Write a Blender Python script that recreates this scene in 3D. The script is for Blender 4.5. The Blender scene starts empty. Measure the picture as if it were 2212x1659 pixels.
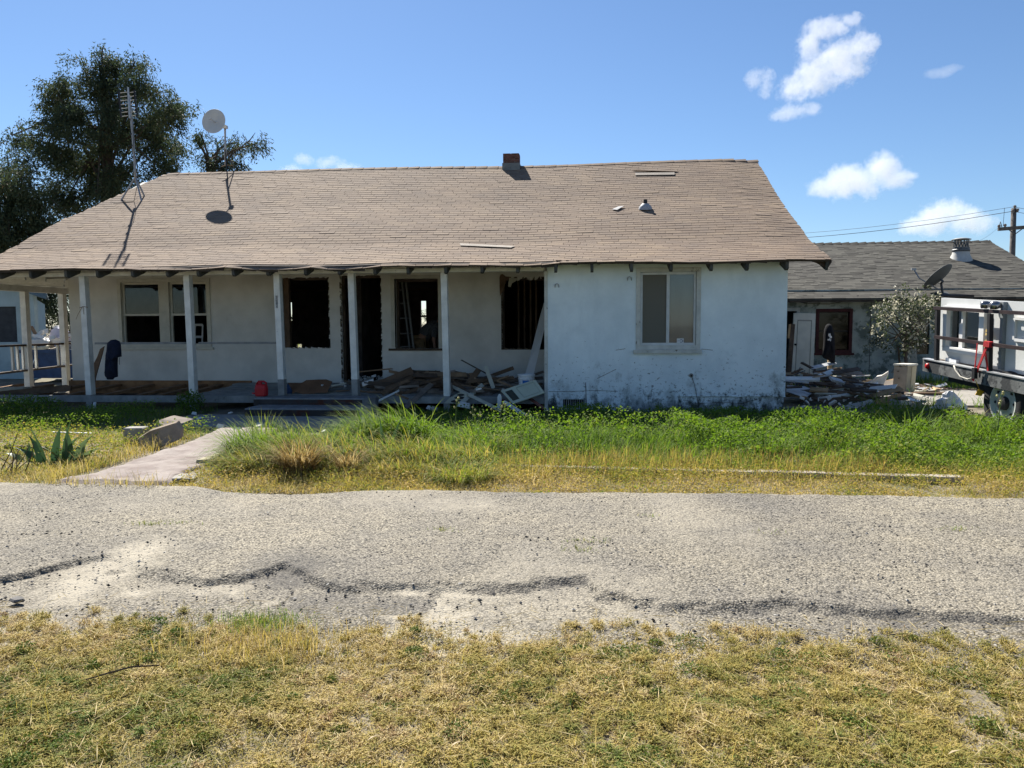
import bpy, math, random
import numpy as np
from mathutils import Vector, Matrix, Euler
random.seed(7); RNG = np.random.default_rng(7)
SC = bpy.context.scene; COL = SC.collection; R = math.radians; PI = math.pi
# ---------------------------------------------------------------- camera
TH, PT, RL, EYE = R(5.25), R(-4.5), R(-.3), 1.6
_f = Vector((-math.sin(TH)*math.cos(PT), math.cos(TH)*math.cos(PT), math.sin(PT)))
_r = Vector((math.cos(TH), math.sin(TH), 0)); _u = _r.cross(_f)
CR = _r*math.cos(RL) + _u*math.sin(RL); CU = _u*math.cos(RL) - _r*math.sin(RL); CF = _f
cd = bpy.data.cameras.new('camera'); cam = bpy.data.objects.new('camera', cd); COL.objects.link(cam)
cd.sensor_width = 36; cd.lens = 36*1661/2212; cd.clip_end = 3000; cd.clip_start = .05
cam.matrix_world = Matrix(((CR.x, CU.x, -CF.x, 0), (CR.y, CU.y, -CF.y, 0), (CR.z, CU.z, -CF.z, EYE), (0, 0, 0, 1)))
SC.camera = cam
# ---------------------------------------------------------------- sky, sun, exposure
SUN_EL, SUN_AZ = R(44.6), R(-26.7)
W = bpy.data.worlds.new('World'); SC.world = W; W.use_nodes = True
wn = W.node_tree; bg = wn.nodes['Background']
sk = wn.nodes.new('ShaderNodeTexSky'); sk.sky_type = 'NISHITA'; sk.sun_disc = False
sk.sun_elevation = SUN_EL; sk.sun_rotation = SUN_AZ; sk.ozone_density = 7; sk.dust_density = .12; sk.air_density = 1.0
wn.links.new(sk.outputs[0], bg.inputs[0]); bg.inputs[1].default_value = .0505
sl = bpy.data.lights.new('sun', 'SUN'); sl.energy = 5.0; sl.angle = R(.5); sl.color = (1, .95, .86)
so = bpy.data.objects.new('sun', sl); COL.objects.link(so)
SUNV = Vector((math.sin(SUN_AZ)*math.cos(SUN_EL), math.cos(SUN_AZ)*math.cos(SUN_EL), math.sin(SUN_EL)))
so.rotation_euler = (-SUNV).to_track_quat('-Z', 'Y').to_euler(); so.location = (0, 10, 30)
vs = SC.view_settings; vs.view_transform = 'Standard'; vs.look = 'None'; vs.gamma = 1; vs.use_curve_mapping = False; vs.exposure = 1.3
try:
    SC.cycles.volume_bounces = 3; SC.cycles.transparent_max_bounces = 16; SC.cycles.max_bounces = 8
except Exception: pass
# ---------------------------------------------------------------- photograph pixel (2212 wide) -> point on a plane of the place
def ray(u, v): return CR*((u-1106)/1661) - CU*((v-829.5)/1661) + CF
def FY(u, v, Y): d = ray(u, v); return Vector((0, 0, EYE)) + d*(Y/d.y)
def FX(u, v, X): d = ray(u, v); return Vector((0, 0, EYE)) + d*(X/d.x)
def G(u, v, z=0.): d = ray(u, v); return Vector((0, 0, EYE)) + d*((z-EYE)/d.z)
# ---------------------------------------------------------------- materials
MATS = {}
def mat(name, c, rough=.85, var=.18, scale=6., bump=.25, bscale=60., spec=.3, metal=0., c2=None, stretch=None, rnd=.12, thr=None, c3=None, thr3=None, s3=2., detail=6.):
    """noise-varied surface: c to c2 blotches, optional hard-edged stains c3"""
    if name in MATS: return MATS[name]
    m = bpy.data.materials.new(name); m.use_nodes = True; n = m.node_tree.nodes; L = m.node_tree.links; b = n['Principled BSDF']
    b.inputs['Roughness'].default_value = rough; b.inputs['Metallic'].default_value = metal; b.inputs['Specular IOR Level'].default_value = spec
    tc = n.new('ShaderNodeTexCoord'); vec = tc.outputs['Object']
    oi = n.new('ShaderNodeObjectInfo')
    ad = n.new('ShaderNodeVectorMath'); ad.operation = 'ADD'; L.new(vec, ad.inputs[0])
    sc_ = n.new('ShaderNodeVectorMath'); sc_.operation = 'SCALE'; cx = n.new('ShaderNodeCombineXYZ')
    for i in range(3): L.new(oi.outputs['Random'], cx.inputs[i])
    L.new(cx.outputs[0], sc_.inputs[0]); sc_.inputs['Scale'].default_value = 17.; L.new(sc_.outputs[0], ad.inputs[1]); vec = ad.outputs[0]
    if stretch:
        mp = n.new('ShaderNodeMapping'); mp.inputs['Scale'].default_value = stretch; L.new(vec, mp.inputs[0]); vec = mp.outputs[0]
    no = n.new('ShaderNodeTexNoise'); no.inputs['Scale'].default_value = scale; no.inputs['Detail'].default_value = detail; no.inputs['Roughness'].default_value = .6; L.new(vec, no.inputs['Vector'])
    rp = n.new('ShaderNodeValToRGB'); e = rp.color_ramp.elements
    lo = [max(0, x*(1-var)) for x in c]; hi = list(c2) if c2 else [min(1, x*(1+var)) for x in c]
    e[0].position, e[1].position = thr or (.35, .65); e[0].color = (*lo, 1); e[1].color = (*hi, 1); L.new(no.outputs[0], rp.inputs[0]); out = rp.outputs[0]
    if c3:
        n3 = n.new('ShaderNodeTexNoise'); n3.inputs['Scale'].default_value = s3; n3.inputs['Detail'].default_value = 9; n3.inputs['Roughness'].default_value = .7; L.new(vec, n3.inputs['Vector'])
        r3 = n.new('ShaderNodeValToRGB'); r3.color_ramp.elements[0].position, r3.color_ramp.elements[1].position = thr3 or (.6, .66); L.new(n3.outputs[0], r3.inputs[0])
        mx = n.new('ShaderNodeMix'); mx.data_type = 'RGBA'; L.new(r3.outputs[0], mx.inputs[0]); L.new(out, mx.inputs[6]); mx.inputs[7].default_value = (*c3, 1); out = mx.outputs[2]
    hv = n.new('ShaderNodeHueSaturation'); mr = n.new('ShaderNodeMapRange'); mr.inputs[3].default_value = 1-rnd; mr.inputs[4].default_value = 1+rnd
    L.new(oi.outputs['Random'], mr.inputs[0]); L.new(mr.outputs[0], hv.inputs['Value']); L.new(out, hv.inputs['Color']); L.new(hv.outputs[0], b.inputs['Base Color'])
    if bump:
        nb = n.new('ShaderNodeTexNoise'); nb.inputs['Scale'].default_value = bscale; nb.inputs['Detail'].default_value = 5; L.new(vec, nb.inputs['Vector'])
        bp = n.new('ShaderNodeBump'); bp.inputs['Strength'].default_value = bump; bp.inputs['Distance'].default_value = .01; L.new(nb.outputs[0], bp.inputs['Height']); L.new(bp.outputs[0], b.inputs['Normal'])
    m['b'] = 1; MATS[name] = m; return m
def leafmat(name, stops, trans=.35, rough=.6):
    """leaf blades: colour picked per blade from the attribute tint"""
    m = bpy.data.materials.new(name); m.use_nodes = True; n = m.node_tree.nodes; L = m.node_tree.links; b = n['Principled BSDF']
    at = n.new('ShaderNodeAttribute'); at.attribute_name = 'tint'
    rp = n.new('ShaderNodeValToRGB'); cr = rp.color_ramp
    while len(cr.elements) < len(stops): cr.elements.new(.5)
    for e, (p, c) in zip(cr.elements, stops): e.position = p; e.color = (*c, 1)
    L.new(at.outputs['Fac'], rp.inputs[0]); L.new(rp.outputs[0], b.inputs['Base Color'])
    b.inputs['Roughness'].default_value = rough; b.inputs['Specular IOR Level'].default_value = .3
    t = n.new('ShaderNodeBsdfTranslucent'); hs_ = n.new('ShaderNodeHueSaturation'); hs_.inputs['Value'].default_value = 1.25; hs_.inputs['Saturation'].default_value = 1.1
    L.new(rp.outputs[0], hs_.inputs['Color']); L.new(hs_.outputs[0], t.inputs[0])
    mx = n.new('ShaderNodeMixShader'); mx.inputs[0].default_value = trans; L.new(b.outputs[0], mx.inputs[1]); L.new(t.outputs[0], mx.inputs[2]); L.new(mx.outputs[0], n['Material Output'].inputs[0])
    return m
def glass(name, tint=(.9, .95, .95), rough=.02, refl=.5):
    m = bpy.data.materials.new(name); m.use_nodes = True; n = m.node_tree.nodes; L = m.node_tree.links
    g = n.new('ShaderNodeBsdfGlossy'); g.inputs['Roughness'].default_value = rough; t = n.new('ShaderNodeBsdfTransparent'); t.inputs[0].default_value = (*tint, 1)
    fr = n.new('ShaderNodeFresnel'); fr.inputs[0].default_value = 1.5
    ma = n.new('ShaderNodeMath'); ma.operation = 'MULTIPLY_ADD'; L.new(fr.outputs[0], ma.inputs[0]); ma.inputs[1].default_value = min(1, .4+refl*.6); ma.inputs[2].default_value = refl*.1
    mx = n.new('ShaderNodeMixShader'); L.new(ma.outputs[0], mx.inputs[0]); L.new(t.outputs[0], mx.inputs[1]); L.new(g.outputs[0], mx.inputs[2]); L.new(mx.outputs[0], n['Material Output'].inputs[0])
    return m
# ---------------------------------------------------------------- mesh helpers
OFF = {}
def setp(o, label=None, cat=None, group=None, kind=None):
    if label: o['label'] = label
    if cat: o['category'] = cat
    if group: o['group'] = group
    if kind: o['kind'] = kind
    return o
def thing(name, loc, label, cat, group=None):
    o = bpy.data.objects.new(name, None); COL.objects.link(o); o.location = loc; o.empty_display_size = .2
    OFF[o] = Vector(loc); return setp(o, label, cat, group)
class MB:
    def __init__(s): s.v = []; s.f = []
    def add(s, vs, fs):
        k = len(s.v); s.v += [tuple(x) for x in vs]; s.f += [tuple(i+k for i in f) for f in fs]; return s
    def box(s, c, size, rot=None, taper=1.):
        hx, hy, hz = size[0]/2, size[1]/2, size[2]/2
        P = [Vector((x*(taper if z > 0 else 1), y*(taper if z > 0 else 1), z)) for z in (-hz, hz) for y in (-hy, hy) for x in (-hx, hx)]
        M = rot if rot is not None else Matrix.Identity(3)
        return s.add([M @ p + Vector(c) for p in P], [(0, 2, 3, 1), (4, 5, 7, 6), (0, 1, 5, 4), (2, 6, 7, 3), (0, 4, 6, 2), (1, 3, 7, 5)])
    def bb(s, x0, x1, y0, y1, z0, z1): return s.box(((x0+x1)/2, (y0+y1)/2, (z0+z1)/2), (x1-x0, y1-y0, z1-z0))
    def beam(s, p0, p1, w, t, up=None, jag=0.):
        """bar from p0 to p1; w across, t along the facing direction up"""
        p0, p1 = Vector(p0), Vector(p1); a = (p1-p0).normalized(); n = Vector(up) if up is not None else Vector((0, -1, .25))
        b = a.cross(n)
        if b.length < 1e-4: b = a.cross(Vector((1, 0, 0)))
        b.normalize(); n = b.cross(a)
        vs = []
        for p, e in ((p0, -1), (p1, 1)):
            for sb in (-1, 1):
                o = a*(random.uniform(-jag, jag)) if jag else Vector((0, 0, 0))
                for sn in (-1, 1): vs.append(p + o + b*(sb*w/2) + n*(sn*t/2))
        return s.add(vs, [(0, 1, 3, 2), (4, 6, 7, 5), (0, 4, 5, 1), (2, 3, 7, 6), (0, 2, 6, 4), (1, 5, 7, 3)])
    def tube(s, pts, r, n=8, cap=True):
        pts = [Vector(p) for p in pts]; rs = r if isinstance(r, (list, tuple)) else [r]*len(pts); k = len(s.v)
        ref = None
        for i, p in enumerate(pts):
            a = (pts[min(i+1, len(pts)-1)] - pts[max(i-1, 0)]).normalized()
            if ref is None: ref = a.cross(Vector((.3, .2, 1)) if abs(a.z) < .9 else Vector((1, 0, 0))).normalized()
            ref = (ref - a*ref.dot(a)).normalized(); q = a.cross(ref)
            for j in range(n): an = 2*PI*j/n; s.v.append(tuple(p + (ref*math.cos(an) + q*math.sin(an))*rs[i]))
        for i in range(len(pts)-1):
            for j in range(n): s.f.append((k+i*n+j, k+i*n+(j+1) % n, k+(i+1)*n+(j+1) % n, k+(i+1)*n+j))
        if cap: s.f.append(tuple(k+j for j in range(n))[::-1]); s.f.append(tuple(k+(len(pts)-1)*n+j for j in range(n)))
        return s
    def lathe(s, prof, c, axis=(0, 0, 1), n=24):
        """prof: (r, h) pairs round axis through c"""
        a = Vector(axis).normalized(); e = a.cross(Vector((0, 0, 1)) if abs(a.z) < .9 else Vector((1, 0, 0))).normalized(); q = a.cross(e); k = len(s.v); c = Vector(c)
        for r, h in prof:
            for j in range(n): an = 2*PI*j/n; s.v.append(tuple(c + a*h + (e*math.cos(an)+q*math.sin(an))*r))
        for i in range(len(prof)-1):
            for j in range(n): s.f.append((k+i*n+j, k+i*n+(j+1) % n, k+(i+1)*n+(j+1) % n, k+(i+1)*n+j))
        return s
    def slab(s, poly, d):
        """polygon given a thickness vector d"""
        poly = [Vector(p) for p in poly]; d = Vector(d); n = len(poly)
        return s.add([*poly, *[p+d for p in poly]], [tuple(range(n))[::-1], tuple(range(n, 2*n))] + [(i, (i+1) % n, n+(i+1) % n, n+i) for i in range(n)])
    def holes(s, x0, x1, z0, z1, y, th, hs_):
        """wall in the xz plane, front at y, thickness th towards +y, with openings"""
        xs = sorted({x0, x1, *[h[0] for h in hs_], *[h[1] for h in hs_]}); zs = sorted({z0, z1, *[h[2] for h in hs_], *[h[3] for h in hs_]})
        solid = lambda i, j: 0 <= i < len(xs)-1 and 0 <= j < len(zs)-1 and not any(h[0]-1e-6 <= xs[i] and xs[i+1] <= h[1]+1e-6 and h[2]-1e-6 <= zs[j] and zs[j+1] <= h[3]+1e-6 for h in hs_)
        for i in range(len(xs)-1):
            for j in range(len(zs)-1):
                if not solid(i, j): continue
                a, b, c, d = xs[i], xs[i+1], zs[j], zs[j+1]
                s.add([(a, y, c), (b, y, c), (b, y, d), (a, y, d)], [(0, 1, 2, 3)]); s.add([(a, y+th, c), (b, y+th, c), (b, y+th, d), (a, y+th, d)], [(3, 2, 1, 0)])
                if not solid(i-1, j): s.add([(a, y, c), (a, y, d), (a, y+th, d), (a, y+th, c)], [(0, 1, 2, 3)])
                if not solid(i+1, j): s.add([(b, y, c), (b, y+th, c), (b, y+th, d), (b, y, d)], [(0, 1, 2, 3)])
                if not solid(i, j-1): s.add([(a, y, c), (a, y+th, c), (b, y+th, c), (b, y, c)], [(0, 1, 2, 3)])
                if not solid(i, j+1): s.add([(a, y, d), (b, y, d), (b, y+th, d), (a, y+th, d)], [(0, 1, 2, 3)])
        return s
    def build(s, name, m, parent=None, smooth=False, bevel=0., label=None, cat=None, group=None, kind=None, origin=None):
        o = bpy.data.objects.new(name, bpy.data.meshes.new(name)); COL.objects.link(o)
        if parent is not None: off = OFF[parent]; o.parent = parent; OFF[o] = off
        else:
            if origin is None:
                a = np.array(s.v); off = Vector((*((a.min(0)+a.max(0))/2)[:2], a[:, 2].min()))
            else: off = Vector(origin)
            o.location = off; OFF[o] = off
        o.data.from_pydata([tuple(Vector(v)-off) for v in s.v], [], s.f); o.data.materials.append(m)
        if smooth: o.data.shade_smooth()
        if bevel:
            b = o.modifiers.new('bevel', 'BEVEL'); b.width = bevel; b.segments = 1; b.limit_method = 'ANGLE'
        return setp(o, label, cat, group, kind)
def npmesh(name, V, F4=None, F3=None, m=None, tint=None, parent=None, kind=None, smooth=False, label=None, cat=None, group=None):
    """mesh from numpy arrays"""
    me = bpy.data.meshes.new(name); o = bpy.data.objects.new(name, me); COL.objects.link(o)
    off = np.array(OFF[parent]) if parent is not None else np.zeros(3)
    V = (V-off).astype(np.float32); n4 = 0 if F4 is None else len(F4); n3 = 0 if F3 is None else len(F3)
    li = np.concatenate([x.ravel() for x in (F4, F3) if x is not None]).astype(np.int32)
    me.vertices.add(len(V)); me.vertices.foreach_set('co', V.ravel()); me.loops.add(len(li)); me.loops.foreach_set('vertex_index', li)
    me.polygons.add(n4+n3); st = np.concatenate([np.arange(n4)*4, n4*4+np.arange(n3)*3]).astype(np.int32); me.polygons.foreach_set('loop_start', st)
    try: me.polygons.foreach_set('loop_total', np.concatenate([np.full(n4, 4), np.full(n3, 3)]).astype(np.int32))
    except Exception: pass
    if tint is not None:
        a = me.attributes.new('tint', 'FLOAT', 'POINT'); a.data.foreach_set('value', np.ravel(tint).astype(np.float32))
    me.update(calc_edges=True); me.validate()
    me.shade_smooth() if smooth else me.shade_flat()
    if m: me.materials.append(m)
    if parent is not None: o.parent = parent; OFF[o] = OFF[parent]
    return setp(o, label, cat, group, kind)
def blades(base, h, w, yaw, lean, curl, tint):
    """grass blades: two quads and a tip each"""
    n = len(base); d = np.stack([np.cos(yaw), np.sin(yaw), np.zeros(n)], 1); s = np.stack([-np.sin(yaw), np.cos(yaw), np.zeros(n)], 1)
    V = np.zeros((n, 7, 3))
    for k, (f, wf) in enumerate(((0, 1.), (.4, .85), (.75, .6))):
        an = lean + curl*f; c = base + d*(h*f*np.sin(an))[:, None]; c[:, 2] += h*f*np.cos(an)
        V[:, 2*k] = c - s*(w*wf/2)[:, None]; V[:, 2*k+1] = c + s*(w*wf/2)[:, None]
    an = lean+curl; V[:, 6] = base + d*(h*np.sin(an))[:, None]; V[:, 6, 2] += h*np.cos(an)
    i = np.arange(n)[:, None]*7
    F4 = np.concatenate([i+np.array([0, 1, 3, 2]), i+np.array([2, 3, 5, 4])]); F3 = i+np.array([4, 5, 6])
    return V.reshape(-1, 3), F4, F3, np.repeat(tint, 7)
def leaves(p, d, L_, w, tint, fold=.25):
    """diamond leaves from p along d"""
    n = len(p); d = d/np.linalg.norm(d, axis=1)[:, None]; r = RNG.normal(size=(n, 3)); s = np.cross(d, r); s /= np.linalg.norm(s, axis=1)[:, None]; u = np.cross(s, d)
    V = np.zeros((n, 4, 3)); m_ = p + d*(L_*.45)[:, None]
    V[:, 0] = p; V[:, 1] = m_ + s*(w/2)[:, None] + u*(w*fold)[:, None]; V[:, 2] = p + d*L_[:, None]; V[:, 3] = m_ - s*(w/2)[:, None] + u*(w*fold)[:, None]
    return V.reshape(-1, 3), np.arange(n)[:, None]*4 + np.array([0, 1, 2, 3]), np.repeat(tint, 4)
def vnoise(x, y, s, seed=0):
    """smooth 2-D value noise 0..1"""
    x = np.asarray(x)*s + seed*17.3; y = np.asarray(y)*s + seed*9.1; xi = np.floor(x).astype(int); yi = np.floor(y).astype(int); fx = x-xi; fy = y-yi
    fx = fx*fx*(3-2*fx); fy = fy*fy*(3-2*fy)
    h = lambda a, b: np.modf(np.abs(np.sin(a*127.1 + b*311.7 + seed*7.7)*43758.5453))[0]
    return (h(xi, yi)*(1-fx)+h(xi+1, yi)*fx)*(1-fy) + (h(xi, yi+1)*(1-fx)+h(xi+1, yi+1)*fx)*fy
def fnoise(x, y, s, seed=0): return .55*vnoise(x, y, s, seed)+.3*vnoise(x, y, s*2.1, seed+1)+.15*vnoise(x, y, s*4.7, seed+2)
U = lambda a, b, n: RNG.uniform(a, b, n)
# ---------------------------------------------------------------- the ground
M_ = mat
WOODS = [M_('wood_brown', (.125, .08, .05), .9, .35, 3, .4, 40, stretch=(1, 1, 1)), M_('wood_grey', (.15, .125, .105), .92, .35, 4, .4, 40), M_('wood_dark', (.075, .055, .042), .95, .4, 4, .4, 40), M_('wood_tan', (.19, .125, .075), .9, .3, 4, .4, 40)]
PALE = M_('old_cream_paint', (.42, .41, .34), .75, .12, 5, .2, 50, c3=(.16, .12, .09), thr3=(.66, .7), s3=4)
WHITE = M_('chalky_white_paint', (.62, .62, .60), .7, .1, 4, .15, 50, c3=(.3, .28, .25), thr3=(.68, .74), s3=5)
PLASTER = M_('broken_plaster', (.62, .59, .54), .95, .12, 8, .5, 40)
TRIM = M_('flaking_trim_paint', (.55, .55, .51), .8, .14, 6, .3, 50, c3=(.12, .095, .07), thr3=(.61, .66), s3=7)
CONC = M_('concrete', (.25, .24, .22), .95, .18, 5, .4, 80)
STEEL = M_('galvanised_steel', (.42, .43, .44), .5, .12, 10, .1, 60, metal=.6)
BLACK = M_('black_steel', (.02, .02, .022), .55, .3, 8, .15, 60)
def gx(core, far, step): return np.array([-far, -far*.4, -60., -30.] + list(np.arange(core[0], core[1]+.001, step)) + [30., 60., far*.4, far])
xs = gx((-14, 14), 900, .14); ys = np.concatenate([[-300, -60, -15, -4], np.arange(1.6, 27, .14), [32, 45, 70, 140, 400, 1500]])
X, Y = np.meshgrid(xs, ys); Z = (fnoise(X, Y, .8, 3)-.5)*.05 + (fnoise(X, Y, 4, 5)-.5)*.03
Z -= .02 + .05*((Y > 3.5) & (Y < 7.2) & (abs(X) < 15)); Z[np.abs(X) > 20] = -.03
Z += np.clip((7.9-np.abs(Y-9.6)*0)*0, 0, 1)
def gridmesh(name, X, Y, Z, m, tint=None, kind='structure', **k):
    ny, nx = X.shape; i = (np.arange(ny-1)[:, None]*nx + np.arange(nx-1)[None]).ravel()[:, None]
    return npmesh(name, np.stack([X, Y, Z], -1).reshape(-1, 3), i+np.array([0, 1, nx+1, nx]), None, m, tint, kind=kind, smooth=True, **k)
DIRT = M_('dry_earth', (.15, .125, .085), .98, .3, 2.2, .7, 45, c2=(.23, .20, .15), rnd=0, c3=(.10, .10, .045), thr3=(.5, .62), s3=.6)
gridmesh('ground', X, Y, Z, DIRT)
def hground(x, y): return 0*x
# driveway: a worn tar-and-chip layer whose near edge has broken away
def curve(pts):
    q = np.array([G(u, v)[:2] for u, v in pts]); o = np.argsort(q[:, 0]); return q[o, 0], q[o, 1]
EX, EY = curve([(-300, 1300), (0, 1258), (139, 1222), (215, 1205), (287, 1238), (446, 1261), (510, 1254), (605, 1230), (650, 1245), (694, 1269), (833, 1276), (972, 1283), (1122, 1274), (1263, 1262), (1289, 1291), (1379, 1311), (1551, 1316), (1700, 1313), (1853, 1321), (2044, 1338), (2212, 1352), (2500, 1380)])
xs = np.concatenate([[-14, -11], np.arange(-7.6, 6.2, .022), [9, 14]]); ys = np.concatenate([np.arange(3.45, 5.2, .018), np.arange(5.2, 7.32, .03)])
X, Y = np.meshgrid(xs, ys)
ye = np.interp(X, EX, EY) + (fnoise(X, Y, 3, 11)-.5)*.22 + (fnoise(X, Y, 11, 12)-.5)*.09
brk = vnoise(X, 0*Y, .8, 14); up = np.clip((Y-ye)/(.03+.14*brk), 0, 1); up = up*up*(3-2*up)
yfar = 7.12 + (fnoise(X, Y*0, 1.1, 21)-.5)*.22 + .12*np.exp(-((X+2.9)/.8)**2)*-2
Z = -.016 + .038*up + (fnoise(X, Y, 9, 31)-.5)*.008 + (vnoise(X, Y, 34, 33)-.5)*.008*(.35+.65*up) + (fnoise(X, Y, 1.2, 35)-.5)*.02
Z -= .06*np.clip((Y-yfar)/.12, 0, 1) + .035*np.clip((3.95+(fnoise(X, Y, 1.4, 41)-.5)*.5-Y)/.3, 0, 1)
# bare earth shows where the layer is gone
p1, p2 = G(300, 1188), G(165, 1262); dd = np.stack([X-p1.x, Y-p1.y], -1); ax = np.array([p2.x-p1.x, p2.y-p1.y]); tt = np.clip((dd @ ax)/(ax @ ax), -.1, 1.1)
dist = np.sqrt(((dd-tt[..., None]*ax)**2).sum(-1)); patch = np.clip(1.35-dist/.24+(fnoise(X, Y, 6, 51)-.5)*1.2, 0, 1)
dust = np.maximum(.95*(1-up)*np.clip((fnoise(X, Y, 2.4, 61)-.52)*6, 0, 1), patch)
q = G(980, 1095); dust = np.maximum(dust, .75*np.clip(1.0-np.hypot((X-q.x)/.7, (Y-q.y)/.35)+(fnoise(X, Y, 5, 71)-.5), 0, 1)); dust = np.maximum(dust, .35*np.clip((fnoise(X, Y, .9, 81)-.58)*5, 0, 1))
Z -= .02*patch*up
m = bpy.data.materials.new('tar_and_chip'); m.use_nodes = True; n = m.node_tree.nodes; L = m.node_tree.links; b = n['Principled BSDF']; b.inputs['Roughness'].default_value = .9; b.inputs['Specular IOR Level'].default_value = .25
tc = n.new('ShaderNodeTexCoord'); P = tc.outputs['Object']
def nz(s, d=4, r=.6):
    t = n.new('ShaderNodeTexNoise'); t.inputs['Scale'].default_value = s; t.inputs['Detail'].default_value = d; t.inputs['Roughness'].default_value = r; L.new(P, t.inputs['Vector']); return t.outputs[0]
def ramp(i, *st):
    r = n.new('ShaderNodeValToRGB'); e = r.color_ramp.elements
    while len(e) < len(st): e.new(.5)
    for k, (p, c) in zip(e, st): k.position = p; k.color = (*c, 1)
    L.new(i, r.inputs[0]); return r.outputs[0]
def mixc(f, a, c, mode='MIX'):
    x = n.new('ShaderNodeMix'); x.data_type = 'RGBA'; x.blend_type = mode; x.clamp_factor = True
    if isinstance(f, float): x.inputs[0].default_value = f
    else: L.new(f, x.inputs[0])
    for k, i in ((a, 6), (c, 7)):
        if isinstance(k, tuple): x.inputs[i].default_value = (*k, 1)
        else: L.new(k, x.inputs[i])
    return x.outputs[2]
vo = n.new('ShaderNodeTexVoronoi'); vo.inputs['Scale'].default_value = 78; L.new(P, vo.inputs['Vector'])
sp = n.new('ShaderNodeSeparateColor'); L.new(vo.outputs['Color'], sp.inputs[0])
stone = ramp(sp.outputs[0], (0, (.06, .06, .062)), (.12, (.12, .118, .115)), (.2, (.25, .24, .22)), (.7, (.335, .32, .29)), (1, (.46, .44, .39)))
gap = ramp(vo.outputs['Distance'], (.35, (1, 1, 1)), (.7, (.42, .41, .39)))
agg = mixc(1., stone, gap, 'MULTIPLY')
agg = mixc(1., agg, ramp(nz(.45, 3), (.35, (.86, .86, .87)), (.65, (1.1, 1.09, 1.06))), 'MULTIPLY')
agg = mixc(1., agg, ramp(nz(1.1, 5), (.3, (.72, .73, .76)), (.7, (1.06, 1.04, .98))), 'MULTIPLY')
_a = n.new('ShaderNodeSeparateXYZ'); L.new(P, _a.inputs[0])
at = n.new('ShaderNodeAttribute'); at.attribute_name = 'tint'
sand = mixc(ramp(nz(40, 5), (.35, (0, 0, 0)), (.7, (1, 1, 1))), (.29, .26, .205), (.36, .325, .26)); sand = mixc(ramp(sp.outputs[1], (.9, (0, 0, 0)), (.93, (.8, .8, .8))), sand, (.10, .10, .10))
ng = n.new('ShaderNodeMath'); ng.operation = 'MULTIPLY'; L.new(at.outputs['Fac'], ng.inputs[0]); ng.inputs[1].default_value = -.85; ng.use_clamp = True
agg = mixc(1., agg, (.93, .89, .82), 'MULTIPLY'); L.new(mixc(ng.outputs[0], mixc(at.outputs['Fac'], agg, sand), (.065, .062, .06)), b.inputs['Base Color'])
bp = n.new('ShaderNodeBump'); bp.inputs['Strength'].default_value = .9; bp.inputs['Distance'].default_value = .006
mm = n.new('ShaderNodeMath'); mm.operation = 'MULTIPLY_ADD'; L.new(vo.outputs['Distance'], mm.inputs[0]); mm.inputs[1].default_value = -1.; L.new(nz(120), mm.inputs[2]); L.new(mm.outputs[0], bp.inputs['Height']); L.new(bp.outputs[0], b.inputs['Normal'])
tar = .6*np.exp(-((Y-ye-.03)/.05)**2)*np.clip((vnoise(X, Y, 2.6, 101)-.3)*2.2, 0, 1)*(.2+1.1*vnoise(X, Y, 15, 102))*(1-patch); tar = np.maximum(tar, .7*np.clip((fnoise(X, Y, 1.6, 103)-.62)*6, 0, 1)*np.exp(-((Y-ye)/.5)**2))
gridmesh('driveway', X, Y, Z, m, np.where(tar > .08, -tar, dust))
def hdrive(x, y):
    return np.interp(x, EX, EY), 0
# loose chips of stone on the driveway
def pebbles(name, x, y, z, r, tint, m):
    n_ = len(x); o = np.array([[1, 0, 0], [-1, 0, 0], [0, 1, 0], [0, -1, 0], [0, 0, 1], [0, 0, -1]], float)
    V = o[None]*(r[:, None, None]*U(.55, 1.25, (n_, 6, 1)))*np.array([1, 1, .6]); a = U(0, 6.3, n_); c, s = np.cos(a), np.sin(a)
    V = np.stack([V[..., 0]*c[:, None]-V[..., 1]*s[:, None], V[..., 0]*s[:, None]+V[..., 1]*c[:, None], V[..., 2]], -1) + U(-.25, .25, (n_, 6, 3))*r[:, None, None]
    V += np.stack([x, y, z], 1)[:, None]; f = np.array([[0, 2, 4], [2, 1, 4], [1, 3, 4], [3, 0, 4], [2, 0, 5], [1, 2, 5], [3, 1, 5], [0, 3, 5]])
    return npmesh(name, V.reshape(-1, 3), None, (np.arange(n_)[:, None, None]*6+f).reshape(-1, 3), m, np.repeat(tint, 6), kind='stuff')
m = leafmat('chip_stone', [(0, (.02, .02, .024)), (.45, (.07, .07, .075)), (.6, (.2, .19, .18)), (1, (.42, .40, .36))], 0., .9)
N = 15000; x = U(-6, 4.5, N); y = 3.7 + 3.35*RNG.random(N)**.8; edge = np.interp(x, EX, EY)
keep = RNG.random(N) < np.where(np.abs(y-edge+.1) < .2, .8, .6); x, y = x[keep], y[keep]; edge = edge[keep]
pebbles('gravel', x, y, np.where(y > edge, .017, -.008)+.002, .003 + .011*RNG.random(len(x))**3.2, RNG.random(len(x))**1.7, m)
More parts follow.
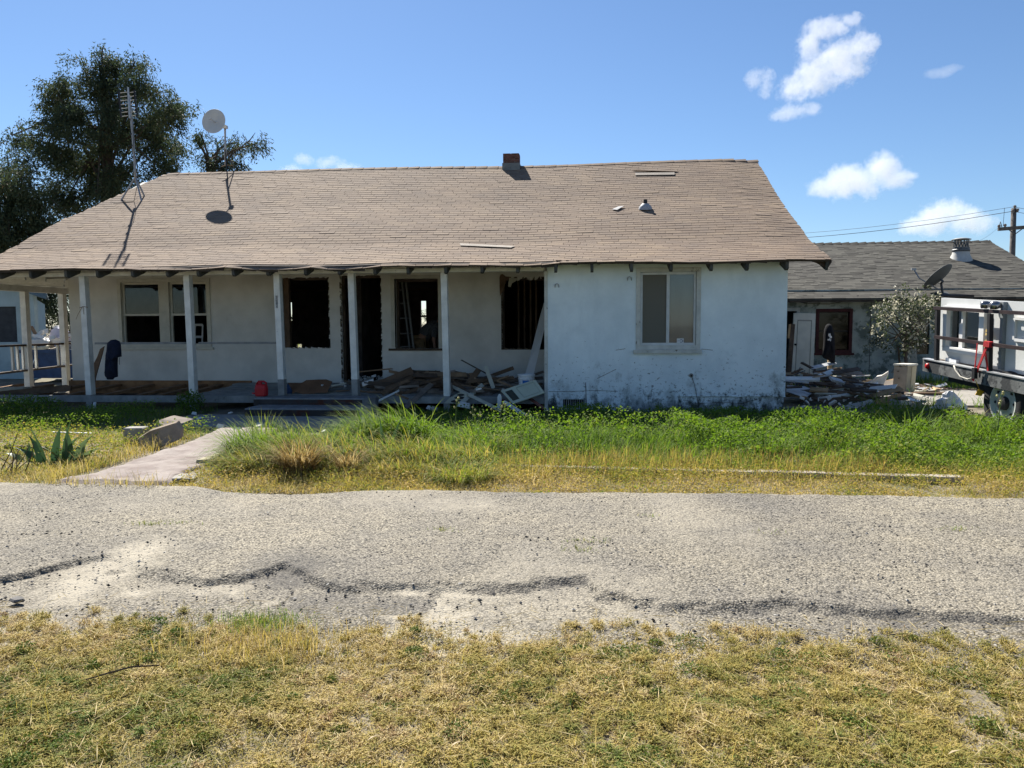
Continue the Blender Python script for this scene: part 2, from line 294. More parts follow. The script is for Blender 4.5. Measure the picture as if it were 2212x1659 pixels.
# ---------------------------------------------------------------- concrete walkway, landing, kerb, slabs
def blob_poly(c, pts, z, j=.0): return [Vector((c[0]+px, c[1]+py, z)) for px, py in pts]
PATH = M_('pinkish_walk_concrete', (.21, .17, .155), .95, .12, 3, .5, 60, c2=(.28, .245, .225), c3=(.15, .115, .105), thr3=(.58, .64), s3=4)
xs = np.linspace(0, 1, 40); ys = np.linspace(0, 1, 130); A, B = np.meshgrid(xs, ys); y0, y1 = 7.2, 11.35
Yp = y0 + (y1-y0)*B; xl = np.interp(Yp, [7.2, 7.6, 9, 11.4], [-5.35, -5.15, -5.2, -5.5]) + (fnoise(0*Yp, Yp, 3, 91)-.5)*.12; xr = np.interp(Yp, [7.2, 7.6, 9, 10, 11.4], [-4.05, -4.25, -4.33, -4.42, -4.6]) + (fnoise(0*Yp, Yp, 3, 92)-.5)*.12
Xp = xl + (xr-xl)*A; cell = np.floor(fnoise(Xp, Yp, 2.6, 95)*7); Zp = .022 + cell*.007 + (fnoise(Xp, Yp, 8, 97)-.5)*.012 - .05*((A < .02) | (A > .98) | (B < .01))
gridmesh('walkway', Xp, Yp, Zp, PATH)
MB().slab([(-6.7, 11.37, -.05), (-3.4, 11.37, -.05), (-3.2, 13.0, -.05), (-6.9, 13.0, -.05)], (0, 0, .075)).build('landing_slab', CONC, kind='structure')
MB().slab([(5.6, 15.2, -.05), (9.2, 15.0, -.05), (9.6, 18.6, -.05), (5.9, 18.4, -.05)], (0, 0, .07)).build('side_pavement', M_('pale_pavement', (.22, .205, .18), .95, .15, 3, .3, 60), kind='structure')
kx = np.linspace(-.9, 5.2, 12); mb = MB()
kp = [G(1150, 1017), G(2050, 1040)]; kdir = (kp[1]-kp[0]).normalized(); kn = Vector((-kdir.y, kdir.x, 0))
for i, (a, c) in enumerate([(-.35, 1.62), (1.625, 2.38), (2.385, 3.05), (3.06, 4.35)]):
    mk = MB(); p = kp[0]+kdir*a; q = kp[0]+kdir*c; p.z = q.z = -.01
    mk.slab([p, q, q+kn*.13, p+kn*.13], (0, 0, .06 + random.uniform(-.006, .006)))
    mk.build('kerb_section', M_('kerb_concrete', (.34, .30, .245), .95, .15, 4, .35, 70), bevel=.006, group='concrete kerb edging the grass strip', cat='kerb',
             label=['short kerb section lost in yellow grass at its left end', 'kerb section left of the chipped joint, half hidden by reddish grass', 'shortest bare kerb section in the middle of the strip', 'long kerb section running to the right below the clover'][i])
def stone(name, label, uv, z0, t, m, cat, group=None, d=(0, 0, 1)):
    return MB().slab([G(u, v, z0) for u, v in uv], Vector(d)*t).build(name, m, bevel=.008, label=label, cat=cat, group=group)
stone('paving_slab', 'pale yellowish flat slab beside the walkway under the grass tuft', [(423, 1002), (455, 1001), (520, 997), (532, 985), (470, 986)], .02, .045, M_('cream_stone', (.33, .30, .20), .9, .1, 6, .3, 60), 'slab', 'flat slabs by the walkway')
stone('paving_slab', 'thin grey flat slab lower right of the walkway near the driveway', [(345, 1040), (420, 1040), (425, 1029), (378, 1028)], .0, .03, CONC, 'slab', 'flat slabs by the walkway')
c = FY(290, 945, 9.9); MB().box((c.x, 9.95, .10), (.26, .22, .22), Matrix.Rotation(.15, 3, 'Z')).build('concrete_block', CONC, bevel=.012, label='square pale concrete block standing in weeds left of the walkway', cat='block')
pa, pb = FY(265, 953, 9.9), FY(385, 908, 10.2)
MB().slab([FY(297, 948, 9.5), FY(322, 932, 9.55), FY(379, 914, 9.7), FY(390, 930, 9.7), FY(388, 950, 9.65), FY(310, 982, 9.4)], (.01, .08, .03)).build('concrete_slab', M_('brownish_slab', (.27, .215, .16), .95, .2, 5, .4, 60), bevel=.006, label='brown broken slab leaning on edge beside the walkway', cat='slab')
MB().slab([FY(343, 908, 10.6), FY(352, 906, 10.6), FY(395, 914, 10.5), FY(360, 921, 10.4), FY(343, 914, 10.5)], (.04, .25, .03)).build('concrete_slab', WOODS[1], bevel=.006, label='small grey slab lying behind the brown leaning slab', cat='slab')
MB().tube([G(108, 934, .05), G(200, 937, .05)], .014, 8).build('metal_pipe', STEEL, label='thin pale pipe lying across the weeds at the shade edge', cat='pipe')
MB().beam(G(14, 965, .05), G(150, 972, .05), .07, .05, (0, 0, 1)).build('timber_edging', WOODS[2], label='dark weathered timber half sunk in the weeds at far left', cat='timber')
stone('driveway_rock', 'grey flat rock at the near left edge of the driveway', [(18, 1300), (40, 1293), (52, 1296), (55, 1301), (30, 1305)], 0., .02, M_('grey_rock', (.14, .135, .13), .95, .2, 8, .4), 'rock')
# ---------------------------------------------------------------- the farmhouse
HS = thing('farmhouse', (-4, 14.6, 0), 'long single storey stucco house with brown shingle roof and gutted open porch', 'house')
STUC = M_('porch_stucco', (.58, .565, .52), .95, .10, 1.6, .35, 90, c2=(.66, .64, .59), rnd=0, c3=(.42, .40, .36), thr3=(.62, .74), s3=1.4)
# weathered blue-white stucco with mildew that thins out upwards
m = M_('block_stucco', (.70, .79, .83), .95, .10, 1.5, .35, 90, c2=(.77, .85, .88), rnd=0, c3=(.58, .66, .70), thr3=(.62, .8), s3=1.7); STUB = m
n = m.node_tree.nodes; L = m.node_tree.links; b = n['Principled BSDF']; src = b.inputs['Base Color'].links[0].from_socket
gp = n.new('ShaderNodeNewGeometry'); sx = n.new('ShaderNodeSeparateXYZ'); L.new(gp.outputs['Position'], sx.inputs[0])
def mildew(scale, lo, hi, zk, z0, col, st, prev):
    mp = n.new('ShaderNodeMapping'); mp.inputs['Scale'].default_value = st; L.new(gp.outputs['Position'], mp.inputs[0])
    t = n.new('ShaderNodeTexNoise'); t.inputs['Scale'].default_value = scale; t.inputs['Detail'].default_value = 8; t.inputs['Roughness'].default_value = .7; L.new(mp.outputs[0], t.inputs['Vector'])
    q = n.new('ShaderNodeMath'); q.operation = 'MULTIPLY_ADD'; L.new(sx.outputs[2], q.inputs[0]); q.inputs[1].default_value = -zk; q.inputs[2].default_value = z0*zk
    w = n.new('ShaderNodeMath'); w.operation = 'MINIMUM'; L.new(q.outputs[0], w.inputs[0]); w.inputs[1].default_value = .12
    a = n.new('ShaderNodeMath'); a.operation = 'ADD'; L.new(t.outputs[0], a.inputs[0]); L.new(w.outputs[0], a.inputs[1])
    r = n.new('ShaderNodeValToRGB'); r.color_ramp.elements[0].position = lo; r.color_ramp.elements[1].position = hi; L.new(a.outputs[0], r.inputs[0])
    x = n.new('ShaderNodeMix'); x.data_type = 'RGBA'; L.new(r.outputs[0], x.inputs[0]); L.new(prev, x.inputs[6]); x.inputs[7].default_value = (*col, 1); return x.outputs[2]
o1 = mildew(2.2, .52, .72, .22, .55, (.17, .19, .18), (1, 1, .8), src); o1 = mildew(7, .52, .66, .42, .34, (.05, .06, .055), (1, 1, .6), o1)
o1 = mildew(13, .63, .66, .08, 1.2, (.20, .22, .22), (1, 1, 1.6), o1); o1 = mildew(1.1, .5, .75, .0, 0, (.58, .66, .70), (1, 1, .35), o1); L.new(o1, b.inputs['Base Color'])
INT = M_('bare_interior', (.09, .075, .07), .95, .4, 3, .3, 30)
FRONT, BACKW, REAR = 14.0, 16.2, 25.0
XL, XB, XR = -11.36, -.64, 3.59
def ux(u, v, Y): return FY(u, v, Y).x
H1 = (ux(262, 680, BACKW), ux(450, 680, BACKW), 1.14, 2.57); H2 = (ux(611, 680, BACKW), ux(712, 680, BACKW), 1.09, 2.62)
HD = (ux(735, 680, BACKW), ux(825, 680, BACKW), .30, 2.65); H3 = (ux(853, 680, BACKW), ux(947, 680, BACKW), 1.08, 2.56); H4 = (ux(1083, 680, BACKW), -.72, 1.05, 2.57)
MB().holes(XL, XB, .12, 2.85, BACKW, .16, [H1, H2, HD, H3, H4]).build('porch_wall', STUC, HS)
# torn stucco round the knocked-out openings
RAW = M_('torn_stucco_edge', (.09, .07, .05), .95, .5, 12, .6, 60)
def ragged(h, sides, depth, m=STUC):
    x0, x1, z0, z1 = h; mb = MB()
    for sd in sides:
        a, c = (z0, z1) if sd in 'lr' else (x0, x1); t = a
        while t < c:
            st = min(random.uniform(.03, .10), c-t); d = random.uniform(.1, 1)**1.6*depth; d2 = random.uniform(.2, 1)*d
            for_ = {'l': lambda q, e: (x0+e, BACKW, q), 'r': lambda q, e: (x1-e, BACKW, q), 'b': lambda q, e: (q, BACKW, z0+e), 't': lambda q, e: (q, BACKW, z1-e)}[sd]
            mb.slab([Vector(for_(t, -.004)) + Vector((0, -.003, 0)), Vector(for_(t, d)) + Vector((0, .004, 0)), Vector(for_(t+st*.6, d2)) + Vector((0, .002, 0)), Vector(for_(t+st, -.004)) + Vector((0, -.003, 0))], (0, .03, 0)); t += st*.8
    return mb.build('torn_edge', m, HS)
for h, sd, d, mm in ((H2, 'rtb', .035, STUC), (H2, 'rb', .03, RAW), (HD, 'lrt', .04, STUC), (HD, 'l', .05, RAW), (H4, 'ltb', .05, RAW), (H4, 't', .09, STUC), (H3, 'b', .03, RAW)): ragged(h, sd, d, mm)
for h in (H2, HD, H4, H3):      # bare studs lining the openings
    mb = MB(); x0, x1, z0, z1 = h
    mb.bb(x0-.03, x0+.05, BACKW+.165, BACKW+.25, z0, z1); mb.bb(x1-.05, x1+.03, BACKW+.165, BACKW+.25, z0, z1); mb.bb(x0+.052, x1-.052, BACKW+.166, BACKW+.25, z1-.06, z1+.03)
    mb.build('bare_stud', WOODS[2], HS)
MB().bb(H2[0]+.02, H2[0]+.13, BACKW+.03, BACKW+.15, H2[2]+.01, H2[3]-.01).build('bare_jamb', WOODS[0], HS)
mb = MB(); p0 = FY(1076, 596, BACKW-.03)
mb.slab([FY(u, v, BACKW-.012) for u, v in [(1079, 600), (1081, 593), (1086, 592), (1092, 597), (1104, 598), (1104, 603), (1094, 605), (1088, 625), (1080, 640), (1079, 620)]], (0, .03, 0)).build('split_lath', WOODS[0], HS)
MB().slab([FY(u, v, BACKW-.02) for u, v in [(1100, 600), (1118, 601), (1116, 606), (1106, 612), (1103, 620), (1097, 619)]], (0, .03, 0)).build('hanging_plaster', PALE, HS)
# front block, its foundation and corner
HW = (ux(1383, 670, FRONT), ux(1504, 670, FRONT), 1.16, 2.50)
MB().holes(XB, XR, -.05, 2.735, FRONT, .18, [HW, (1.72, XR, -.05, .285), (ux(1216, 870, 14), ux(1260, 870, 14), .05, .215)]).build('front_wall', STUB, HS)
mb = MB(); pts = [(1.70, .30)]; xx = 1.70
mb.bb(1.70, XR-.02, FRONT+.025, FRONT+.2, -.1, .2845).build('foundation', STUB, HS)
mb = MB(); zz = .283
for i in range(24):
    x0 = 1.72+i*.078; zz = .285 + (.012*math.sin(i*1.3) if i > 8 else 0)*random.random(); mb.box((x0+.039, FRONT-.004, zz), (.079, .012, .012+.008*random.random()))
mb.build('cracked_ledge', STUB, HS)
for pts in ([(1185, 845), (1230, 846), (1290, 843), (1330, 846)], [(1500, 873), (1560, 868), (1600, 872), (1640, 862)], [(1290, 818), (1310, 808), (1331, 797)], [(1351, 754), (1330, 757)], [(1515, 753), (1540, 756)]):
    MB().tube([FY(u, v+random.uniform(-1, 1), FRONT-.001) for u, v in pts], .004, 4).build('crack', RAW, HS)
MB().bb(XB-.05, XB+.01, FRONT-.012, FRONT+.09, 0, 2.54).build('corner_board', TRIM, HS)
MB().bb(XB-.04, XB+.12, FRONT+.1, BACKW, -.05, 2.75).build('return_wall', STUC, HS)
MB().bb(XR-.16, XR, FRONT+.185, REAR, -.05, 2.74).build('side_wall', STUB, HS)
MB().slab([(XR-.14, FRONT+.1, 2.742), (XR-.14, REAR, 2.742), (XR-.14, 19.33, 5.34)], (.12, 0, 0)).build('gable', STUB, HS)
MB().slab([(XL, FRONT+.3, 2.852), (XL, REAR, 2.852), (XL, 19.33, 5.3)], (.12, 0, 0)).build('gable', STUC, HS)
# rear and left walls, floor, ceiling, partitions: seen only through the openings
P1 = FY(622, 653, REAR); P2 = FY(632, 722, REAR); Q1 = FY(908, 650, REAR); Q2 = FY(921, 716, REAR)
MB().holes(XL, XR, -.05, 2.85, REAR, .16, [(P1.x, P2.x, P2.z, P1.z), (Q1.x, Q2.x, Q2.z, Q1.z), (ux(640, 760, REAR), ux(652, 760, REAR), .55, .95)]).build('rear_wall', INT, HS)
for p in ((P1, P2), (Q1, Q2)): MB().bb(p[0].x, p[1].x, REAR-.04, REAR, (p[0].z+p[1].z)/2-.03, (p[0].z+p[1].z)/2+.03).build('sash_bar', WOODS[2], HS)
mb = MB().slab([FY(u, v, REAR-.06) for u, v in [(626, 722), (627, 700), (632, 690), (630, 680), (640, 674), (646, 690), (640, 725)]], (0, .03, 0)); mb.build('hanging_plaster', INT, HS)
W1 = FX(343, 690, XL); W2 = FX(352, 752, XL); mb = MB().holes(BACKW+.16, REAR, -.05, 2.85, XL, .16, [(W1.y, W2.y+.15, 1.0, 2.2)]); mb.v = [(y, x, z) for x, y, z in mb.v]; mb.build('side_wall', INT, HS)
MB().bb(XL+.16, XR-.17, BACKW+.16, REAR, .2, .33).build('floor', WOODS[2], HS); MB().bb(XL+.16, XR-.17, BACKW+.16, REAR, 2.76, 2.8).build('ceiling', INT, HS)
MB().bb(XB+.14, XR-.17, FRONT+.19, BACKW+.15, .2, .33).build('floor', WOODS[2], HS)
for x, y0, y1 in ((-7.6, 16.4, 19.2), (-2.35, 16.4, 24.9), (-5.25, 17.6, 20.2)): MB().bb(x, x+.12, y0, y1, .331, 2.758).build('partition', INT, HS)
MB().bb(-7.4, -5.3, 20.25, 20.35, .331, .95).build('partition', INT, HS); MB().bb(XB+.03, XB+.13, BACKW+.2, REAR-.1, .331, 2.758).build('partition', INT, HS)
mb = MB()
for i in range(4): x = ux([1133, 1146, 1120, 1158][i], 690, 17.2); mb.bb(x-.02, x+.02, 17.2, 17.29, .34, 2.75)
mb.build('wall_stud', WOODS[0], HS)
# windows
DGL = glass('old_window_glass', (.75, .8, .8), .02, .15)
WF = M_('cream_window_paint', (.50, .48, .41), .7, .1, 6, .2, 40, c3=(.25, .22, .17), thr3=(.68, .74), s3=6)
def frame(mb, x0, x1, z0, z1, y, w, d):
    mb.bb(x0, x0+w, y, y+d, z0, z1); mb.bb(x1-w, x1, y, y+d, z0, z1); mb.bb(x0+w+.001, x1-w-.001, y+.002, y+d, z1-w, z1); return mb.bb(x0+w+.001, x1-w-.001, y+.002, y+d, z0, z0+w)
x0, x1, z0, z1 = H1; mb = MB(); wn_ = frame(mb, x0-.06, x1+.06, z0-.02, z1+.05, BACKW-.025, .075, .12).build('window', WF, HS)
MB().bb(x0-.1, x1+.1, BACKW-.055, BACKW+.02, z0-.075, z0-.022).build('sill', WF, wn_); xm = ux(356, 680, BACKW); MB().bb(xm-.11, xm+.11, BACKW-.015, BACKW+.1, z0+.058, z1-.028).build('mullion', WF, wn_)
zm = FY(356, 680, BACKW).z
for a, c in ((x0+.02, xm-.112), (xm+.112, x1-.02)):
    frame(MB(), a, c, zm-.02, z1-.028, BACKW+.05, .045, .04).build('sash', WF, wn_); MB().bb(a+.046, c-.046, BACKW+.065, BACKW+.07, zm+.026, z1-.074).build('pane', DGL, wn_)
    MB().bb(a, a+.04, BACKW+.04, BACKW+.09, z0+.06, zm-.022).build('stop_bead', WF, wn_); MB().bb(c-.04, c, BACKW+.04, BACKW+.09, z0+.06, zm-.022).build('stop_bead', WF, wn_)
x0, x1, z0, z1 = H3; w3 = MB(); w3.bb(x0-.08, x0, BACKW-.02, BACKW+.1, z0+.02, z1+.07); w3.bb(x1, x1+.08, BACKW-.02, BACKW+.1, z0+.02, z1+.07); w3.bb(x0+.001, x1-.001, BACKW-.018, BACKW+.1, z1, z1+.07)
w3 = w3.build('window_frame', WF, HS); MB().bb(x0-.14, x1+.1, BACKW-.05, BACKW+.05, z0-.045, z0).build('sill', WOODS[2], w3)
x0, x1, z0, z1 = HW; wv = frame(MB(), x0-.075, x1+.075, z0-.04, z1+.075, FRONT-.022, .075, .08).build('window', TRIM, HS)
MB().bb(x0-.12, x1+.1, FRONT-.06, FRONT+.02, z0-.11, z0-.042).build('sill', TRIM, wv)
AL = M_('dull_white_aluminium', (.55, .56, .55), .5, .08, 8, .05, 40)
frame(MB(), x0+.002, x1-.002, z0+.04, z1-.004, FRONT+.02, .04, .05).build('slider_frame', AL, wv); xm = ux(1443, 670, FRONT); MB().bb(xm-.027, xm+.027, FRONT+.012, FRONT+.065, z0+.081, z1-.045).build('meeting_stile', AL, wv)
MB().bb(x0, x1, FRONT-.015, FRONT+.06, z0+.001, z0+.039).build('track', TRIM, wv)
MB().bb(x0+.043, xm-.028, FRONT+.035, FRONT+.039, z0+.081, z1-.045).build('insect_screen', M_('insect_screen', (.14, .13, .105), .7, .12, 300, .3, 900, rnd=0), wv)
MB().bb(xm+.028, x1-.043, FRONT+.045, FRONT+.05, z0+.081, z1-.045).build('pane', glass('dusty_glass', (.8, .82, .82), .05, .3), wv)
MB().bb(xm+.0, x1-.02, FRONT+.12, FRONT+.125, z0+.05, z1-.02).build('curtain', M_('grey_curtain', (.30, .315, .32), .9, .12, 4, .2, 12, stretch=(1, 1, .1)), wv)
a, c = FY(1462, 742, FRONT+.04), FY(1477, 731, FRONT+.04); st = MB().bb(a.x, c.x, FRONT+.040, FRONT+.043, a.z, c.z).build('sticker', WHITE, wv)
cx_, cz_ = a.x+.07, (a.z+c.z)/2; arc = [(cx_+.045*math.cos(t), FRONT+.0385, cz_+.028*math.sin(t)) for t in np.linspace(-1.9, 1.9, 12)] + [(cx_-.008+.042*math.cos(t), FRONT+.0385, cz_+.018*math.sin(t)) for t in np.linspace(1.7, -1.7, 12)]
nv = M_('navy_print', (.01, .012, .09), .5, 0, 5, 0, 5, rnd=0); MB().slab(arc, (0, .001, 0)).build('crescent_print', nv, wv)
MB().bb(a.x+.012, a.x+.075, FRONT+.0385, FRONT+.0395, cz_-.004, cz_+.006).build('sticker_print', M_('grey_print', (.25, .27, .35), .5, 0, 5, 0, 5), wv)
# small things fixed to the front wall
for u, v in ((1203, 617), (1360, 602)):
    p = FY(u, v, FRONT-.02); MB().tube([p+Vector((-.035, .015, -.03)), p+Vector((-.03, -.02, .02)), p+Vector((0, -.03, .035)), p+Vector((.03, -.02, .02)), p+Vector((.035, .015, -.03))], .008, 6).build('wall_hook', STEEL, HS)
p = FY(1493, 811, FRONT); jb = MB().lathe([(0, -.012), (.035, -.012), (.04, .002)], p, (0, 1, 0), 12).build('cable_plate', CONC, HS); MB().lathe([(0, -.016), (.016, -.016), (.018, -.01)], p, (0, 1, 0), 10).build('cable_hole', BLACK, jb)
MB().tube([p+Vector((0, -.02, 0)), FY(1500, 830, FRONT-.03), FY(1506, 860, FRONT-.03), FY(1510, 886, FRONT-.05)], .005, 5).build('cable', BLACK, HS)
MB().tube([FY(1265, 826, FRONT-.04), FY(1266, 855, FRONT-.05), FY(1268, 890, FRONT-.08)], .006, 5).build('ground_wire', BLACK, HS)
vx0, vx1 = ux(1216, 870, 14), ux(1260, 870, 14); vt = MB().bb(vx0, vx1, FRONT+.09, FRONT+.10, .05, .215).build('crawl_vent', BLACK, HS)
mb = MB()
for i in range(9): mb.bb(vx0+.02+i*.04, vx0+.025+i*.04, FRONT+.06, FRONT+.065, .052, .213)
mb.build('vent_mesh', STEEL, vt)
# porch: skirt beam, header, posts, rails
PW = M_('porch_white_paint', (.66, .66, .62), .8, .12, 5, .25, 50, c3=(.22, .20, .17), thr3=(.66, .72), s3=4, rnd=.04)
GREYW = M_('grey_porch_paint', (.22, .225, .22), .85, .2, 5, .3, 40, c3=(.10, .09, .08), thr3=(.62, .7), s3=4)
MB().bb(-13.4, XB-.06, 13.93, 13.99, .135, .262).build('skirt_beam', GREYW, HS)
for a, c in ((-13.4, -9.2), (-9.196, -4.6), (-4.596, XB-.055)):
    MB().bb(a, c, 13.97, 14.05, 2.615, 2.735).build('header_board', PW, HS); MB().bb(a, c, 13.945, 14.07, 2.54, 2.612).build('header_trim', PW, HS)
POSTU = [(182, -.13), (407, -.1), (601, -.09), (761, -.1), (961, -.12)]
posts = []
for i, (u, ln) in enumerate(POSTU):
    x = ux(u, 600, FRONT); zb = -.03 if i in (0, 1, 4) else .275
    mb = MB(); x2 = x - ln*.3*0
    mb.beam((x-.012, 14.0, 2.538), (x+.018, 14.0, zb+.30), .115, .14, (0, -1, 0)); po = mb.build('porch_post', PW, HS, bevel=.004); posts.append(x)
    MB().beam((x+.018, 14.0, zb+.298), (x+.021, 14.0, zb), .117, .142, (0, -1, 0)).build('post_base', GREYW, po)
for a, c in ((0, 1), (1, 2)):
    MB().bb(posts[a]+.16, posts[c]-.06, 13.98, 14.02, 1.24, 1.28).build('handrail', GREYW, HS)
pl = posts[2]; np_ = MB()
for k, ch in enumerate('6520'):
    z = FY(598, 639, 14).z - k*.058; pq = MB().bb(pl-.035, pl+.005, 13.93, 13.945, z-.054, z).build('house_number', M_('number_tile', (.04, .05, .055), .5, .1, 9, .05), HS)
    fc = bpy.data.curves.new('d', 'FONT'); fc.body = ch; fc.size = .066; fc.align_x = 'CENTER'; fc.align_y = 'CENTER'; fc.extrude = .001
    fo = bpy.data.objects.new('tmp', fc); COL.objects.link(fo); dg = bpy.context.evaluated_depsgraph_get(); me = bpy.data.meshes.new_from_object(fo.evaluated_get(dg)); bpy.data.objects.remove(fo)
    di = bpy.data.objects.new('digit', me); COL.objects.link(di); di.parent = pq; di.location = Vector((pl-.015, 13.928, z-.027)) - OFF[pq]; di.rotation_euler = (PI/2, 0, 0); me.materials.clear(); me.materials.append(WHITE)
MB().tube([FY(172, 665, 13.93), FY(181, 662, 13.93), FY(190, 664, 13.93)], .006, 5).tube([FY(178, 662, 13.92), FY(168, 680, 13.92), FY(164, 690, 13.92)], .004, 5).tube([FY(180, 662, 13.92), FY(181, 679, 13.92)], .004, 5).build('tied_string', WOODS[3], HS)
# porch floor on the right, bare joists on the left
for i in range(12):
    y = 14.06+i*.176; z = .262+.09*(y-14)/2.2; xs_ = -7.45+random.uniform(-.15, .1)
    MB().bb(xs_, XB-.06, y, y+.168, z-.03, z+random.uniform(-.003, .003)).build('floor_board', GREYW, HS)
for x in (-12.6, -11.9, -11.0, -10.2, -9.45, -8.72, -8.3, -7.85):
    MB().beam((x, 14.05, .20), (x+random.uniform(-.12, .12), 16.12, .29), .05, .13, (1, 0, 0)).build('floor_joist', M_('joist_timber', (.20, .115, .06), .9, .35, 3, .3, 30), HS)
MB().bb(XL-.05, -7.2, 16.13, 16.19, .10, .385).build('sill_plate', M_('raw_brown_timber', (.27, .14, .065), .9, .35, 3, .3, 30), HS)
MB().bb(-13.4, XB, 16.1, 16.13, -.1, .1).build('skirt_board', WOODS[2], HS)
# side porch on the left: posts, beam, roof, railing
XS = -13.0
sp = [FX(u, 700, XS).y for u in (56, 137)]
for y in sp: MB().bb(XS-.07, XS+.07, y-.07, y+.07, .0, 2.40).build('porch_post', PW, HS, bevel=.004)
MB().bb(XS-.06, XS+.06, 14.08, 19.6, 2.40, 2.54).build('side_header', PW, HS)
MB().slab([(XS-.45, 14.2, 2.62), (XL-.05, 14.2, 2.70), (XL-.05, 19.6, 2.70), (XS-.45, 19.6, 2.62)], (0, 0, .05)).build('side_roof', M_('side_porch_soffit', (.25, .25, .23), .9, .15, 4, .2, 30), HS)
for i in range(9): MB().bb(XS-.4, XL-.06, 14.35+i*.6, 14.40+i*.6, 2.545, 2.64).build('rafter_tail', PW, HS)
def ys(u, v=780): return FX(u, v, XS).y
MB().bb(XS-.045, XS+.045, 14.06, 19.5, 1.13, 1.175).build('side_handrail', WOODS[2], HS); MB().beam((XS, 14.1, .50), (XS, 19.5, .62), .08, .045, (0, 0, 1)).build('bottom_rail', WOODS[1], HS)
for u in (28, 39, 51, 79, 126, 139): y = ys(u); MB().beam((XS, y-.01, 1.13), (XS, y+random.uniform(-.02, .02), .59), .05, .045, (1, 0, 0)).build('baluster', PW, HS)
p = FY(105, 603, 16.6); lt = MB().box((p.x, 16.6, p.z+.01), (.17, .15, .16)).build('porch_light', BLACK, HS); MB().box((p.x-.01, 16.6, p.z-.085), (.2, .17, .02)).build('lens', WHITE, lt)
p = FY(137, 598, 16.9); mb = MB(); [mb.tube([p+Vector((0, 0, -.06*k)), p+Vector((0, 0, -.06*k-.045))], .015, 6) for k in range(4)]; mb.tube([p+Vector((0, 0, .15)), p+Vector((0, 0, -.25))], .004, 4); mb.build('hanging_chain', STEEL, HS)
# steps
ST = M_('step_concrete', (.20, .20, .20), .95, .25, 4, .4, 70); RIS = M_('dark_reddish_riser', (.045, .04, .04), .95, .25, 4, .4, 70, c3=(.07, .025, .016), thr3=(.5, .62), s3=2.5)  # risers much darker than the treads, with reddish blotches
a, c = FY(546, 860, 13.4).x, FY(791, 860, 13.4).x; MB().slab([(a, 13.42, -.05), (c-.06, 13.42, -.05), (c+.08, 13.7, -.05), (c+.08, 13.92, -.05), (a, 13.92, -.05)], (0, 0, .325)).build('step', ST, HS, bevel=.012); MB().bb(a+.01, c-.08, 13.41, 13.418, -.04, .25).build('riser', RIS, HS)
a, c = FY(528, 900, 12.8).x, FY(779, 900, 12.8).x; MB().slab([(a, 12.8, -.05), (c, 12.8, -.05), (c+.1, 13.1, -.05), (c+.1, 13.415, -.05), (a, 13.415, -.05)], (0, 0, .205)).build('step', ST, HS, bevel=.012); MB().bb(a+.01, c-.02, 12.79, 12.798, -.04, .13).build('riser', RIS, HS)
# ---------------------------------------------------------------- shingle roof
PY, PZ = np.array([13.5, 14.78, 17.0, 19.33]), np.array([2.65, 3.09, 4.18, 5.47]); PS = np.concatenate([[0], np.cumsum(np.hypot(np.diff(PY), np.diff(PZ)))])
def dzx(x, y):
    x = np.asarray(x, float); k = np.clip((np.asarray(y)-14.2)/1.5, 0, 1)
    return k*(.05*np.clip((4.05-x)/.6, 0, 1) - .05*np.exp(-((x+1.2)/2.4)**2) - .02*np.clip((-6-x)/3, 0, 1)) + .012*np.sin(x*1.9+1)*np.clip((16-np.asarray(y))/2, 0, 1)
def roof(x, s): y = np.interp(s, PS, PY); return y, np.interp(s, PS, PZ) + dzx(x, y)
def xleft(y): return np.interp(y, [13.4, 14.65, 16.43, 17.87, 19.33], [-11.85, -11.70, -11.64, -11.21, -10.68])
XRT = 4.17
RM = bpy.data.materials.new('brown_shingle'); RM.use_nodes = True; n = RM.node_tree.nodes; L = RM.node_tree.links; b = n['Principled BSDF']; b.inputs['Roughness'].default_value = .92; b.inputs['Specular IOR Level'].default_value = .25
tc = n.new('ShaderNodeNewGeometry'); P = tc.outputs['Position']
at = n.new('ShaderNodeAttribute'); at.attribute_name = 'tint'; oi = n.new('ShaderNodeObjectInfo')
ad = n.new('ShaderNodeMath'); L.new(at.outputs['Fac'], ad.inputs[0]); L.new(oi.outputs['Random'], ad.inputs[1]); fr = n.new('ShaderNodeMath'); fr.operation = 'FRACT'; L.new(ad.outputs[0], fr.inputs[0])
base = ramp(fr.outputs[0], (0, (.165, .119, .088)), (.25, (.212, .157, .114)), (.55, (.18, .135, .103)), (.8, (.228, .17, .12)), (1, (.162, .118, .089)))
base = mixc(1., base, ramp(nz(.9, 6, .7), (.3, (.80, .80, .83)), (.7, (1.16, 1.14, 1.1))), 'MULTIPLY')
base = mixc(1., base, ramp(nz(170, 2), (.3, (.72, .72, .72)), (.7, (1.25, 1.25, 1.25))), 'MULTIPLY'); L.new(base, b.inputs['Base Color'])
bp = n.new('ShaderNodeBump'); bp.inputs['Strength'].default_value = .5; bp.inputs['Distance'].default_value = .004; L.new(nz(230, 2), bp.inputs['Height']); L.new(bp.outputs[0], b.inputs['Normal'])
DECK = M_('old_roof_deck', (.06, .05, .045), .95, .3, 5, .3, 40)
xs = np.linspace(0, 1, 60); ss = np.linspace(.03, PS[-1], 40); A, S = np.meshgrid(xs, ss); yy = np.interp(S, PS, PY); X = xleft(yy)+.03 + (XRT-.03-xleft(yy)-.03)*A; yy, Z = roof(X, S)
ny, nx = X.shape; T = np.stack([X, yy, Z-.006], -1).reshape(-1, 3); B_ = T-[0, 0, .045]; N0 = len(T)
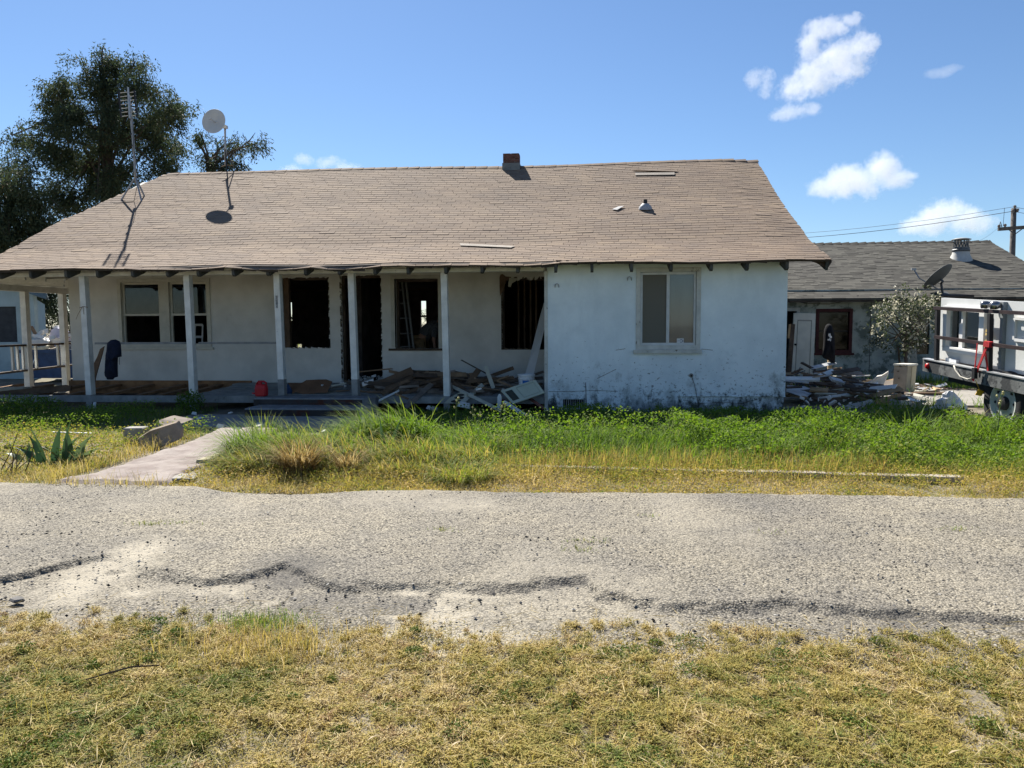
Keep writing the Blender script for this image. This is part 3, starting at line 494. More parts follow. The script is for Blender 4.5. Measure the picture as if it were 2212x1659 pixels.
q = (np.arange(ny-1)[:, None]*nx+np.arange(nx-1)[None]).ravel()[:, None]+np.array([0, 1, nx+1, nx]); ed = np.concatenate([np.arange(nx), np.arange(1, ny)*nx+nx-1, (ny-1)*nx+np.arange(nx-2, -1, -1), np.arange(ny-2, 0, -1)*nx])
RF = npmesh('roof', np.concatenate([T, B_]), np.concatenate([q, q[:, ::-1]+N0, np.stack([ed, ed+N0, np.roll(ed, -1)+N0, np.roll(ed, -1)], 1)]), None, DECK, parent=HS)
RR = MB().slab([(-10.68, 19.335, 5.45), (XRT, 19.335, 5.45), (XRT, 25.4, 2.55), (-11.85, 25.4, 2.55)], (0, 0, -.05)).build('rear_roof', RM, HS)
EXPO, TW = .131, .318
tabs = []                       # x0, x1, s0, course
NC = int(PS[-1]/EXPO)
for k in range(NC):
    s0 = k*EXPO-.035; y = float(np.interp(max(s0, 0), PS, PY)); x = float(xleft(y)) - random.random()*.05 - (k % 2)*TW/2*0
    off = ((k*.5 + .13*math.sin(k*.9)+.05*k) % 1)*TW; xl = float(xleft(y))+random.uniform(-.03, .03); x = xl - TW + off
    xr = XRT+random.uniform(-.012, .012)
    while x < xr:
        a, c = max(x, xl), min(x+TW, xr)
        if c-a > .04: tabs.append((a+.0036, c-.0036, s0, k))
        x += TW
def tabgeo(x0, x1, s0, k, droop=0., lift=None):
    """corner points of one tab: butt edge raised, head flush"""
    ln = EXPO*1.35; e0 = .006+random.random()*.003+(random.random() < .03)*.005; e1 = e0+random.uniform(-.0015, .0015); pts = []
    for x, e in ((x0, e0), (x1, e1)):
        y, z = roof(x, max(s0, 0)); 
        if s0 < 0: y += s0*.95; z += s0*.33
        y2, z2 = roof(x, s0+ln)
        d = droop if not isinstance(droop, tuple) else droop[0 if x == x0 else 1]
        pts.append([(x, y, z-.004-d), (x, y-.001, z+e-d), (x, y2, z2+.001)])
    return np.array(pts[0]+pts[1], float)
def sag(x):     # curled eave course over the porch
    return 0 if not -8.3 < x < -.5 else .012+.055*abs(math.sin(x*2.05+.6))*(.6+.4*math.sin(x*.9))
parts = []; rest = []
for t in tabs: (parts if t[3] < 6 else rest).append(t)
FQ = [(0, 3, 4, 1), (1, 4, 5, 2), (0, 1, 2), (3, 5, 4), (0, 2, 5, 3)]
for x0, x1, s0, k in parts:
    d = 0.
    if k == 0: d = (sag(x0)+random.uniform(-.006, .006), sag(x1)+random.uniform(-.006, .006))
    MB().add(tabgeo(x0, x1, s0, k, d), FQ).build('shingle', RM, RF)
V = np.concatenate([tabgeo(*t) for t in rest]); nt_ = len(rest); i = np.arange(nt_)[:, None]*6
npmesh('shingle_courses', V, np.concatenate([i+np.array([0, 3, 4, 1]), i+np.array([1, 4, 5, 2])]), np.concatenate([i+np.array([0, 1, 2]), i+np.array([3, 5, 4])]), RM, np.repeat(RNG.random(nt_), 6), parent=RF, kind='stuff')
x = -10.66
while x < XRT-.05:
    w = min(.285, XRT-x); zr = 5.475+float(dzx(x+.1, 19.3))+.012; lf = random.uniform(0, .006)
    MB().add([(x, 19.215, zr-.066), (x, 19.33, zr-.004), (x, 19.445, zr-.066), (x+w+.03, 19.215, zr-.062+lf), (x+w+.03, 19.33, zr+.002+lf), (x+w+.03, 19.445, zr-.062+lf), (x, 19.215, zr-.085), (x+w+.03, 19.215, zr-.083)], [(0, 3, 4, 1), (1, 4, 5, 2), (6, 7, 3, 0)]).build('ridge_shingle', RM, RF); x += .285
mb = MB()
for a, c in zip(range(3), range(1, 4)): mb.beam((XRT-.05, PY[a]+.06, PZ[a]-.11), (XRT-.05, PY[c]+.06, PZ[c]-.11+.0), .15, .04, (1, 0, 0))
mb.build('barge_board', M_('dark_fascia', (.05, .055, .05), .9, .3, 5, .3, 40), HS)
MB().slab([FY(u, v, 13.62) for u, v in [(1742, 560), (1796, 560), (1797, 566), (1790, 577), (1782, 578), (1765, 568)]], (0, .04, 0)).build('rafter_end', WOODS[2], HS)
DT = M_('dark_rafter_paint', (.07, .07, .065), .9, .3, 6, .3, 40)
for u in (-12, 57, 133, 202, 279, 353, 420, 497, 572, 654, 728, 804, 876, 958, 1037, 1114, 1197, 1276, 1362, 1448, 1535, 1613, 1700):
    x = ux(u+3, 575, 13.5); ln = random.uniform(-.02, .03); mb = MB(); z0 = 2.62
    mb.slab([(x-.025, 13.53+ln, z0), (x-.025, 13.54+ln, z0-.115), (x-.025, 13.60+ln, z0-.14), (x-.025, 14.3, z0+.09), (x-.025, 14.3, z0+.24)], (.05, 0, 0)).build('rafter_tail', DT, HS)
# hanging scraps of felt under the eave
for u in (1200, 1222, 1300, 1345): 
    p = FY(u, 562, 13.56); w = random.uniform(.05, .2); MB().slab([p, p+Vector((w, 0, 0)), p+Vector((w*.6, .01, -random.uniform(.03, .09))), p+Vector((w*.2, .02, -.03))], (0, .01, 0)).build('torn_felt', DECK, HS)
mb = MB(); x = -11.7  # ragged deck edge; its dark strip also paints the shadow gap under the eave
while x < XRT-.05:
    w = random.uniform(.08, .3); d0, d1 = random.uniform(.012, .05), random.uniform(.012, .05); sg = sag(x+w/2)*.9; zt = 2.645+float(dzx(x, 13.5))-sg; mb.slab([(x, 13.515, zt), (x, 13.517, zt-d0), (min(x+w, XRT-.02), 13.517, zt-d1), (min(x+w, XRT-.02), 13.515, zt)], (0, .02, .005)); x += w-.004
mb.build('shaded_eave_edge', DECK, HS)
# chimney
BR = M_('chimney_brick', (.12, .055, .048), .95, .35, 9, .5, 60, rnd=.3); MORT = M_('old_mortar', (.26, .235, .215), .95, .2, 20, .5, 60)
cx0 = ux(1086, 350, 19.1); CW = .40; cy0 = 19.12; zb = 5.36; ctop = FY(1100, 331, 19.12).z
CH = MB().bb(cx0+.012, cx0+CW-.012, cy0+.012, cy0+CW-.012, zb-.2, ctop-.015).build('chimney', MORT, HS)
fl = MB().box((cx0+CW/2, cy0+CW/2, zb+.05), (CW+.03, CW+.03, .22)); fl.build('cement_flashing', M_('grey_cement', (.17, .185, .185), .95, .2, 8, .4, 50), CH)
nco = 6; z = zb+.165; hh = (ctop-z)/nco
for k in range(nco):
    z0, z1 = z+k*hh+.004, z+(k+1)*hh-.005; sp_ = (.0, .2, .4) if k % 2 else (.0, .1, .29, .4)
    for a, c in zip(sp_[:-1], sp_[1:]):
        for y0, y1 in ((cy0, cy0+.09), (cy0+CW-.09, cy0+CW)):
            if k == nco-1 and a > .25 and y0 == cy0: continue
            j = random.uniform(-.006, .006); MB().bb(cx0+a+.005, cx0+c-.005, y0+j, y1+j, z0, z1).build('brick', BR, CH)
    for x0 in (cx0, cx0+CW-.09): MB().bb(x0+random.uniform(-.004, .004), x0+.09, cy0+.1, cy0+CW-.1, z0, z1).build('brick', BR, CH)
# things on the roof
def on_roof(u, v, dz=0.):
    for s in np.arange(.2, PS[-1], .01):
        y = float(np.interp(s, PS, PY)); p = FY(u, v, y)
        if p.z <= float(roof(p.x, s)[1]) : break
    return Vector((p.x, y, float(roof(p.x, s)[1])+dz))
def roofn(p): s = .5; return Vector((0, -.49, .87))
def loose(uv, m, label, lift=(.02, .02, .02, .02)):
    return MB().slab([on_roof(u, v, l) for (u, v), l in zip(uv, lift)], (0, -.003, .006)).build('loose_shingle', m, label=label, cat='shingle', group='loose shingles on the roof')
NEWSH = M_('faded_shingle', (.30, .265, .225), .9, .12, 6, .4, 200); SLATE = M_('grey_shingle_back', (.33, .33, .33), .8, .1, 6, .3, 100)
loose([(1322, 455), (1335, 449), (1348, 449), (1333, 457)], SLATE, 'small grey slipped shingle lying left of the roof vent pipe', (.02, .02, .035, .03))
loose([(993, 528), (1113, 534), (1104, 538), (995, 533)], NEWSH, 'long pale shingle strip slid down just above the porch eave', (.016, .016, .022, .018))
loose([(1372, 376), (1457, 375), (1457, 380), (1372, 381)], NEWSH, 'pale bare strip where a shingle is missing near the ridge', (.024, .024, .024, .024))
loose([(1365, 370), (1455, 369), (1466, 373), (1402, 374), (1380, 373)], RM, 'buckled brown shingles lifting just below the ridge', (.02, .02, .02, .05, .06))
vp = on_roof(1394, 452); vpipe = thing('roof_vent_pipe', vp, 'short black vent pipe with grey collar on the right roof slope', 'vent pipe')
MB().lathe([(.14, -.0), (.13, .05), (.07, .11), (.05, .12)], vp, (0, -.25, 1), 16).build('flashing_collar', M_('grey_lead', (.30, .31, .33), .6, .1, 8, .1), vpipe, smooth=True); MB().tube([vp+Vector((0, 0, .08)), vp+Vector((0, 0, .2))], .04, 12).build('pipe', BLACK, vpipe)
# television aerial
GAL = M_('dull_mast_metal', (.33, .33, .33), .5, .15, 12, .1, 60, metal=.5)
ab = on_roof(302, 428); top = FY(278, 205, ab.y-.1); TV = thing('television_aerial', ab, 'tall leaning television aerial mast on a tripod at the left roof edge', 'aerial')
knee = FY(293, 396, ab.y-.02); pts = [knee + (top-knee)*t + Vector((.02*math.sin(t*PI), 0, 0)) for t in np.linspace(0, 1, 8)]
MB().tube(pts, .028, 8).build('mast', GAL, TV, smooth=True)
for t in (.3, .43, .56, .72): p = knee+(top-knee)*t; MB().tube([p+Vector((0, 0, -.02)), p+Vector((0, 0, .02))], .034, 8).build('clamp_band', BLACK, TV)
for q in (on_roof(262, 432), on_roof(312, 424), on_roof(306, 435)): MB().tube([knee+Vector((0, 0, .15)), q], .02, 6).build('tripod_leg', GAL, TV)
hd = top + Vector((0, 0, -.2)); ax = (top-knee).normalized()
for sx_, s in ((-.19, 1), (.20, 1)): MB().beam(hd+Vector((sx_, -.03, -.32)), hd+Vector((sx_-.04, -.03, .30)), .035, .03).build('reflector_bar', BLACK, TV)
for i in range(7):
    z = -.3+i*.09; 
    MB().tube([hd+Vector((-.19, -.03, z)), hd+Vector((-.02, -.03, z+.015))], .008, 5).build('element', GAL, TV); MB().tube([hd+Vector((.05, -.03, z)), hd+Vector((.2, -.03, z+.02))], .008, 5).build('element', GAL, TV)
MB().tube([hd+Vector((.2, -.05, -.12)), hd+Vector((.12, -.06, -.18)), hd+Vector((.21, -.06, -.26))], .008, 5).build('element', GAL, TV)
MB().beam(hd+Vector((.03, -.05, -.35)), hd+Vector((.02, -.05, .36)), .03, .03).build('boom', STEEL, TV)
MB().tube([hd+Vector((.1, -.03, -.36)), hd+Vector((.07, 0, -.75)), hd+Vector((.06, .02, -1.1)), knee+Vector((.05, 0, .5)), knee+Vector((.06, -.02, 0)), on_roof(290, 436, .02), on_roof(245, 440, .02)], .007, 5).build('aerial_lead', BLACK, TV)
# white dish on the ridge
rb = FY(487, 384, 19.25); DS = thing('satellite_dish', rb, 'round white satellite dish on a pipe mast standing on the ridge', 'satellite dish', 'satellite dishes')
pt = FY(486, 270, 19.2); pbm = FY(487, 358, 19.2); MB().tube([pbm, pt], .026, 10).build('mast', STEEL, DS, smooth=True)
DK = M_('dark_steel_tube', (.07, .075, .08), .6, .2, 8, .1, 50)
j = FY(486, 320, 19.2)
for q in (on_roof(471, 388), FY(513, 378, 19.6), FY(492, 392, 18.9)):
    if q.y < 19: q = on_roof(492, 391)
    MB().tube([j, q], .015, 6).build('tripod_leg', DK, DS)
MB().tube([FY(479, 360, 19.1), FY(488, 357, 19.2), FY(503, 357, 19.45)], .012, 6).build('brace', WOODS[3], DS)
dc = FY(462, 262, 18.95); dn = Vector((-.03, -1, .12)).normalized(); rad = 26.5/1661*19
prof = [(0, .085), (rad*.3, .078), (rad*.6, .055), (rad*.85, .022), (rad, 0), (rad+.006, -.01), (rad, -.012), (rad*.6, .04), (0, .07)]
DM = M_('dish_white', (.58, .58, .56), .5, .05, 4, .05, 50); MB().lathe(prof, dc, -dn, 40).build('reflector', DM, DS, smooth=True)
MB().tube([dc-dn*.07, dc+dn*.16], .012, 8).tube([dc+dn*.15, dc+dn*.2], .03, 10).build('feed_horn', DM, DS); MB().tube([dc-dn*.09, dc-dn*.13+Vector((.1, .0, 0)), pt+Vector((0, 0, -.06))], .018, 8).build('dish_bracket', STEEL, DS); MB().box(pt+Vector((.02, -.02, -.06)), (.1, .08, .07)).build('clamp', STEEL, DS)
# ---------------------------------------------------------------- back house on the right
BY, RY = 22.0, 26.4
p = FY(1704, 645, 21.55); ez = p.z; rp = FY(1800, 526, RY); rz = rp.z; bxr = FY(2138, 521.5, RY).x
BH = thing('back_house', (8.5, 22, 0), 'small grey stucco house with dark shingle roof behind the debris yard', 'house')
PEEL = M_('peeling_stucco', (.27, .31, .29), .95, .2, 2.2, .4, 70, c2=(.40, .44, .41), rnd=0, c3=(.12, .145, .13), thr3=(.50, .56), s3=2.4)
dz0, dz1 = ux(1690, 700, BY), ux(1720, 700, BY); dtop = FY(1715, 672, BY).z
wr = (ux(1766, 700, BY), ux(1837, 700, BY), FY(1800, 760, BY).z, FY(1800, 670, BY).z); w2 = (ux(1952, 720, BY), ux(2008, 720, BY), .7, 1.95)
MB().holes(3.9, bxr-.35, -.05, ez+.25, BY, .18, [(dz0, dz1, -.05, dtop), wr, w2]).build('front_wall', PEEL, BH)
MB().bb(3.9, bxr-.4, BY+1.2, BY+1.25, -.05, ez).build('inner_wall', INT, BH); MB().bb(3.9, 4.05, BY+.19, RY*2-BY, 0, ez).build('side_wall', PEEL, BH); MB().bb(bxr-.5, bxr-.35, BY+.19, RY*2-BY, 0, ez).build('side_wall', PEEL, BH)
MB().slab([(bxr-.48, BY+.2, ez+.251), (bxr-.48, RY*2-BY, ez+.251), (bxr-.48, RY, rz-.1)], (.12, 0, 0)).build('gable', PEEL, BH)
DR = M_('door_trim_white', (.40, .40, .37), .8, .12, 6, .2, 40); RED = M_('dark_red_window_paint', (.05, .010, .012), .7, .25, 7, .25, 40, c3=(.05, .04, .04), thr3=(.64, .7))
mb = MB(); mb.bb(dz1, dz1+.09, BY-.03, BY+.1, 0, dtop+.09); mb.bb(dz0, dz1-.001, BY-.028, BY+.1, dtop, dtop+.09); mb.build('door_frame', DR, BH)
fr_ = frame(MB(), wr[0]-.05, wr[1]+.05, wr[2]-.03, wr[3]+.04, BY-.03, .085, .12).build('window', RED, BH); MB().bb(wr[0]-.08, wr[1]+.1, BY-.06, BY+.02, wr[2]-.09, wr[2]-.032).build('sill', RED, fr_)
MB().bb(wr[0]+.051, wr[1]-.051, BY+.04, BY+.045, wr[2]+.071, wr[3]-.061).build('pane', glass('dark_screen_glass', (.04, .045, .05), .1, .1), fr_); MB().bb(wr[0]+.051, wr[1]-.051, BY+.03, BY+.06, (wr[2]+wr[3])/2-.015, (wr[2]+wr[3])/2+.015).build('meeting_rail', BLACK, fr_)
MB().bb(w2[0], w2[1], BY+.05, BY+.055, w2[2], w2[3]).build('window', glass('dark_pane', (.3, .32, .35), .1, .25), BH)
for x in np.arange(4.6, bxr-.5, .92): MB().bb(x, x+.045, 21.6, BY, ez-.05, ez+.07).build('rafter_tail', DT, BH)
mb = MB(); mb.bb(4.0, bxr, 21.5, 21.53, ez-.10, ez-.01); mb.build('fascia', M_('grey_green_fascia', (.18, .2, .19), .85, .15, 5, .2, 40), BH)
sx0 = ux(1880, 700, BY); MB().bb(sx0, sx0+.012, BY-.006, BY+.02, .2, ez).build('stucco_joint', DECK, BH)
MB().tube([FY(1704, 648, 21.9), FY(1740, 655, 21.9), FY(1790, 657, 21.9), FY(1850, 647, 21.9)], .008, 5).build('slack_cable', BLACK, BH)
BRM = bpy.data.materials.new('dark_shingle'); BRM.use_nodes = True; n = BRM.node_tree.nodes; L = BRM.node_tree.links; b = n['Principled BSDF']; b.inputs['Roughness'].default_value = .93; b.inputs['Specular IOR Level'].default_value = .2
P = n.new('ShaderNodeNewGeometry').outputs['Position']; at = n.new('ShaderNodeAttribute'); at.attribute_name = 'tint'
base = ramp(at.outputs['Fac'], (0, (.045, .043, .038)), (.4, (.068, .065, .057)), (.75, (.095, .091, .078)), (1, (.06, .057, .05))); base = mixc(1., base, ramp(nz(160, 2), (.3, (.7, .7, .7)), (.7, (1.3, 1.3, 1.3))), 'MULTIPLY'); L.new(base, b.inputs['Base Color'])
nS = math.hypot(RY-21.45, rz-ez); by = lambda s: 21.45+(RY-21.45)*s/nS; bz = lambda s, x: ez+(rz-ez)*s/nS + .02*math.sin(x*.8)*(1-abs(2*s/nS-1)) - .03*math.exp(-((x-7)/1.5)**2)*math.sin(min(s/nS, 1)*PI)
BRF = MB().slab([(3.8, 21.47, ez-.055), (bxr, 21.47, ez-.055), (bxr, RY, rz-.055), (3.8, RY, rz-.055)], (0, 0, -.05)).build('roof', DECK, BH)
MB().slab([(3.8, RY+.005, rz-.01), (bxr, RY+.005, rz-.01), (bxr, 2*RY-21.45, ez-.02), (3.8, 2*RY-21.45, ez-.02)], (0, 0, -.05)).build('rear_roof', BRM, BH)
V = []; tn = []; k = 0; s = -.02
while s < nS-.05:
    x = 3.8 + random.random()*.2
    while x < bxr:
        w = random.choice((.16, .24, .36, .2)); x1 = min(x+w, bxr); e = random.choice((.004, .005, .012)); ss_ = s - (.014 if e > .01 else 0); s2 = min(s+.20, nS)
        for xx in (x, x1): V += [(xx, by(ss_), bz(ss_, xx)-.05), (xx, by(ss_), bz(ss_, xx)+e), (xx, by(s2), bz(s2, xx)+.001)]
        tn.append(random.random()); x = x1
    s += .143
V = np.array(V); nt_ = len(tn); i = np.arange(nt_)[:, None]*6
npmesh('shingle_courses', V, np.concatenate([i+np.array([0, 3, 4, 1]), i+np.array([1, 4, 5, 2])]), np.concatenate([i+np.array([0, 1, 2]), i+np.array([3, 5, 4])]), BRM, np.repeat(np.array(tn), 6), parent=BRF, kind='stuff')
x = 3.8
while x < bxr:
    w = min(.3, bxr-x); MB().add([(x, RY-.13, rz-.055), (x, RY, rz+.01), (x, RY+.13, rz-.055), (x+w, RY-.13, rz-.03), (x+w, RY, rz+.045), (x+w, RY+.13, rz-.03), (x+w, RY-.13, rz-.06)], [(0, 3, 4, 1), (1, 4, 5, 2), (0, 6, 3)]).build('ridge_shingle', BRM, BRF); x += .27
def on_back(u, v):
    for s in np.arange(.0, nS, .01):
        p = FY(u, v, by(s))
        if p.z <= bz(s, p.x): break
    return Vector((p.x, by(s), bz(s, p.x)))
tv = on_back(2075, 558); VT = thing('turbine_vent', tv, 'round slotted metal roof vent on a flared base', 'roof vent')
VM = M_('vent_dark_metal', (.10, .105, .11), .5, .2, 8, .1, 50, metal=.4); VB = M_('vent_pale_base', (.42, .42, .40), .7, .1, 8, .1)
MB().lathe([(.36, -.12), (.30, .0), (.24, .12), (.23, .2)], tv, (0, -.05, 1), 20).build('flared_base', VB, VT, smooth=True); MB().lathe([(.23, .18), (.25, .22), (.25, .25), (.23, .27), (.23, .33)], tv, n=20).build('collar', VM, VT)
for i in range(14):
    a = i*2*PI/14; p = tv+Vector((.2*math.cos(a), .2*math.sin(a), .3)); MB().beam(p, tv+Vector((.19*math.cos(a+.3), .19*math.sin(a+.3), .56)), .03, .012, (math.cos(a), math.sin(a), 0)).build('vane', VM, VT)
MB().lathe([(.0, .62), (.16, .60), (.27, .565), (.265, .55), (0, .55)], tv, n=24).build('cap', VB, VT, smooth=True)
# dark dish over the eave
db = on_back(2036, 634); DD = thing('satellite_dish', db, 'dark grey oval satellite dish at the eave of the back house', 'satellite dish', 'satellite dishes')
dc = FY(2026, 598, db.y-.15); dn = Vector((-.45, .45, .62)).normalized(); rr = .43; GD = M_('dark_dish_grey', (.10, .11, .115), .6, .1, 5, .1)
MB().lathe([(0, -.09), (rr*.4, -.075), (rr*.75, -.035), (rr, .0), (rr+.008, .008), (rr, .015), (rr*.7, -.02), (0, -.075)], dc, dn, 36).build('reflector', GD, DD, smooth=True)
MB().tube([dc-dn*.1, dc-dn*.18, FY(2033, 612, db.y-.05), db], .03, 8).build('mount_post', DK, DD); MB().tube([dc-dn*.07+Vector((0, 0, -.3)), dc+dn*.1+Vector((-.38, .05, -.1)), dc+dn*.3+Vector((-.36, .1, 0))], .018, 6).build('feed_arm', GAL, DD)
MB().box(dc+dn*.32+Vector((-.36, .1, 0)), (.12, .07, .06)).build('feed_horn', GAL, DD); MB().box(db, (.3, .25, .03), Matrix.Rotation(.4, 3, 'X')).build('base_plate', DK, DD)
MB().slab([(dzx_, y_, z_) for dzx_, y_, z_ in [(ux(2010, 640, 21.3), 21.0, ez+.02), (ux(2092, 640, 21.3), 21.0, ez+.04), (ux(2100, 646, 21.3), 21.46, ez+.08), (ux(2010, 646, 21.3), 21.46, ez+.08)]], (0, 0, -.06)).build('eave_hood', DECK, BH)
# loose door and plywood leaning there
def panel_door(name, corners, t, m, parent=None):
    return MB().slab(corners, t)
q = [FY(u, v, y) for u, v, y in ((1708, 821, 21.45), (1756, 822, 21.2), (1762.5, 677, 21.45), (1715.5, 676, 21.7))]; dv = Vector((.35, -.94, 0))*.04
LD = MB().slab(q, -dv).build('loose_door', M_('cream_door_paint', (.66, .62, .52), .7, .08, 4, .1), label='cream single panel door standing open beside the red window', cat='door', bevel=.004)
def inq(q, a, b_, o): return q[0]*(1-a)*(1-b_)+q[1]*a*(1-b_)+q[2]*a*b_+q[3]*(1-a)*b_+o
for a0, b0, a1, b1 in ((.17, .06, .2, .9), (.8, .06, .83, .9), (.2, .88, .8, .9), (.2, .06, .8, .08)): MB().slab([inq(q, a, b_, dv*.05) for a, b_ in ((a0, b0), (a1, b0), (a1, b1), (a0, b1))], dv*.15).build('panel_moulding', M_('cream_moulding', (.30, .285, .24), .7, .08, 4, .1), LD)
MB().lathe([(0, .07), (.025, .06), (.03, .04), (.012, .02), (.02, 0)], inq(q, .1, .53, Vector()), dv, 10).build('door_knob', BLACK, LD)
pw = [FY(1925, 806, 20.9), FY(1979, 743, 21.2), FY(1983, 806, 20.9)]; MB().slab(pw, (0, .04, .01)).build('plywood_offcut', M_('grey_plywood', (.24, .23, .19), .9, .15, 4, .2), label='triangular plywood offcut leaning against the wall under the shrub', cat='plywood')
# ---------------------------------------------------------------- pale shed and blue skip at far left
SH = thing('garden_shed', (-16, 22, 0), 'pale blue shed with a dark boarded window at the left edge', 'shed')
BLU = M_('pale_blue_boards', (.33, .42, .44), .9, .1, 3, .2, 40, rnd=0); shx = ux(77, 730, 22); wx = ux(36, 700, 22)
MB().holes(-24, shx, -.05, 2.9, 22, .15, [(wx-1.4, wx, FY(30, 739, 22).z, FY(30, 662, 22).z)]).build('wall', BLU, SH); MB().beam((shx-.1, 22.2, 1.15), (shx-3.4, 27, 1.15), 2.5, .1, (1, .6, 0)).build('side_wall', BLU, SH)
MB().bb(wx-1.42, wx+.02, 22.06, 22.1, FY(30, 739, 22).z-.02, FY(30, 662, 22).z+.02).build('window_board', M_('dark_board', (.05, .055, .06), .9, .2, 5, .2), SH)
e1, e0 = FY(101, 636, 21.6), FY(8, 607, 21.6); dr = e0-e1
MB().slab([e1, e1-dr*-6, e1-dr*-6+Vector((-3, 5, .0)), e1+Vector((-3.6, 5, 0))], (0, 0, .05)).build('roof', M_('blue_grey_roofing', (.11, .15, .18), .8, .15, 4, .2), SH)
MB().beam(e1+Vector((0, -.02, -.06)), e1+dr*6+Vector((0, -.02, -.06)), .15, .03, (0, -1, 0)).build('fascia', M_('blue_fascia', (.09, .14, .18), .8, .15, 4, .2), SH)
SK = thing('rubbish_skip', (-13, 20.5, 0), 'dark blue metal skip heaped with rubble behind the side porch', 'skip'); SB = M_('skip_blue', (.035, .065, .14), .6, .2, 4, .15, 40, c3=(.12, .06, .04), thr3=(.68, .74))
a, c = ux(44, 780, 20.5), ux(175, 780, 20.5); zt = FY(90, 757, 20.5).z
MB().slab([(a+.25, 20.5, .12), (c-.25, 20.5, .12), (c, 20.5, zt), (a, 20.5, zt)], (0, .04, 0)).build('front_side', SB, SK); MB().slab([(a, 20.54, zt), (a, 22, zt), (a+.25, 22, .12), (a+.25, 20.54, .12)], (.04, 0, 0)).build('end', SB, SK); MB().bb(a, c, 22.001, 22.05, .12, zt).build('back_side', SB, SK)
MB().bb(a+.3, c, 20.55, 22, .13, .2).build('floor', SB, SK); MB().bb(a-.02, c, 20.44, 20.499, zt-.07, zt+.02).build('rim', SB, SK); MB().beam(FY(66, 795, 20.42), FY(78, 772, 20.42), .04, .03).build('lever', STEEL, SK)
mb = MB(); xs = np.linspace(a+.1, c-.1, 14); ys_ = np.linspace(20.56, 21.98, 8); X, Y = np.meshgrid(xs, ys_); Z = zt-.05+.3*np.sin((Y-20.5)/1.5*PI)*(.6+.7*RNG.random(X.shape))*np.clip((X-a)/1.2, .2, 1)
gridmesh('rubble_fill', X, Y, Z, M_('rubble', (.30, .27, .23), .95, .4, 6, .6, 30), kind='stuff'); bpy.context.scene.collection.objects['rubble_fill'].parent = SK; bpy.context.scene.collection.objects['rubble_fill'].location = -Vector((-13, 20.5, 0))
LILAC = M_('lilac_plaster', (.40, .40, .50), .8, .12, 4, .2)
def junk(lst, grp, cat_='debris'):
    for nm, lab, cat, pts, d, mm in lst: MB().slab(pts, d).build(nm, mm, label=lab, cat=cat, group=grp)
junk([('painted_panel', 'lilac broken panel standing in the rubble of the blue skip', 'panel', [FY(u, v, 21) for u, v in [(105, 728), (111, 712), (122, 708), (134, 713), (146, 722), (146, 738), (126, 742)]], (.05, .12, .02), LILAC),
      ('painted_panel', 'lower lilac tile shaped panel slipping down the skip rubble', 'panel', [FY(u, v, 20.8) for u, v in [(113, 735), (124, 727), (140, 744), (131, 752), (118, 748)]], (.03, .08, .02), LILAC),
      ('plank', 'orange tan plank sticking up from the skip beside the shed corner', 'plank', [FY(u, v, 21) for u, v in [(64, 706), (67, 704), (81, 728), (77, 731)]], (.02, .05, 0), WOODS[3]),
      ('white_board', 'white sheet lying on the left of the skip heap', 'board', [FY(u, v, 20.7) for u, v in [(64, 734), (82, 733), (106, 737), (104, 744), (80, 746), (64, 746)]], (.02, .25, .05), WHITE),
      ('insulation_batt', 'pale yellow foam lump hanging over the skip edge', 'foam', [FY(u, v, 20.45) for u, v in [(68, 752), (90, 750), (106, 746), (104, 753), (88, 757), (72, 758)]], (0, .1, .03), M_('cream_foam', (.5, .45, .33), .9, .15, 8, .3)),
      ('paper_sheet', 'white torn sheet on top of the skip heap', 'sheet', [FY(u, v, 21.2) for u, v in [(112, 707), (122, 703), (127, 708), (119, 712)]], (.02, .08, 0), WHITE)], None)
for i in range(26):
    u = random.uniform(62, 150); v = random.uniform(716, 752); p = FY(u, v, random.uniform(20.6, 21.4)); a_ = random.uniform(-.6, .6); l_ = random.uniform(.2, .6)
    MB().beam(p, p+Vector((math.cos(a_)*l_, random.uniform(-.2, .2), math.sin(a_)*l_)), random.uniform(.05, .16), .02).build('rubble_board', random.choice((WHITE, PALE, WOODS[3], WOODS[1], PLASTER)), label='broken board scrap poking out of the heap in the blue skip', cat='board scrap', group='board scraps heaped in the blue skip')
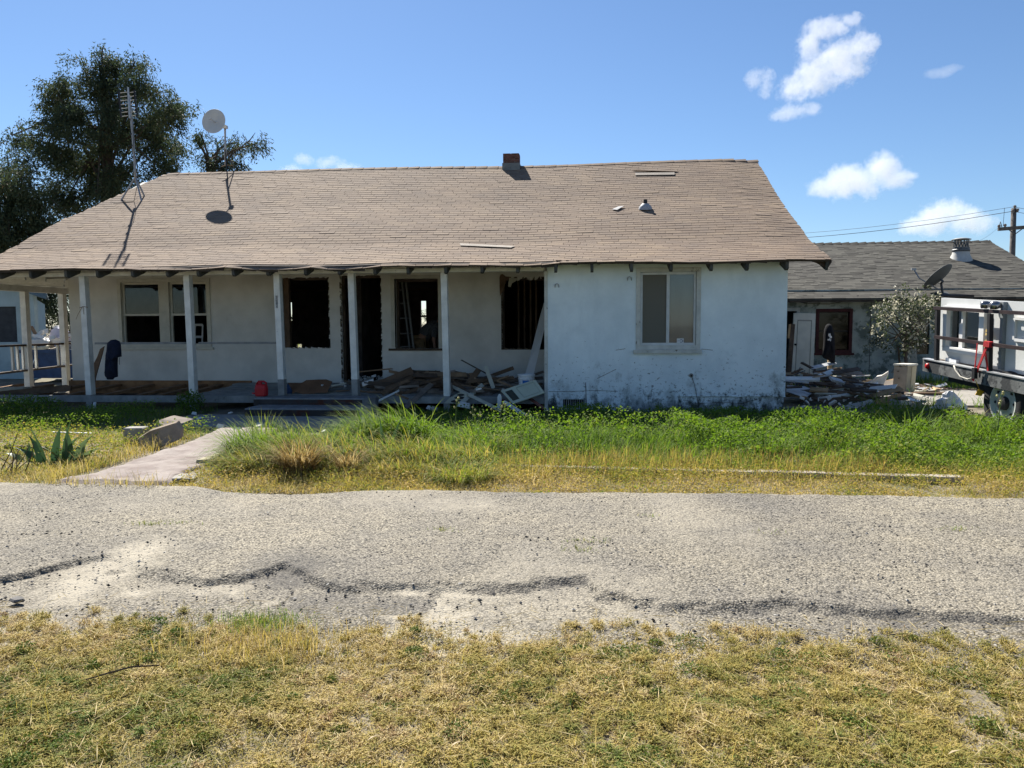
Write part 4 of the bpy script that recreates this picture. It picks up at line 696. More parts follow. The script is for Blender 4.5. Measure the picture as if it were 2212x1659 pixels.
# ---------------------------------------------------------------- trees, shrub, pole
LF = leafmat('gum_leaf', [(0, (.035, .055, .030)), (.45, (.055, .075, .038)), (.75, (.085, .095, .042)), (1, (.12, .095, .05))], .3, .7)
BARK = M_('grey_bark', (.09, .07, .055), .95, .35, 6, .7, 20)
def tree(name, label, blobs, Y, trunk_u, ground_r, per=.066, group=None, nl=15, drop=1., vb=690):
    b0 = FY(trunk_u, 700, Y); root = thing(name, (b0.x, Y, 0), label, 'tree', group); px = Y/1661.
    top = min(blobs, key=lambda q: q[1]); fork = FY(trunk_u+(top[0]-trunk_u)*.35, vb-60, Y); crown = FY(top[0], top[1]+top[2]*.7, Y)
    MB().tube([(b0.x, Y, -.1), (b0.x+.1, Y, 1.2), fork, fork.lerp(crown, .5)+Vector((.2, .1, 0)), crown], [ground_r*1.3, ground_r, ground_r*.75, ground_r*.4, .04], 10).build('trunk', BARK, root, smooth=True)
    Ps, Ds, Ls = [], [], []
    for (u, v, r) in blobs:
        c = FY(u, v, Y+random.uniform(-1, 1)*min(2.2, r*px*1.4)); rm = r*px; q = fork.lerp(crown, random.uniform(.0, .7))
        MB().tube([q, q.lerp(c, .5)+Vector((0, 0, .25)), c+Vector((0, 0, -.1)), c+Vector((random.uniform(-.3, .3), 0, rm*.5))], [.07+.015*rm, .05, .03, .012], 6).build('limb', BARK, root)
        k = max(12, int(r*r*per)); ns = max(3, int(r*.22)); sc_ = RNG.normal(size=(ns, 3)); sc_ /= np.linalg.norm(sc_, axis=1)[:, None]; sc_ *= (rm*(.35+.65*RNG.random(ns)**.5))[:, None]*np.array([1, .9, .85]); w_ = RNG.random(ns)+.3; pick = RNG.choice(ns, k, p=w_/w_.sum()); d = RNG.normal(size=(k, 3)); d /= np.linalg.norm(d, axis=1)[:, None]
        Ps.append(np.array(c)+sc_[pick]+d*(min(rm, .95)*(.15+.36*RNG.random(k)))[:, None]*np.array([1, 1, .8])); Ds.append(d)
    Ps = np.concatenate(Ps); Ds = np.concatenate(Ds); k = len(Ps); dn = Ds*np.array([.6, .6, .15])+np.stack([U(-.3, .3, k), U(-.3, .3, k), np.full(k, -.75*drop)], 1); dn /= np.linalg.norm(dn, axis=1)[:, None]
    ln = U(.35, .95, k); t = RNG.random((k, nl)); P0 = Ps[:, None]+dn[:, None]*(t*ln[:, None])[..., None]+RNG.normal(size=(k, nl, 3))*.10
    D = dn[:, None]*.8+RNG.normal(size=(k, nl, 3))*.55; ti = np.clip(RNG.random(k)[:, None]*.75+RNG.normal(size=(k, nl))*.12, 0, 1)
    V, F, T = leaves(P0.reshape(-1, 3), D.reshape(-1, 3), U(.10, .24, k*nl), U(.035, .07, k*nl), ti.ravel()); npmesh('crown', V, F, None, LF, T, parent=root)
    mb = MB()
    for i in RNG.choice(k, min(k, 260), False): mb.tube([Ps[i], Ps[i]+dn[i]*ln[i]], [.012, .005], 3, cap=False)
    mb.build('twigs', BARK, root, kind='stuff')
tree('gum_tree', 'tallest dark drooping tree rising behind the left roof slope', [(215, 132, 38), (255, 150, 42), (185, 165, 45), (243, 190, 55), (302, 165, 38), (150, 212, 55), (210, 250, 70), (292, 240, 65), (350, 225, 48), (384, 245, 36), (330, 290, 65), (240, 325, 75), (160, 300, 65), (92, 272, 38), (48, 286, 30), (25, 288, 16), (112, 312, 42), (182, 365, 62), (262, 385, 62), (335, 350, 55), (395, 235, 28), (290, 130, 20), (220, 108, 18), (120, 190, 28), (365, 325, 35), (150, 415, 42), (210, 430, 50), (165, 455, 35), (118, 400, 30), (140, 440, 35)], 36, 235, .42, vb=520)
tree('gum_tree', 'dark tree cut by the left edge beside the tallest tree', [(18, 350, 36), (48, 385, 42), (12, 420, 60), (62, 452, 48), (20, 500, 60), (84, 490, 32), (-40, 390, 60), (-30, 470, 70), (90, 440, 22), (50, 540, 45), (110, 520, 30), (95, 590, 34), (120, 640, 34), (95, 660, 26), (130, 690, 28), (70, 620, 30), (105, 700, 18)], 33, 0, .35, vb=560)
tree('gum_tree', 'small airy tree showing behind the ridge under the white dish', [(438, 296, 20), (470, 312, 28), (512, 302, 26), (540, 298, 22), (556, 305, 12), (492, 345, 36), (468, 372, 30), (522, 352, 22), (445, 335, 20), (425, 290, 16), (500, 385, 30)], 38, 490, .2, per=.05, vb=470)
for i, (u, v, r, Y) in enumerate([(60, 665, 40, 60), (240, 680, 30, 75), (330, 695, 26, 80), (420, 690, 24, 85), (900, 690, 26, 90), (640, 692, 28, 85)]):
    tree('distant_tree', ['far green tree low behind the skip', 'far tree seen through the left porch windows', 'second far tree seen through the left porch windows', 'far tree behind the house left of centre', 'far tree behind the right of the porch', 'far tree seen through the gutted rooms'][i], [(u, v-r*.3, r), (u-r*.8, v, r*.8), (u+r*.8, v, r*.8)], Y, u, .3, per=.12, drop=.5, vb=720, group='far trees behind the houses')
# flowering shrub
SR = FY(1962, 800, 20.4); SHB = thing('flowering_shrub', (SR.x, 20.4, 0), 'straggly shrub with pale blossom in front of the back house', 'shrub'); LS = leafmat('shrub_leaf', [(0, (.04, .055, .025)), (.35, (.09, .11, .05)), (.5, (.42, .40, .30)), (1, (.65, .62, .5))], .3, .55)
fk = FY(1955, 745, 20.4); MB().tube([(SR.x, 20.4, -.05), fk, FY(1950, 700, 20.4)], [.05, .04, .02], 7).tube([FY(1945, 800, 20.5), FY(1940, 750, 20.4)], [.03, .02], 6).build('trunk', BARK, SHB)
Ps = []
for u, v, r in [(1900, 668, 18), (1925, 655, 22), (1950, 645, 20), (1975, 655, 24), (2005, 650, 22), (1910, 690, 20), (1935, 680, 24), (1965, 680, 26), (1995, 680, 24), (1905, 710, 14), (1985, 705, 22), (1960, 715, 18), (2015, 665, 16), (1965, 745, 20), (1940, 750, 12), (1990, 735, 14), (1888, 735, 14), (1910, 745, 12), (2020, 690, 14)]:
    c = FY(u, v, 20.4+random.uniform(-.5, .5)); MB().tube([fk.lerp(FY(1950, 700, 20.4), random.random()), fk.lerp(c, .6)+Vector((0, 0, .05)), c], [.018, .012, .005], 5).build('branch', BARK, SHB)
    k = int(r*1.0); d = RNG.normal(size=(k, 3))*r/1661*20.4*.55; Ps.append(np.array(c)+d)
Ps = np.concatenate(Ps); k = len(Ps); nl = 7; D = RNG.normal(size=(k, nl, 3)); P0 = Ps[:, None]+D*.035; ti = np.clip(np.where(RNG.random((k, 1)) < .26, U(.5, 1, (k, nl)), U(0, .42, (k, nl))), 0, 1)
V, F, T = leaves(P0.reshape(-1, 3), D.reshape(-1, 3), U(.05, .10, k*nl), U(.03, .05, k*nl), ti.ravel()); npmesh('foliage', V, F, None, LS, T, parent=SHB)
# utility pole and wires
UY = 48.; ub = FY(2187, 600, UY); UP = thing('utility_pole', (ub.x, UY, 0), 'wooden utility pole with one crossarm beyond the back house', 'utility pole'); PM = M_('pole_wood', (.10, .09, .085), .95, .3, 5, .4, 20); tp = FY(2190, 450, UY)
MB().tube([(ub.x, UY, -.2), tp], [.19, .14], 10).build('pole', PM, UP, smooth=True); A0, A1 = FY(2152, 496, UY), FY(2222, 491, UY); MB().beam(A0+Vector((0, -.2, 0)), A1+Vector((0, -.2, 0)), .2, .12, (0, -1, 0)).build('crossarm', PM, UP)
for s_ in (-1, 1): MB().beam(FY(2188+s_*16, 495, UY)+Vector((0, -.22, 0)), FY(2188, 507, UY)+Vector((0, -.22, 0)), .05, .03).build('brace', DK, UP)
INS = M_('insulator', (.16, .14, .13), .4, .2, 9, .05)
ins = [(2154, 491), (2167, 489), (2188, 449), (2184, 458), (2194, 456)]
for u, v in ins: p = FY(u, v, UY)+Vector((0, -.2, 0)); MB().lathe([(0, .14), (.07, .1), (.09, .02), (.05, -.02), (.06, -.1), (0, -.1)], p, n=10).build('insulator', INS, UP)
MB().tube([FY(2158, 490, UY), FY(2161, 479, UY), FY(2164, 490, UY)], .03, 5).build('bracket', DK, UP)
def wire(label, a, c, sag_, r=.007):
    MB().tube([a.lerp(c, t)+Vector((0, 0, -sag_*4*t*(1-t))) for t in np.linspace(0, 1, 14)], r, 4).build('power_line', BLACK, label=label, cat='power line', group='wires strung to the utility pole')
wire('upper wire running left from the top of the utility pole', FY(2188, 447, UY), FY(1400, 505, UY+25), .8, .012); wire('double thicker wire just below the pole top', FY(2184, 457, UY), FY(1400, 515, UY+25), .8, .018); wire('wire leaving the left end of the crossarm downwards', FY(2154, 494, UY), FY(2060, 530, UY-6), .3)
wire('upper wire going right from the pole top', FY(2190, 447, UY), FY(2420, 455, UY+10), .3, .012); wire('lower wire going right from the pole top', FY(2192, 457, UY), FY(2420, 466, UY+10), .3, .012); wire('short drop wire from the top wire to the crossarm', FY(2170, 449, UY), FY(2167, 488, UY), 0, .012)
# ---------------------------------------------------------------- things on and in front of the porch
RP = M_('red_plastic', (.38, .012, .018), .45, .12, 4, .05, 40); NAVY = M_('navy_cloth', (.010, .014, .03), .95, .3, 9, .5, 50); BKC = M_('black_cloth', (.008, .008, .011), .95, .3, 9, .5, 50)
def pln(label, u0, v0, u1, v1, wpx, Y0, Y1, m, name='plank', cat='plank', group=None, t=.022, up=None, jag=.02):
    a, c = FY(u0, v0, Y0), FY(u1, v1, Y1); return MB().beam(a, c, wpx/1661*(Y0+Y1)/2, t, up, jag).build(name, m, label=label, cat=cat, group=group)
g = FY(565, 853, 13.75); GC = thing('petrol_can', g, 'red plastic petrol can standing on the top porch step', 'petrol can')
x, y, z = g.x, 13.75, .277
def ring(pts, m, name, par): 
    mb = MB(); k = len(pts[0])
    for r_ in pts: mb.v += [tuple(p) for p in r_]
    for i in range(len(pts)-1):
        for j in range(k): mb.f.append((i*k+j, i*k+(j+1) % k, (i+1)*k+(j+1) % k, (i+1)*k+j))
    mb.f.append(tuple(range(k))[::-1]); mb.f.append(tuple((len(pts)-1)*k+j for j in range(k))); return mb.build(name, m, par, smooth=False, bevel=.008)
def rect(w, d, h, dx=0): return [Vector((x+dx-w/2+.03, y-d/2, z+h)), Vector((x+dx+w/2-.03, y-d/2, z+h)), Vector((x+dx+w/2, y-d/2+.03, z+h)), Vector((x+dx+w/2, y+d/2-.03, z+h)), Vector((x+dx+w/2-.03, y+d/2, z+h)), Vector((x+dx-w/2+.03, y+d/2, z+h)), Vector((x+dx-w/2, y+d/2-.03, z+h)), Vector((x+dx-w/2, y-d/2+.03, z+h))]
ring([rect(.185, .15, 0), rect(.215, .17, .02), rect(.22, .17, .14), rect(.20, .15, .20), rect(.14, .12, .225, -.02)], RP, 'body', GC)
MB().tube([(x+.085, y, z+.17), (x+.095, y, z+.25), (x+.05, y, z+.275), (x-.05, y, z+.275), (x-.085, y, z+.22)], .019, 8).build('handle', RP, GC, smooth=True); MB().lathe([(.035, .0), (.035, .04), (0, .04)], (x-.02, y, z+.225), n=12).build('cap', RP, GC)
MB().tube([(x-.10, y-.03, z+.05), (x-.16, y-.05, z+.06)], .014, 6).build('spout', RP, GC)
# navy jacket over the rail
def cloth(name, label, cat, outline, Y, m, th=.10, fold=.03, group=None, back=None):
    """hanging garment: front surface domed in depth, closed back"""
    P = [FY(u, v, Y) for u, v in outline]; n_ = len(P); cen = sum(P, Vector())/n_; mb = MB(); rings = [(1., 0.), (.93, -.35*th), (.72, -.75*th), (.45, -th), (.2, -th*1.05)]
    for s_, d in rings:
        for i, p in enumerate(P): q = cen+(p-cen)*s_; mb.v.append((q.x, q.y+d+(fold*math.sin(q.x*95+q.z*7)*(1-s_)**.5 if s_ < 1 else 0), q.z))
    k = len(rings)
    for i in range(k-1):
        for j in range(n_): mb.f.append((i*n_+j, i*n_+(j+1) % n_, (i+1)*n_+(j+1) % n_, (i+1)*n_+j))
    mb.v.append((cen.x, cen.y-th*1.06, cen.z)); mb.f += [((k-1)*n_+j, (k-1)*n_+(j+1) % n_, len(mb.v)-1) for j in range(n_)]
    o = len(mb.v); mb.v += [(p.x, p.y+.03, p.z) for p in P]; mb.f += [(j, o+j, o+(j+1) % n_, (j+1) % n_) for j in range(n_)]; mb.f.append(tuple(o+j for j in range(n_)))
    return mb.build(name, m, smooth=True, label=label, cat=cat, group=group)
def cz(x_, y_): return (x_*.248, 521.2+y_*.248)
jk = cloth('jacket', 'dark navy jacket hanging over the porch handrail', 'jacket', [cz(*p) for p in [(940, 880), (965, 860), (1000, 855), (1035, 872), (1046, 905), (1050, 960), (1052, 1005), (1020, 1012), (1018, 1080), (1020, 1180), (990, 1188), (980, 1205), (935, 1205), (930, 1190), (917, 1180), (920, 1080), (928, 970)]], 13.94, NAVY, .11)
MB().tube([FY(*cz(1040, 1012), 13.93), FY(*cz(1041, 1075), 13.93)], .005, 5).build('drawcord', NAVY, jk)
MB().slab([FY(*cz(*p), 14.9) for p in [(780, 1290), (783, 1130), (797, 1100), (845, 1010), (870, 940), (905, 915), (880, 1010), (860, 1080), (835, 1170), (815, 1265)]], (0, .03, 0)).build('splintered_board', WOODS[0], label='splintered brown board standing on end beside the navy jacket', cat='board')
MB().slab([FY(*cz(*p), y_) for p, y_ in [((-40, 1350), 14.4), ((-40, 1310), 14.4), ((560, 1252), 14.7), ((615, 1262), 14.7), ((612, 1300), 14.7), ((330, 1330), 14.5)]], (0, .05, 0)).build('wide_board', WOODS[0], label='wide brown board lying along the left end of the porch frame', cat='board')
p = FY(31, 842, 15.2); MB().box((p.x, 15.2, .22), (.62, .3, .18)).build('foundation_block', M_('tan_concrete', (.30, .28, .22), .95, .15, 5, .3), bevel=.02, label='tan concrete footing block at the foot of a side porch post', cat='block')
pln('short white stake leaning against the skirt beam', 205, 868, 203, 890, 6, 13.7, 13.6, WHITE, 'stake', 'stake')
PLY = M_('brown_hardboard', (.17, .09, .05), .9, .25, 3, .2, 40)
def c2(x_, y_): return (576+x_*.1116, 768+y_*.1116)
poly = [(410, 530), (640, 540), (700, 520), (760, 480), (1000, 468), (1150, 465), (1270, 510), (1220, 600), (1170, 720), (980, 720), (860, 745), (700, 755), (600, 710), (560, 700), (500, 745), (470, 640)]
MB().slab([FY(*c2(a, c), 14.25+.0012*(740-c)) for a, c in poly], (0, .012, .004)).build('hardboard_sheet', PLY, label='torn brown hardboard sheet curled on the porch by the house number post', cat='sheet')
MB().slab([FY(*c2(*p), 14.3) for p in [(330, 735), (370, 650), (405, 540), (440, 600), (490, 690), (480, 740)]], (0, .03, 0)).build('blue_rag', M_('blue_rag', (.03, .06, .13), .9, .3, 8, .4), label='dark blue scrap under the curled hardboard sheet', cat='rag')
for a, lab in (((1270, 590, 1530, 540, 3.2, PALE), 'pale batten on the porch just right of the hardboard'), ((1230, 630, 1500, 590, 2.4, WOODS[1]), 'grey batten lying under the pale one beside the hardboard'), ((1350, 690, 1600, 680, 2.6, WOODS[3]), 'light batten lying flat at the porch edge between posts'), ((1065, 575, 1150, 555, 3, WHITE), 'white splinter resting on the hardboard'), ((1700, 670, 2150, 745, 4, WOODS[3]), 'light lath running from the post towards the wood heap')):
    u0, v0 = c2(a[0], a[1]); u1, v1 = c2(a[2], a[3]); pln(lab, u0, v0, u1, v1, a[4], 14.4, 14.6, a[5], 'batten', 'batten')
for pp, lab in (([(2025, 395), (2110, 370), (2115, 410), (2030, 425)], 'small white tile in the doorway rubble'), ([(1840, 530), (2060, 450), (2065, 500), (1900, 590), (1855, 600)], 'bluish white torn sheet at the left end of the wood heap'), ([(1275, 710), (1360, 705), (1362, 735), (1278, 738)], 'white scrap on the step edge between the posts')):
    MB().slab([FY(*c2(*q), 14.7 if pp[0][0] != 2025 else 16.0) for q in pp], (0, .03, .01)).build('white_scrap', WHITE, label=lab, cat='scrap')
# plaster rubble drifting out of the doorway
mb = MB()
for i in range(90):
    p = FY(random.uniform(735, 835), 808, random.uniform(15.3, 17.4)); s_ = random.uniform(.015, .075); mb.box((p.x, p.y, .29+.02*(p.y-14)+s_*.2+.05*random.random()), (s_*random.uniform(.8, 2.4), s_*random.uniform(.6, 1.4), s_*random.uniform(.15, .7)), Euler((random.random(), random.random(), random.random()*6)).to_matrix(), .7)
mb.build('doorway_rubble', PLASTER, kind='stuff')
def e3(x_, y_): return (823+x_*.248, 521.2+y_*.248)
def e4(x_, y_): return (877.7+x_*.1488, 740.6+y_*.1488)
W0, W1, W2, W3 = WOODS
heap = [('long brown board topping the wood heap right of the steps', e3(0, 1330), e3(330, 1150), 10, 13.95, 14.8, W0), ('broad brown sheathing board at the back of the wood heap', e3(-60, 1270), e3(270, 1125), 17, 14.6, 15.0, W0), ('short splintered stick on the crest of the brown wood heap', e3(65, 1130), e3(250, 1170), 6, 15, 15.1, W3),
        ('thin dark stick pointing right from the wood heap to the fifth post', e3(280, 1190), e3(468, 1160), 3.5, 14.8, 14.9, W2), ('brown board ending just left of the fifth post', e3(160, 1290), e3(530, 1190), 6, 14.5, 14.6, W0), ('low brown board along the foot of the wood heap', e3(0, 1390), e3(480, 1235), 7, 14.1, 14.5, W0),
        ('grey board sloping down to the grass left of the fifth post', e3(205, 1455), e3(440, 1245), 11, 13.5, 14.3, W1), ('bluish white plastic pipe in the brown wood heap', e3(-20, 1390), e3(160, 1300), 4, 13.7, 14.2, WHITE), ('short tan lath at the foot of the wood heap', e3(120, 1330), e3(235, 1372), 4.5, 13.7, 13.7, W3),
        ('dark board behind the fifth post leaning left', e3(585, 1215), e3(740, 1300), 6, 14.3, 14.5, W2), ('grey board flat under the fifth post', e3(340, 1290), e3(560, 1330), 8, 14.1, 14.3, W1),
        ('long thin dark stick rising highest out of the right wood heap', e4(800, 250), e4(1400, 575), 2.4, 14.8, 15.3, W2), ('wide dark brown board leaning up left of the cream one', e4(1055, 385), e4(890, 600), 12.5, 14.7, 14.5, W0), ('cream board standing almost upright with a dark red tip', e4(1152, 345), e4(1265, 660), 8.5, 14.5, 14.3, PALE),
        ('grey brown board leaning from the cream board towards the bucket', e4(1215, 470), e4(1570, 650), 6, 14.7, 14.4, W1), ('long cream trim board sloping down right into the grass', e4(672, 635), e4(1375, 985), 7, 14.2, 13.3, PALE), ('pale grey board crossing under the long cream trim', e4(1110, 605), e4(765, 905), 9, 14.4, 13.6, PALE),
        ('thin tan lath lying across the right wood heap', e4(790, 612), e4(1395, 692), 2.4, 14.3, 14.2, W3), ('white board sloping into the grass below the cabinet door', e4(1420, 860), e4(1720, 1050), 9, 13.7, 13.2, WHITE), ('reddish brown board leaning below the cabinet door', e4(1790, 805), e4(1990, 950), 6.5, 13.9, 13.4, M_('red_brown_board', (.15, .06, .045), .9, .3, 4, .3)),
        ('reddish board end just left of the white sloping one', e4(1385, 840), e4(1480, 900), 10, 13.8, 13.7, M_('red_brown_board', (.15, .06, .045))), ('dark stub board right of the tall dark stick', e4(720, 590), e4(900, 500), 5.5, 14.9, 15.0, W2), ('long board behind the bucket running to the wall corner', e4(1380, 620), e4(2000, 415), 5, 15.2, 15.2, W1), ('grey board flat under the scalloped panel', e4(760, 840), e4(1290, 690), 9, 14.2, 14.5, W1),
        ('brown board low between the cream trim and the post end', e4(930, 880), e4(1290, 700), 8, 14, 14.3, W1), ('dark board low behind the cream trim', e4(620, 540), e4(880, 700), 7, 14.4, 14.2, W0), ('grey stub standing by the fifth post', e4(605, 590), e4(640, 735), 7, 14.2, 14.1, PALE), ('second grey stub standing by the fifth post', e4(650, 585), e4(675, 735), 4, 14.2, 14.1, W1)]
for lab, a, c, w, y0, y1, m_ in heap: pln(lab, a[0], a[1], c[0], c[1], w, y0, y1, m_, 'plank', 'plank')
MB().beam(FY(*e4(1155, 350), 14.47), FY(*e4(1150, 322), 14.47), .03, .03).build('red_tip', RED, bpy.data.objects['plank.013'] if 'plank.013' in bpy.data.objects else None) if False else None
# scalloped panel with oval cut-outs
op = [e4(*q) for q in [(540, 880), (620, 810), (700, 755), (790, 715), (880, 735), (870, 880)]]
sc_p = MB().slab([FY(u, v, 13.86) for u, v in op], (0, .02, .0)).build('scalloped_panel', PALE, label='pale curved panel with two oval cut-outs at the foot of the fifth post', cat='panel')
for (a, c, rx, ry) in ((790, 755, 55, 17), (770, 797, 75, 20), (740, 850, 95, 22)): MB().slab([FY(*e4(a+rx*math.cos(t), c+ry*math.sin(t)), 13.852) for t in np.linspace(0, 2*PI, 16, endpoint=False)], (0, .004, 0)).build('oval_hole', BLACK, sc_p)
MB().slab([FY(*e4(*q), 13.75) for q in [(1320, 960), (1322, 790), (1335, 750), (1355, 740), (1375, 755), (1383, 790), (1375, 950)]], (0, .05, 0)).build('picket', WHITE, label='white round topped picket end standing in the grass by the heap', cat='picket')
HUE = {W0: 'brown', W1: 'weathered grey', W2: 'dark', W3: 'light brown', PALE: 'cream painted'}
def scraplabel(m_, l_, zone): return ('short ' if l_ < .42 else 'long ' if l_ > .68 else '')+HUE[m_]+' '+('lath' if l_ > .5 else 'board scrap')+' '+zone
for i in range(95):     # the rest of the heap
    t = random.random(); u = 800+t*365; v = random.uniform(805, 858) if 870 < u < 1150 else random.uniform(820, 850); Y0 = random.uniform(14.15, 15.5); a_ = random.gauss(0, .45)+(PI if random.random() < .5 else 0); l_ = random.uniform(.35, 1.1); p = FY(u, v, Y0); hmax = .34+.46*math.exp(-((u-862)/48)**2)+.42*math.exp(-((u-1010)/75)**2); zz_ = .29+(hmax-.29)*random.random()**1.3*max(.15, 1-.5*abs(Y0-14.9)); p = Vector((p.x, Y0, zz_)); q = p+Vector((math.cos(a_)*l_, random.uniform(-.3, .3), abs(math.sin(a_))*l_*random.choice((-.5, .35)))); q.z = max(.30, q.z); q.x = min(q.x, -.78)
    m_ = random.choice((W0, W0, W2, W2, W1, W1, W3)); MB().beam(p, q, random.uniform(.025, .09), .02, None, .03).build('broken_board', m_, label=scraplabel(m_, l_, 'in the wood heap '+('by the doorway' if u < 890 else 'left of the fifth post' if u < 960 else 'between the fifth post and the bucket' if u < 1110 else 'around the bucket')), cat='board', group='boards buried in the porch wood heaps')
for i in range(30):     # lit scraps under the left end of the porch
    u = random.uniform(-10, 200) if i < 22 else random.uniform(200, 400); p = FY(u, random.uniform(868, 893), random.uniform(14.3, 16)); a_ = random.uniform(-.3, .3); l_ = random.uniform(.25, .8); z_ = random.uniform(.0, .1)
    m_ = random.choice((W3, W3, PALE, W1, W0)); MB().beam((p.x, p.y, z_+.02), (p.x+l_, p.y+random.uniform(-.3, .3), z_+.05*math.sin(a_)+.03), random.uniform(.05, .14), .02, (0, 0, 1), .02).build('broken_board', m_, label=scraplabel(m_, l_, 'under the porch '+('at the left frame edge' if u < 60 else 'left of the first post' if u < 170 else 'right of the first post')), cat='board', group='boards under the left end of the porch')
# cabinet door, bucket, leaning boards
q = [FY(*e4(*p), y_) for p, y_ in (((1545, 886), 13.55), ((1370, 693), 13.75), ((1870, 530), 13.9), ((2010, 722), 13.7))]; nn = (q[1]-q[0]).cross(q[3]-q[0]).normalized(); nn = nn if nn.y < 0 else -nn
CDM = M_('pale_green_paint', (.44, .46, .36), .7, .06, 4, .1); CDR = MB().slab(q, -nn*.025).build('cabinet_door', CDM, label='pale green cabinet door with a dark vent lying on the heap below the bucket', cat='cabinet door', bevel=.003)
def iq(a, b_, o=0.): return q[0]*(1-a)*(1-b_)+q[3]*a*(1-b_)+q[2]*a*b_+q[1]*(1-a)*b_+nn*o
MB().slab([iq(a, b_, .002) for a, b_ in ((.07, .16), (.27, .16), (.27, .84), (.07, .84))], nn*.002).build('vent_panel', M_('dark_vent', (.05, .055, .045), .8, .2, 40, .3), CDR)
for a0, b0, a1, b1 in ((.4, .14, .41, .86), (.9, .14, .91, .86), (.411, .13, .9, .15), (.411, .85, .9, .87)): MB().slab([iq(a, b_, .001) for a, b_ in ((a0, b0), (a1, b0), (a1, b1), (a0, b1))], nn*.005).build('panel_moulding', M_('green_moulding', (.30, .32, .25), .7, .06, 4, .1), CDR)
MB().box(iq(.08, 1.02), (.05, .03, .03)).build('hinge', GAL, CDR); MB().box(iq(.9, 1.02), (.05, .03, .03)).build('hinge', GAL, CDR)
bk = FY(1137, 833, 14.45); bk = Vector((bk.x, 14.45, FY(1137, 836, 14.45).z)); BKT = thing('bucket', bk, 'white plastic bucket with a blue label standing behind the cabinet door', 'bucket'); BW = M_('white_plastic', (.62, .64, .66), .45, .06, 4, .05)
br = 18/1661*14.5; bh = FY(1137, 808, 14.45).z-bk.z; MB().lathe([(0, 0), (br*.88, 0), (br*.95, bh*.6), (br, bh*.62), (br, bh*.68), (br*.97, bh*.7), (br*1.0, bh*.86), (br*1.06, bh*.87), (br*1.06, bh), (br*.98, bh), (br*.96, bh*.6), (0, .02)], bk, n=28).build('body', BW, BKT, smooth=False)
lb = [(bk.x+br*.955*math.cos(t), bk.y+br*.955*math.sin(t), bk.z+h) for h in (bh*.2, bh*.55) for t in np.linspace(-2.0, -1.1, 8)]; MB().add(lb, [(i, i+1, i+9, i+8) for i in range(7)]).build('label', M_('blue_print', (.02, .12, .38), .5, .1, 5, 0), BKT)
MB().slab([FY(1135, 808, 14.9), FY(1153, 808, 14.9), FY(1178.5, 700, 15.5), FY(1179, 655, 15.7), FY(1174.5, 655, 15.7), FY(1166, 685, 15.6)], (0, .03, .01)).build('leaning_board', M_('bluish_white_board', (.55, .56, .56), .7, .08, 3, .1), label='tall white board leaning into the corner behind the bucket', cat='board')
for i, (u, v) in enumerate([(1003, 878), (934, 885), (420, 896), (498, 893), (430, 905), (560, 925), (650, 878), (668, 877), (480, 925), (512, 930), (1034, 842), (700, 934)]):
    p = G(u, v, .03) if v > 882 else FY(u, v, 13.5); s_ = random.uniform(.04, .12); MB().box(p+Vector((0, 0, s_*.25)), (s_*2, s_, s_*.6), Euler((.2, .2, i)).to_matrix(), .8).build('white_scrap', random.choice((WHITE, PLASTER)), label='small white scrap of rubbish on the shaded ground along the porch', cat='scrap', group='white scraps along the porch')
p = G(429, 905, 0); MB().lathe([(0, .0), (.035, .01), (.036, .13), (.014, .17), (.014, .2), (0, .2)], p, (1, .3, .1), 12).build('plastic_bottle', M_('blue_bottle', (.03, .12, .35), .3, .1, 4, 0), smooth=True, label='small blue plastic bottle lying in the shade left of the steps', cat='bottle')
# ladders inside, and the bending person
LM = M_('ladder_grey', (.16, .16, .155), .7, .1, 6, .1); b_ = FY(885, 752, 17.0); LAD = thing('step_ladder', (b_.x, 17.0, .33), 'grey wooden step ladder standing inside the third porch window', 'ladder')
for o_ in (0, .09): MB().beam(FY(868, 606, 17.0)+Vector((o_, 0, 0)), FY(893, 760, 16.8)+Vector((o_, 0, -.7)), .035, .07).build('rail', LM, LAD)
MB().beam(FY(850, 606, 17.3)+Vector((-.15, 0, 0)), FY(846, 760, 17.5)+Vector((-.2, 0, -.7)), .05, .06).build('rail', LM, LAD)
for v, u in ((626, 871), (655, 876), (687, 881), (720, 887), (748, 892)): MB().beam(FY(840, v+2, 17.25), FY(u, v, 17.02), .09, .03, (0, 0, 1)).build('step', LM, LAD)
l0 = FY(428, 745, 17.2); L2 = thing('step_ladder', (l0.x, 17.2, .33), 'small white step ladder inside the right left-hand window', 'ladder')
for a, c in (((422, 702), (415, 760)), ((438, 702), (434, 760))): MB().beam(FY(*a, 17.2), FY(*c, 17.1)+Vector((0, 0, -.55)), .03, .03).build('rail', WHITE, L2)
for v in (702, 728, 745): MB().beam(FY(420-(v-702)*.08, v, 17.2), FY(438, v, 17.2), .05, .03).build('step', WHITE, L2)
hp = FY(911, 727, 17.35); PER = thing('person', (hp.x, 17.35, .33), 'person in a dark plaid shirt and khaki trousers bending over inside the third window', 'person')
def skin(name, nodes, edges, m, par):
    o = bpy.data.objects.new(name, bpy.data.meshes.new(name)); COL.objects.link(o); o.parent = par; off = OFF[par]; OFF[o] = off
    o.data.from_pydata([tuple(Vector(p)-off) for p, r in nodes], edges, []); o.data.materials.append(m); md = o.modifiers.new('skin', 'SKIN'); md.use_smooth_shade = True
    if not o.data.skin_vertices: o.data.skin_vertices.new()
    for i, (p, r) in enumerate(nodes): sv = o.data.skin_vertices[0].data[i]; sv.radius = (r, r); sv.use_root = i == 0
    o.modifiers.new('sub', 'SUBSURF').levels = 2; o.modifiers['sub'].render_levels = 2; return o
h = Vector((hp.x, 17.35, 1.22)); V3 = Vector
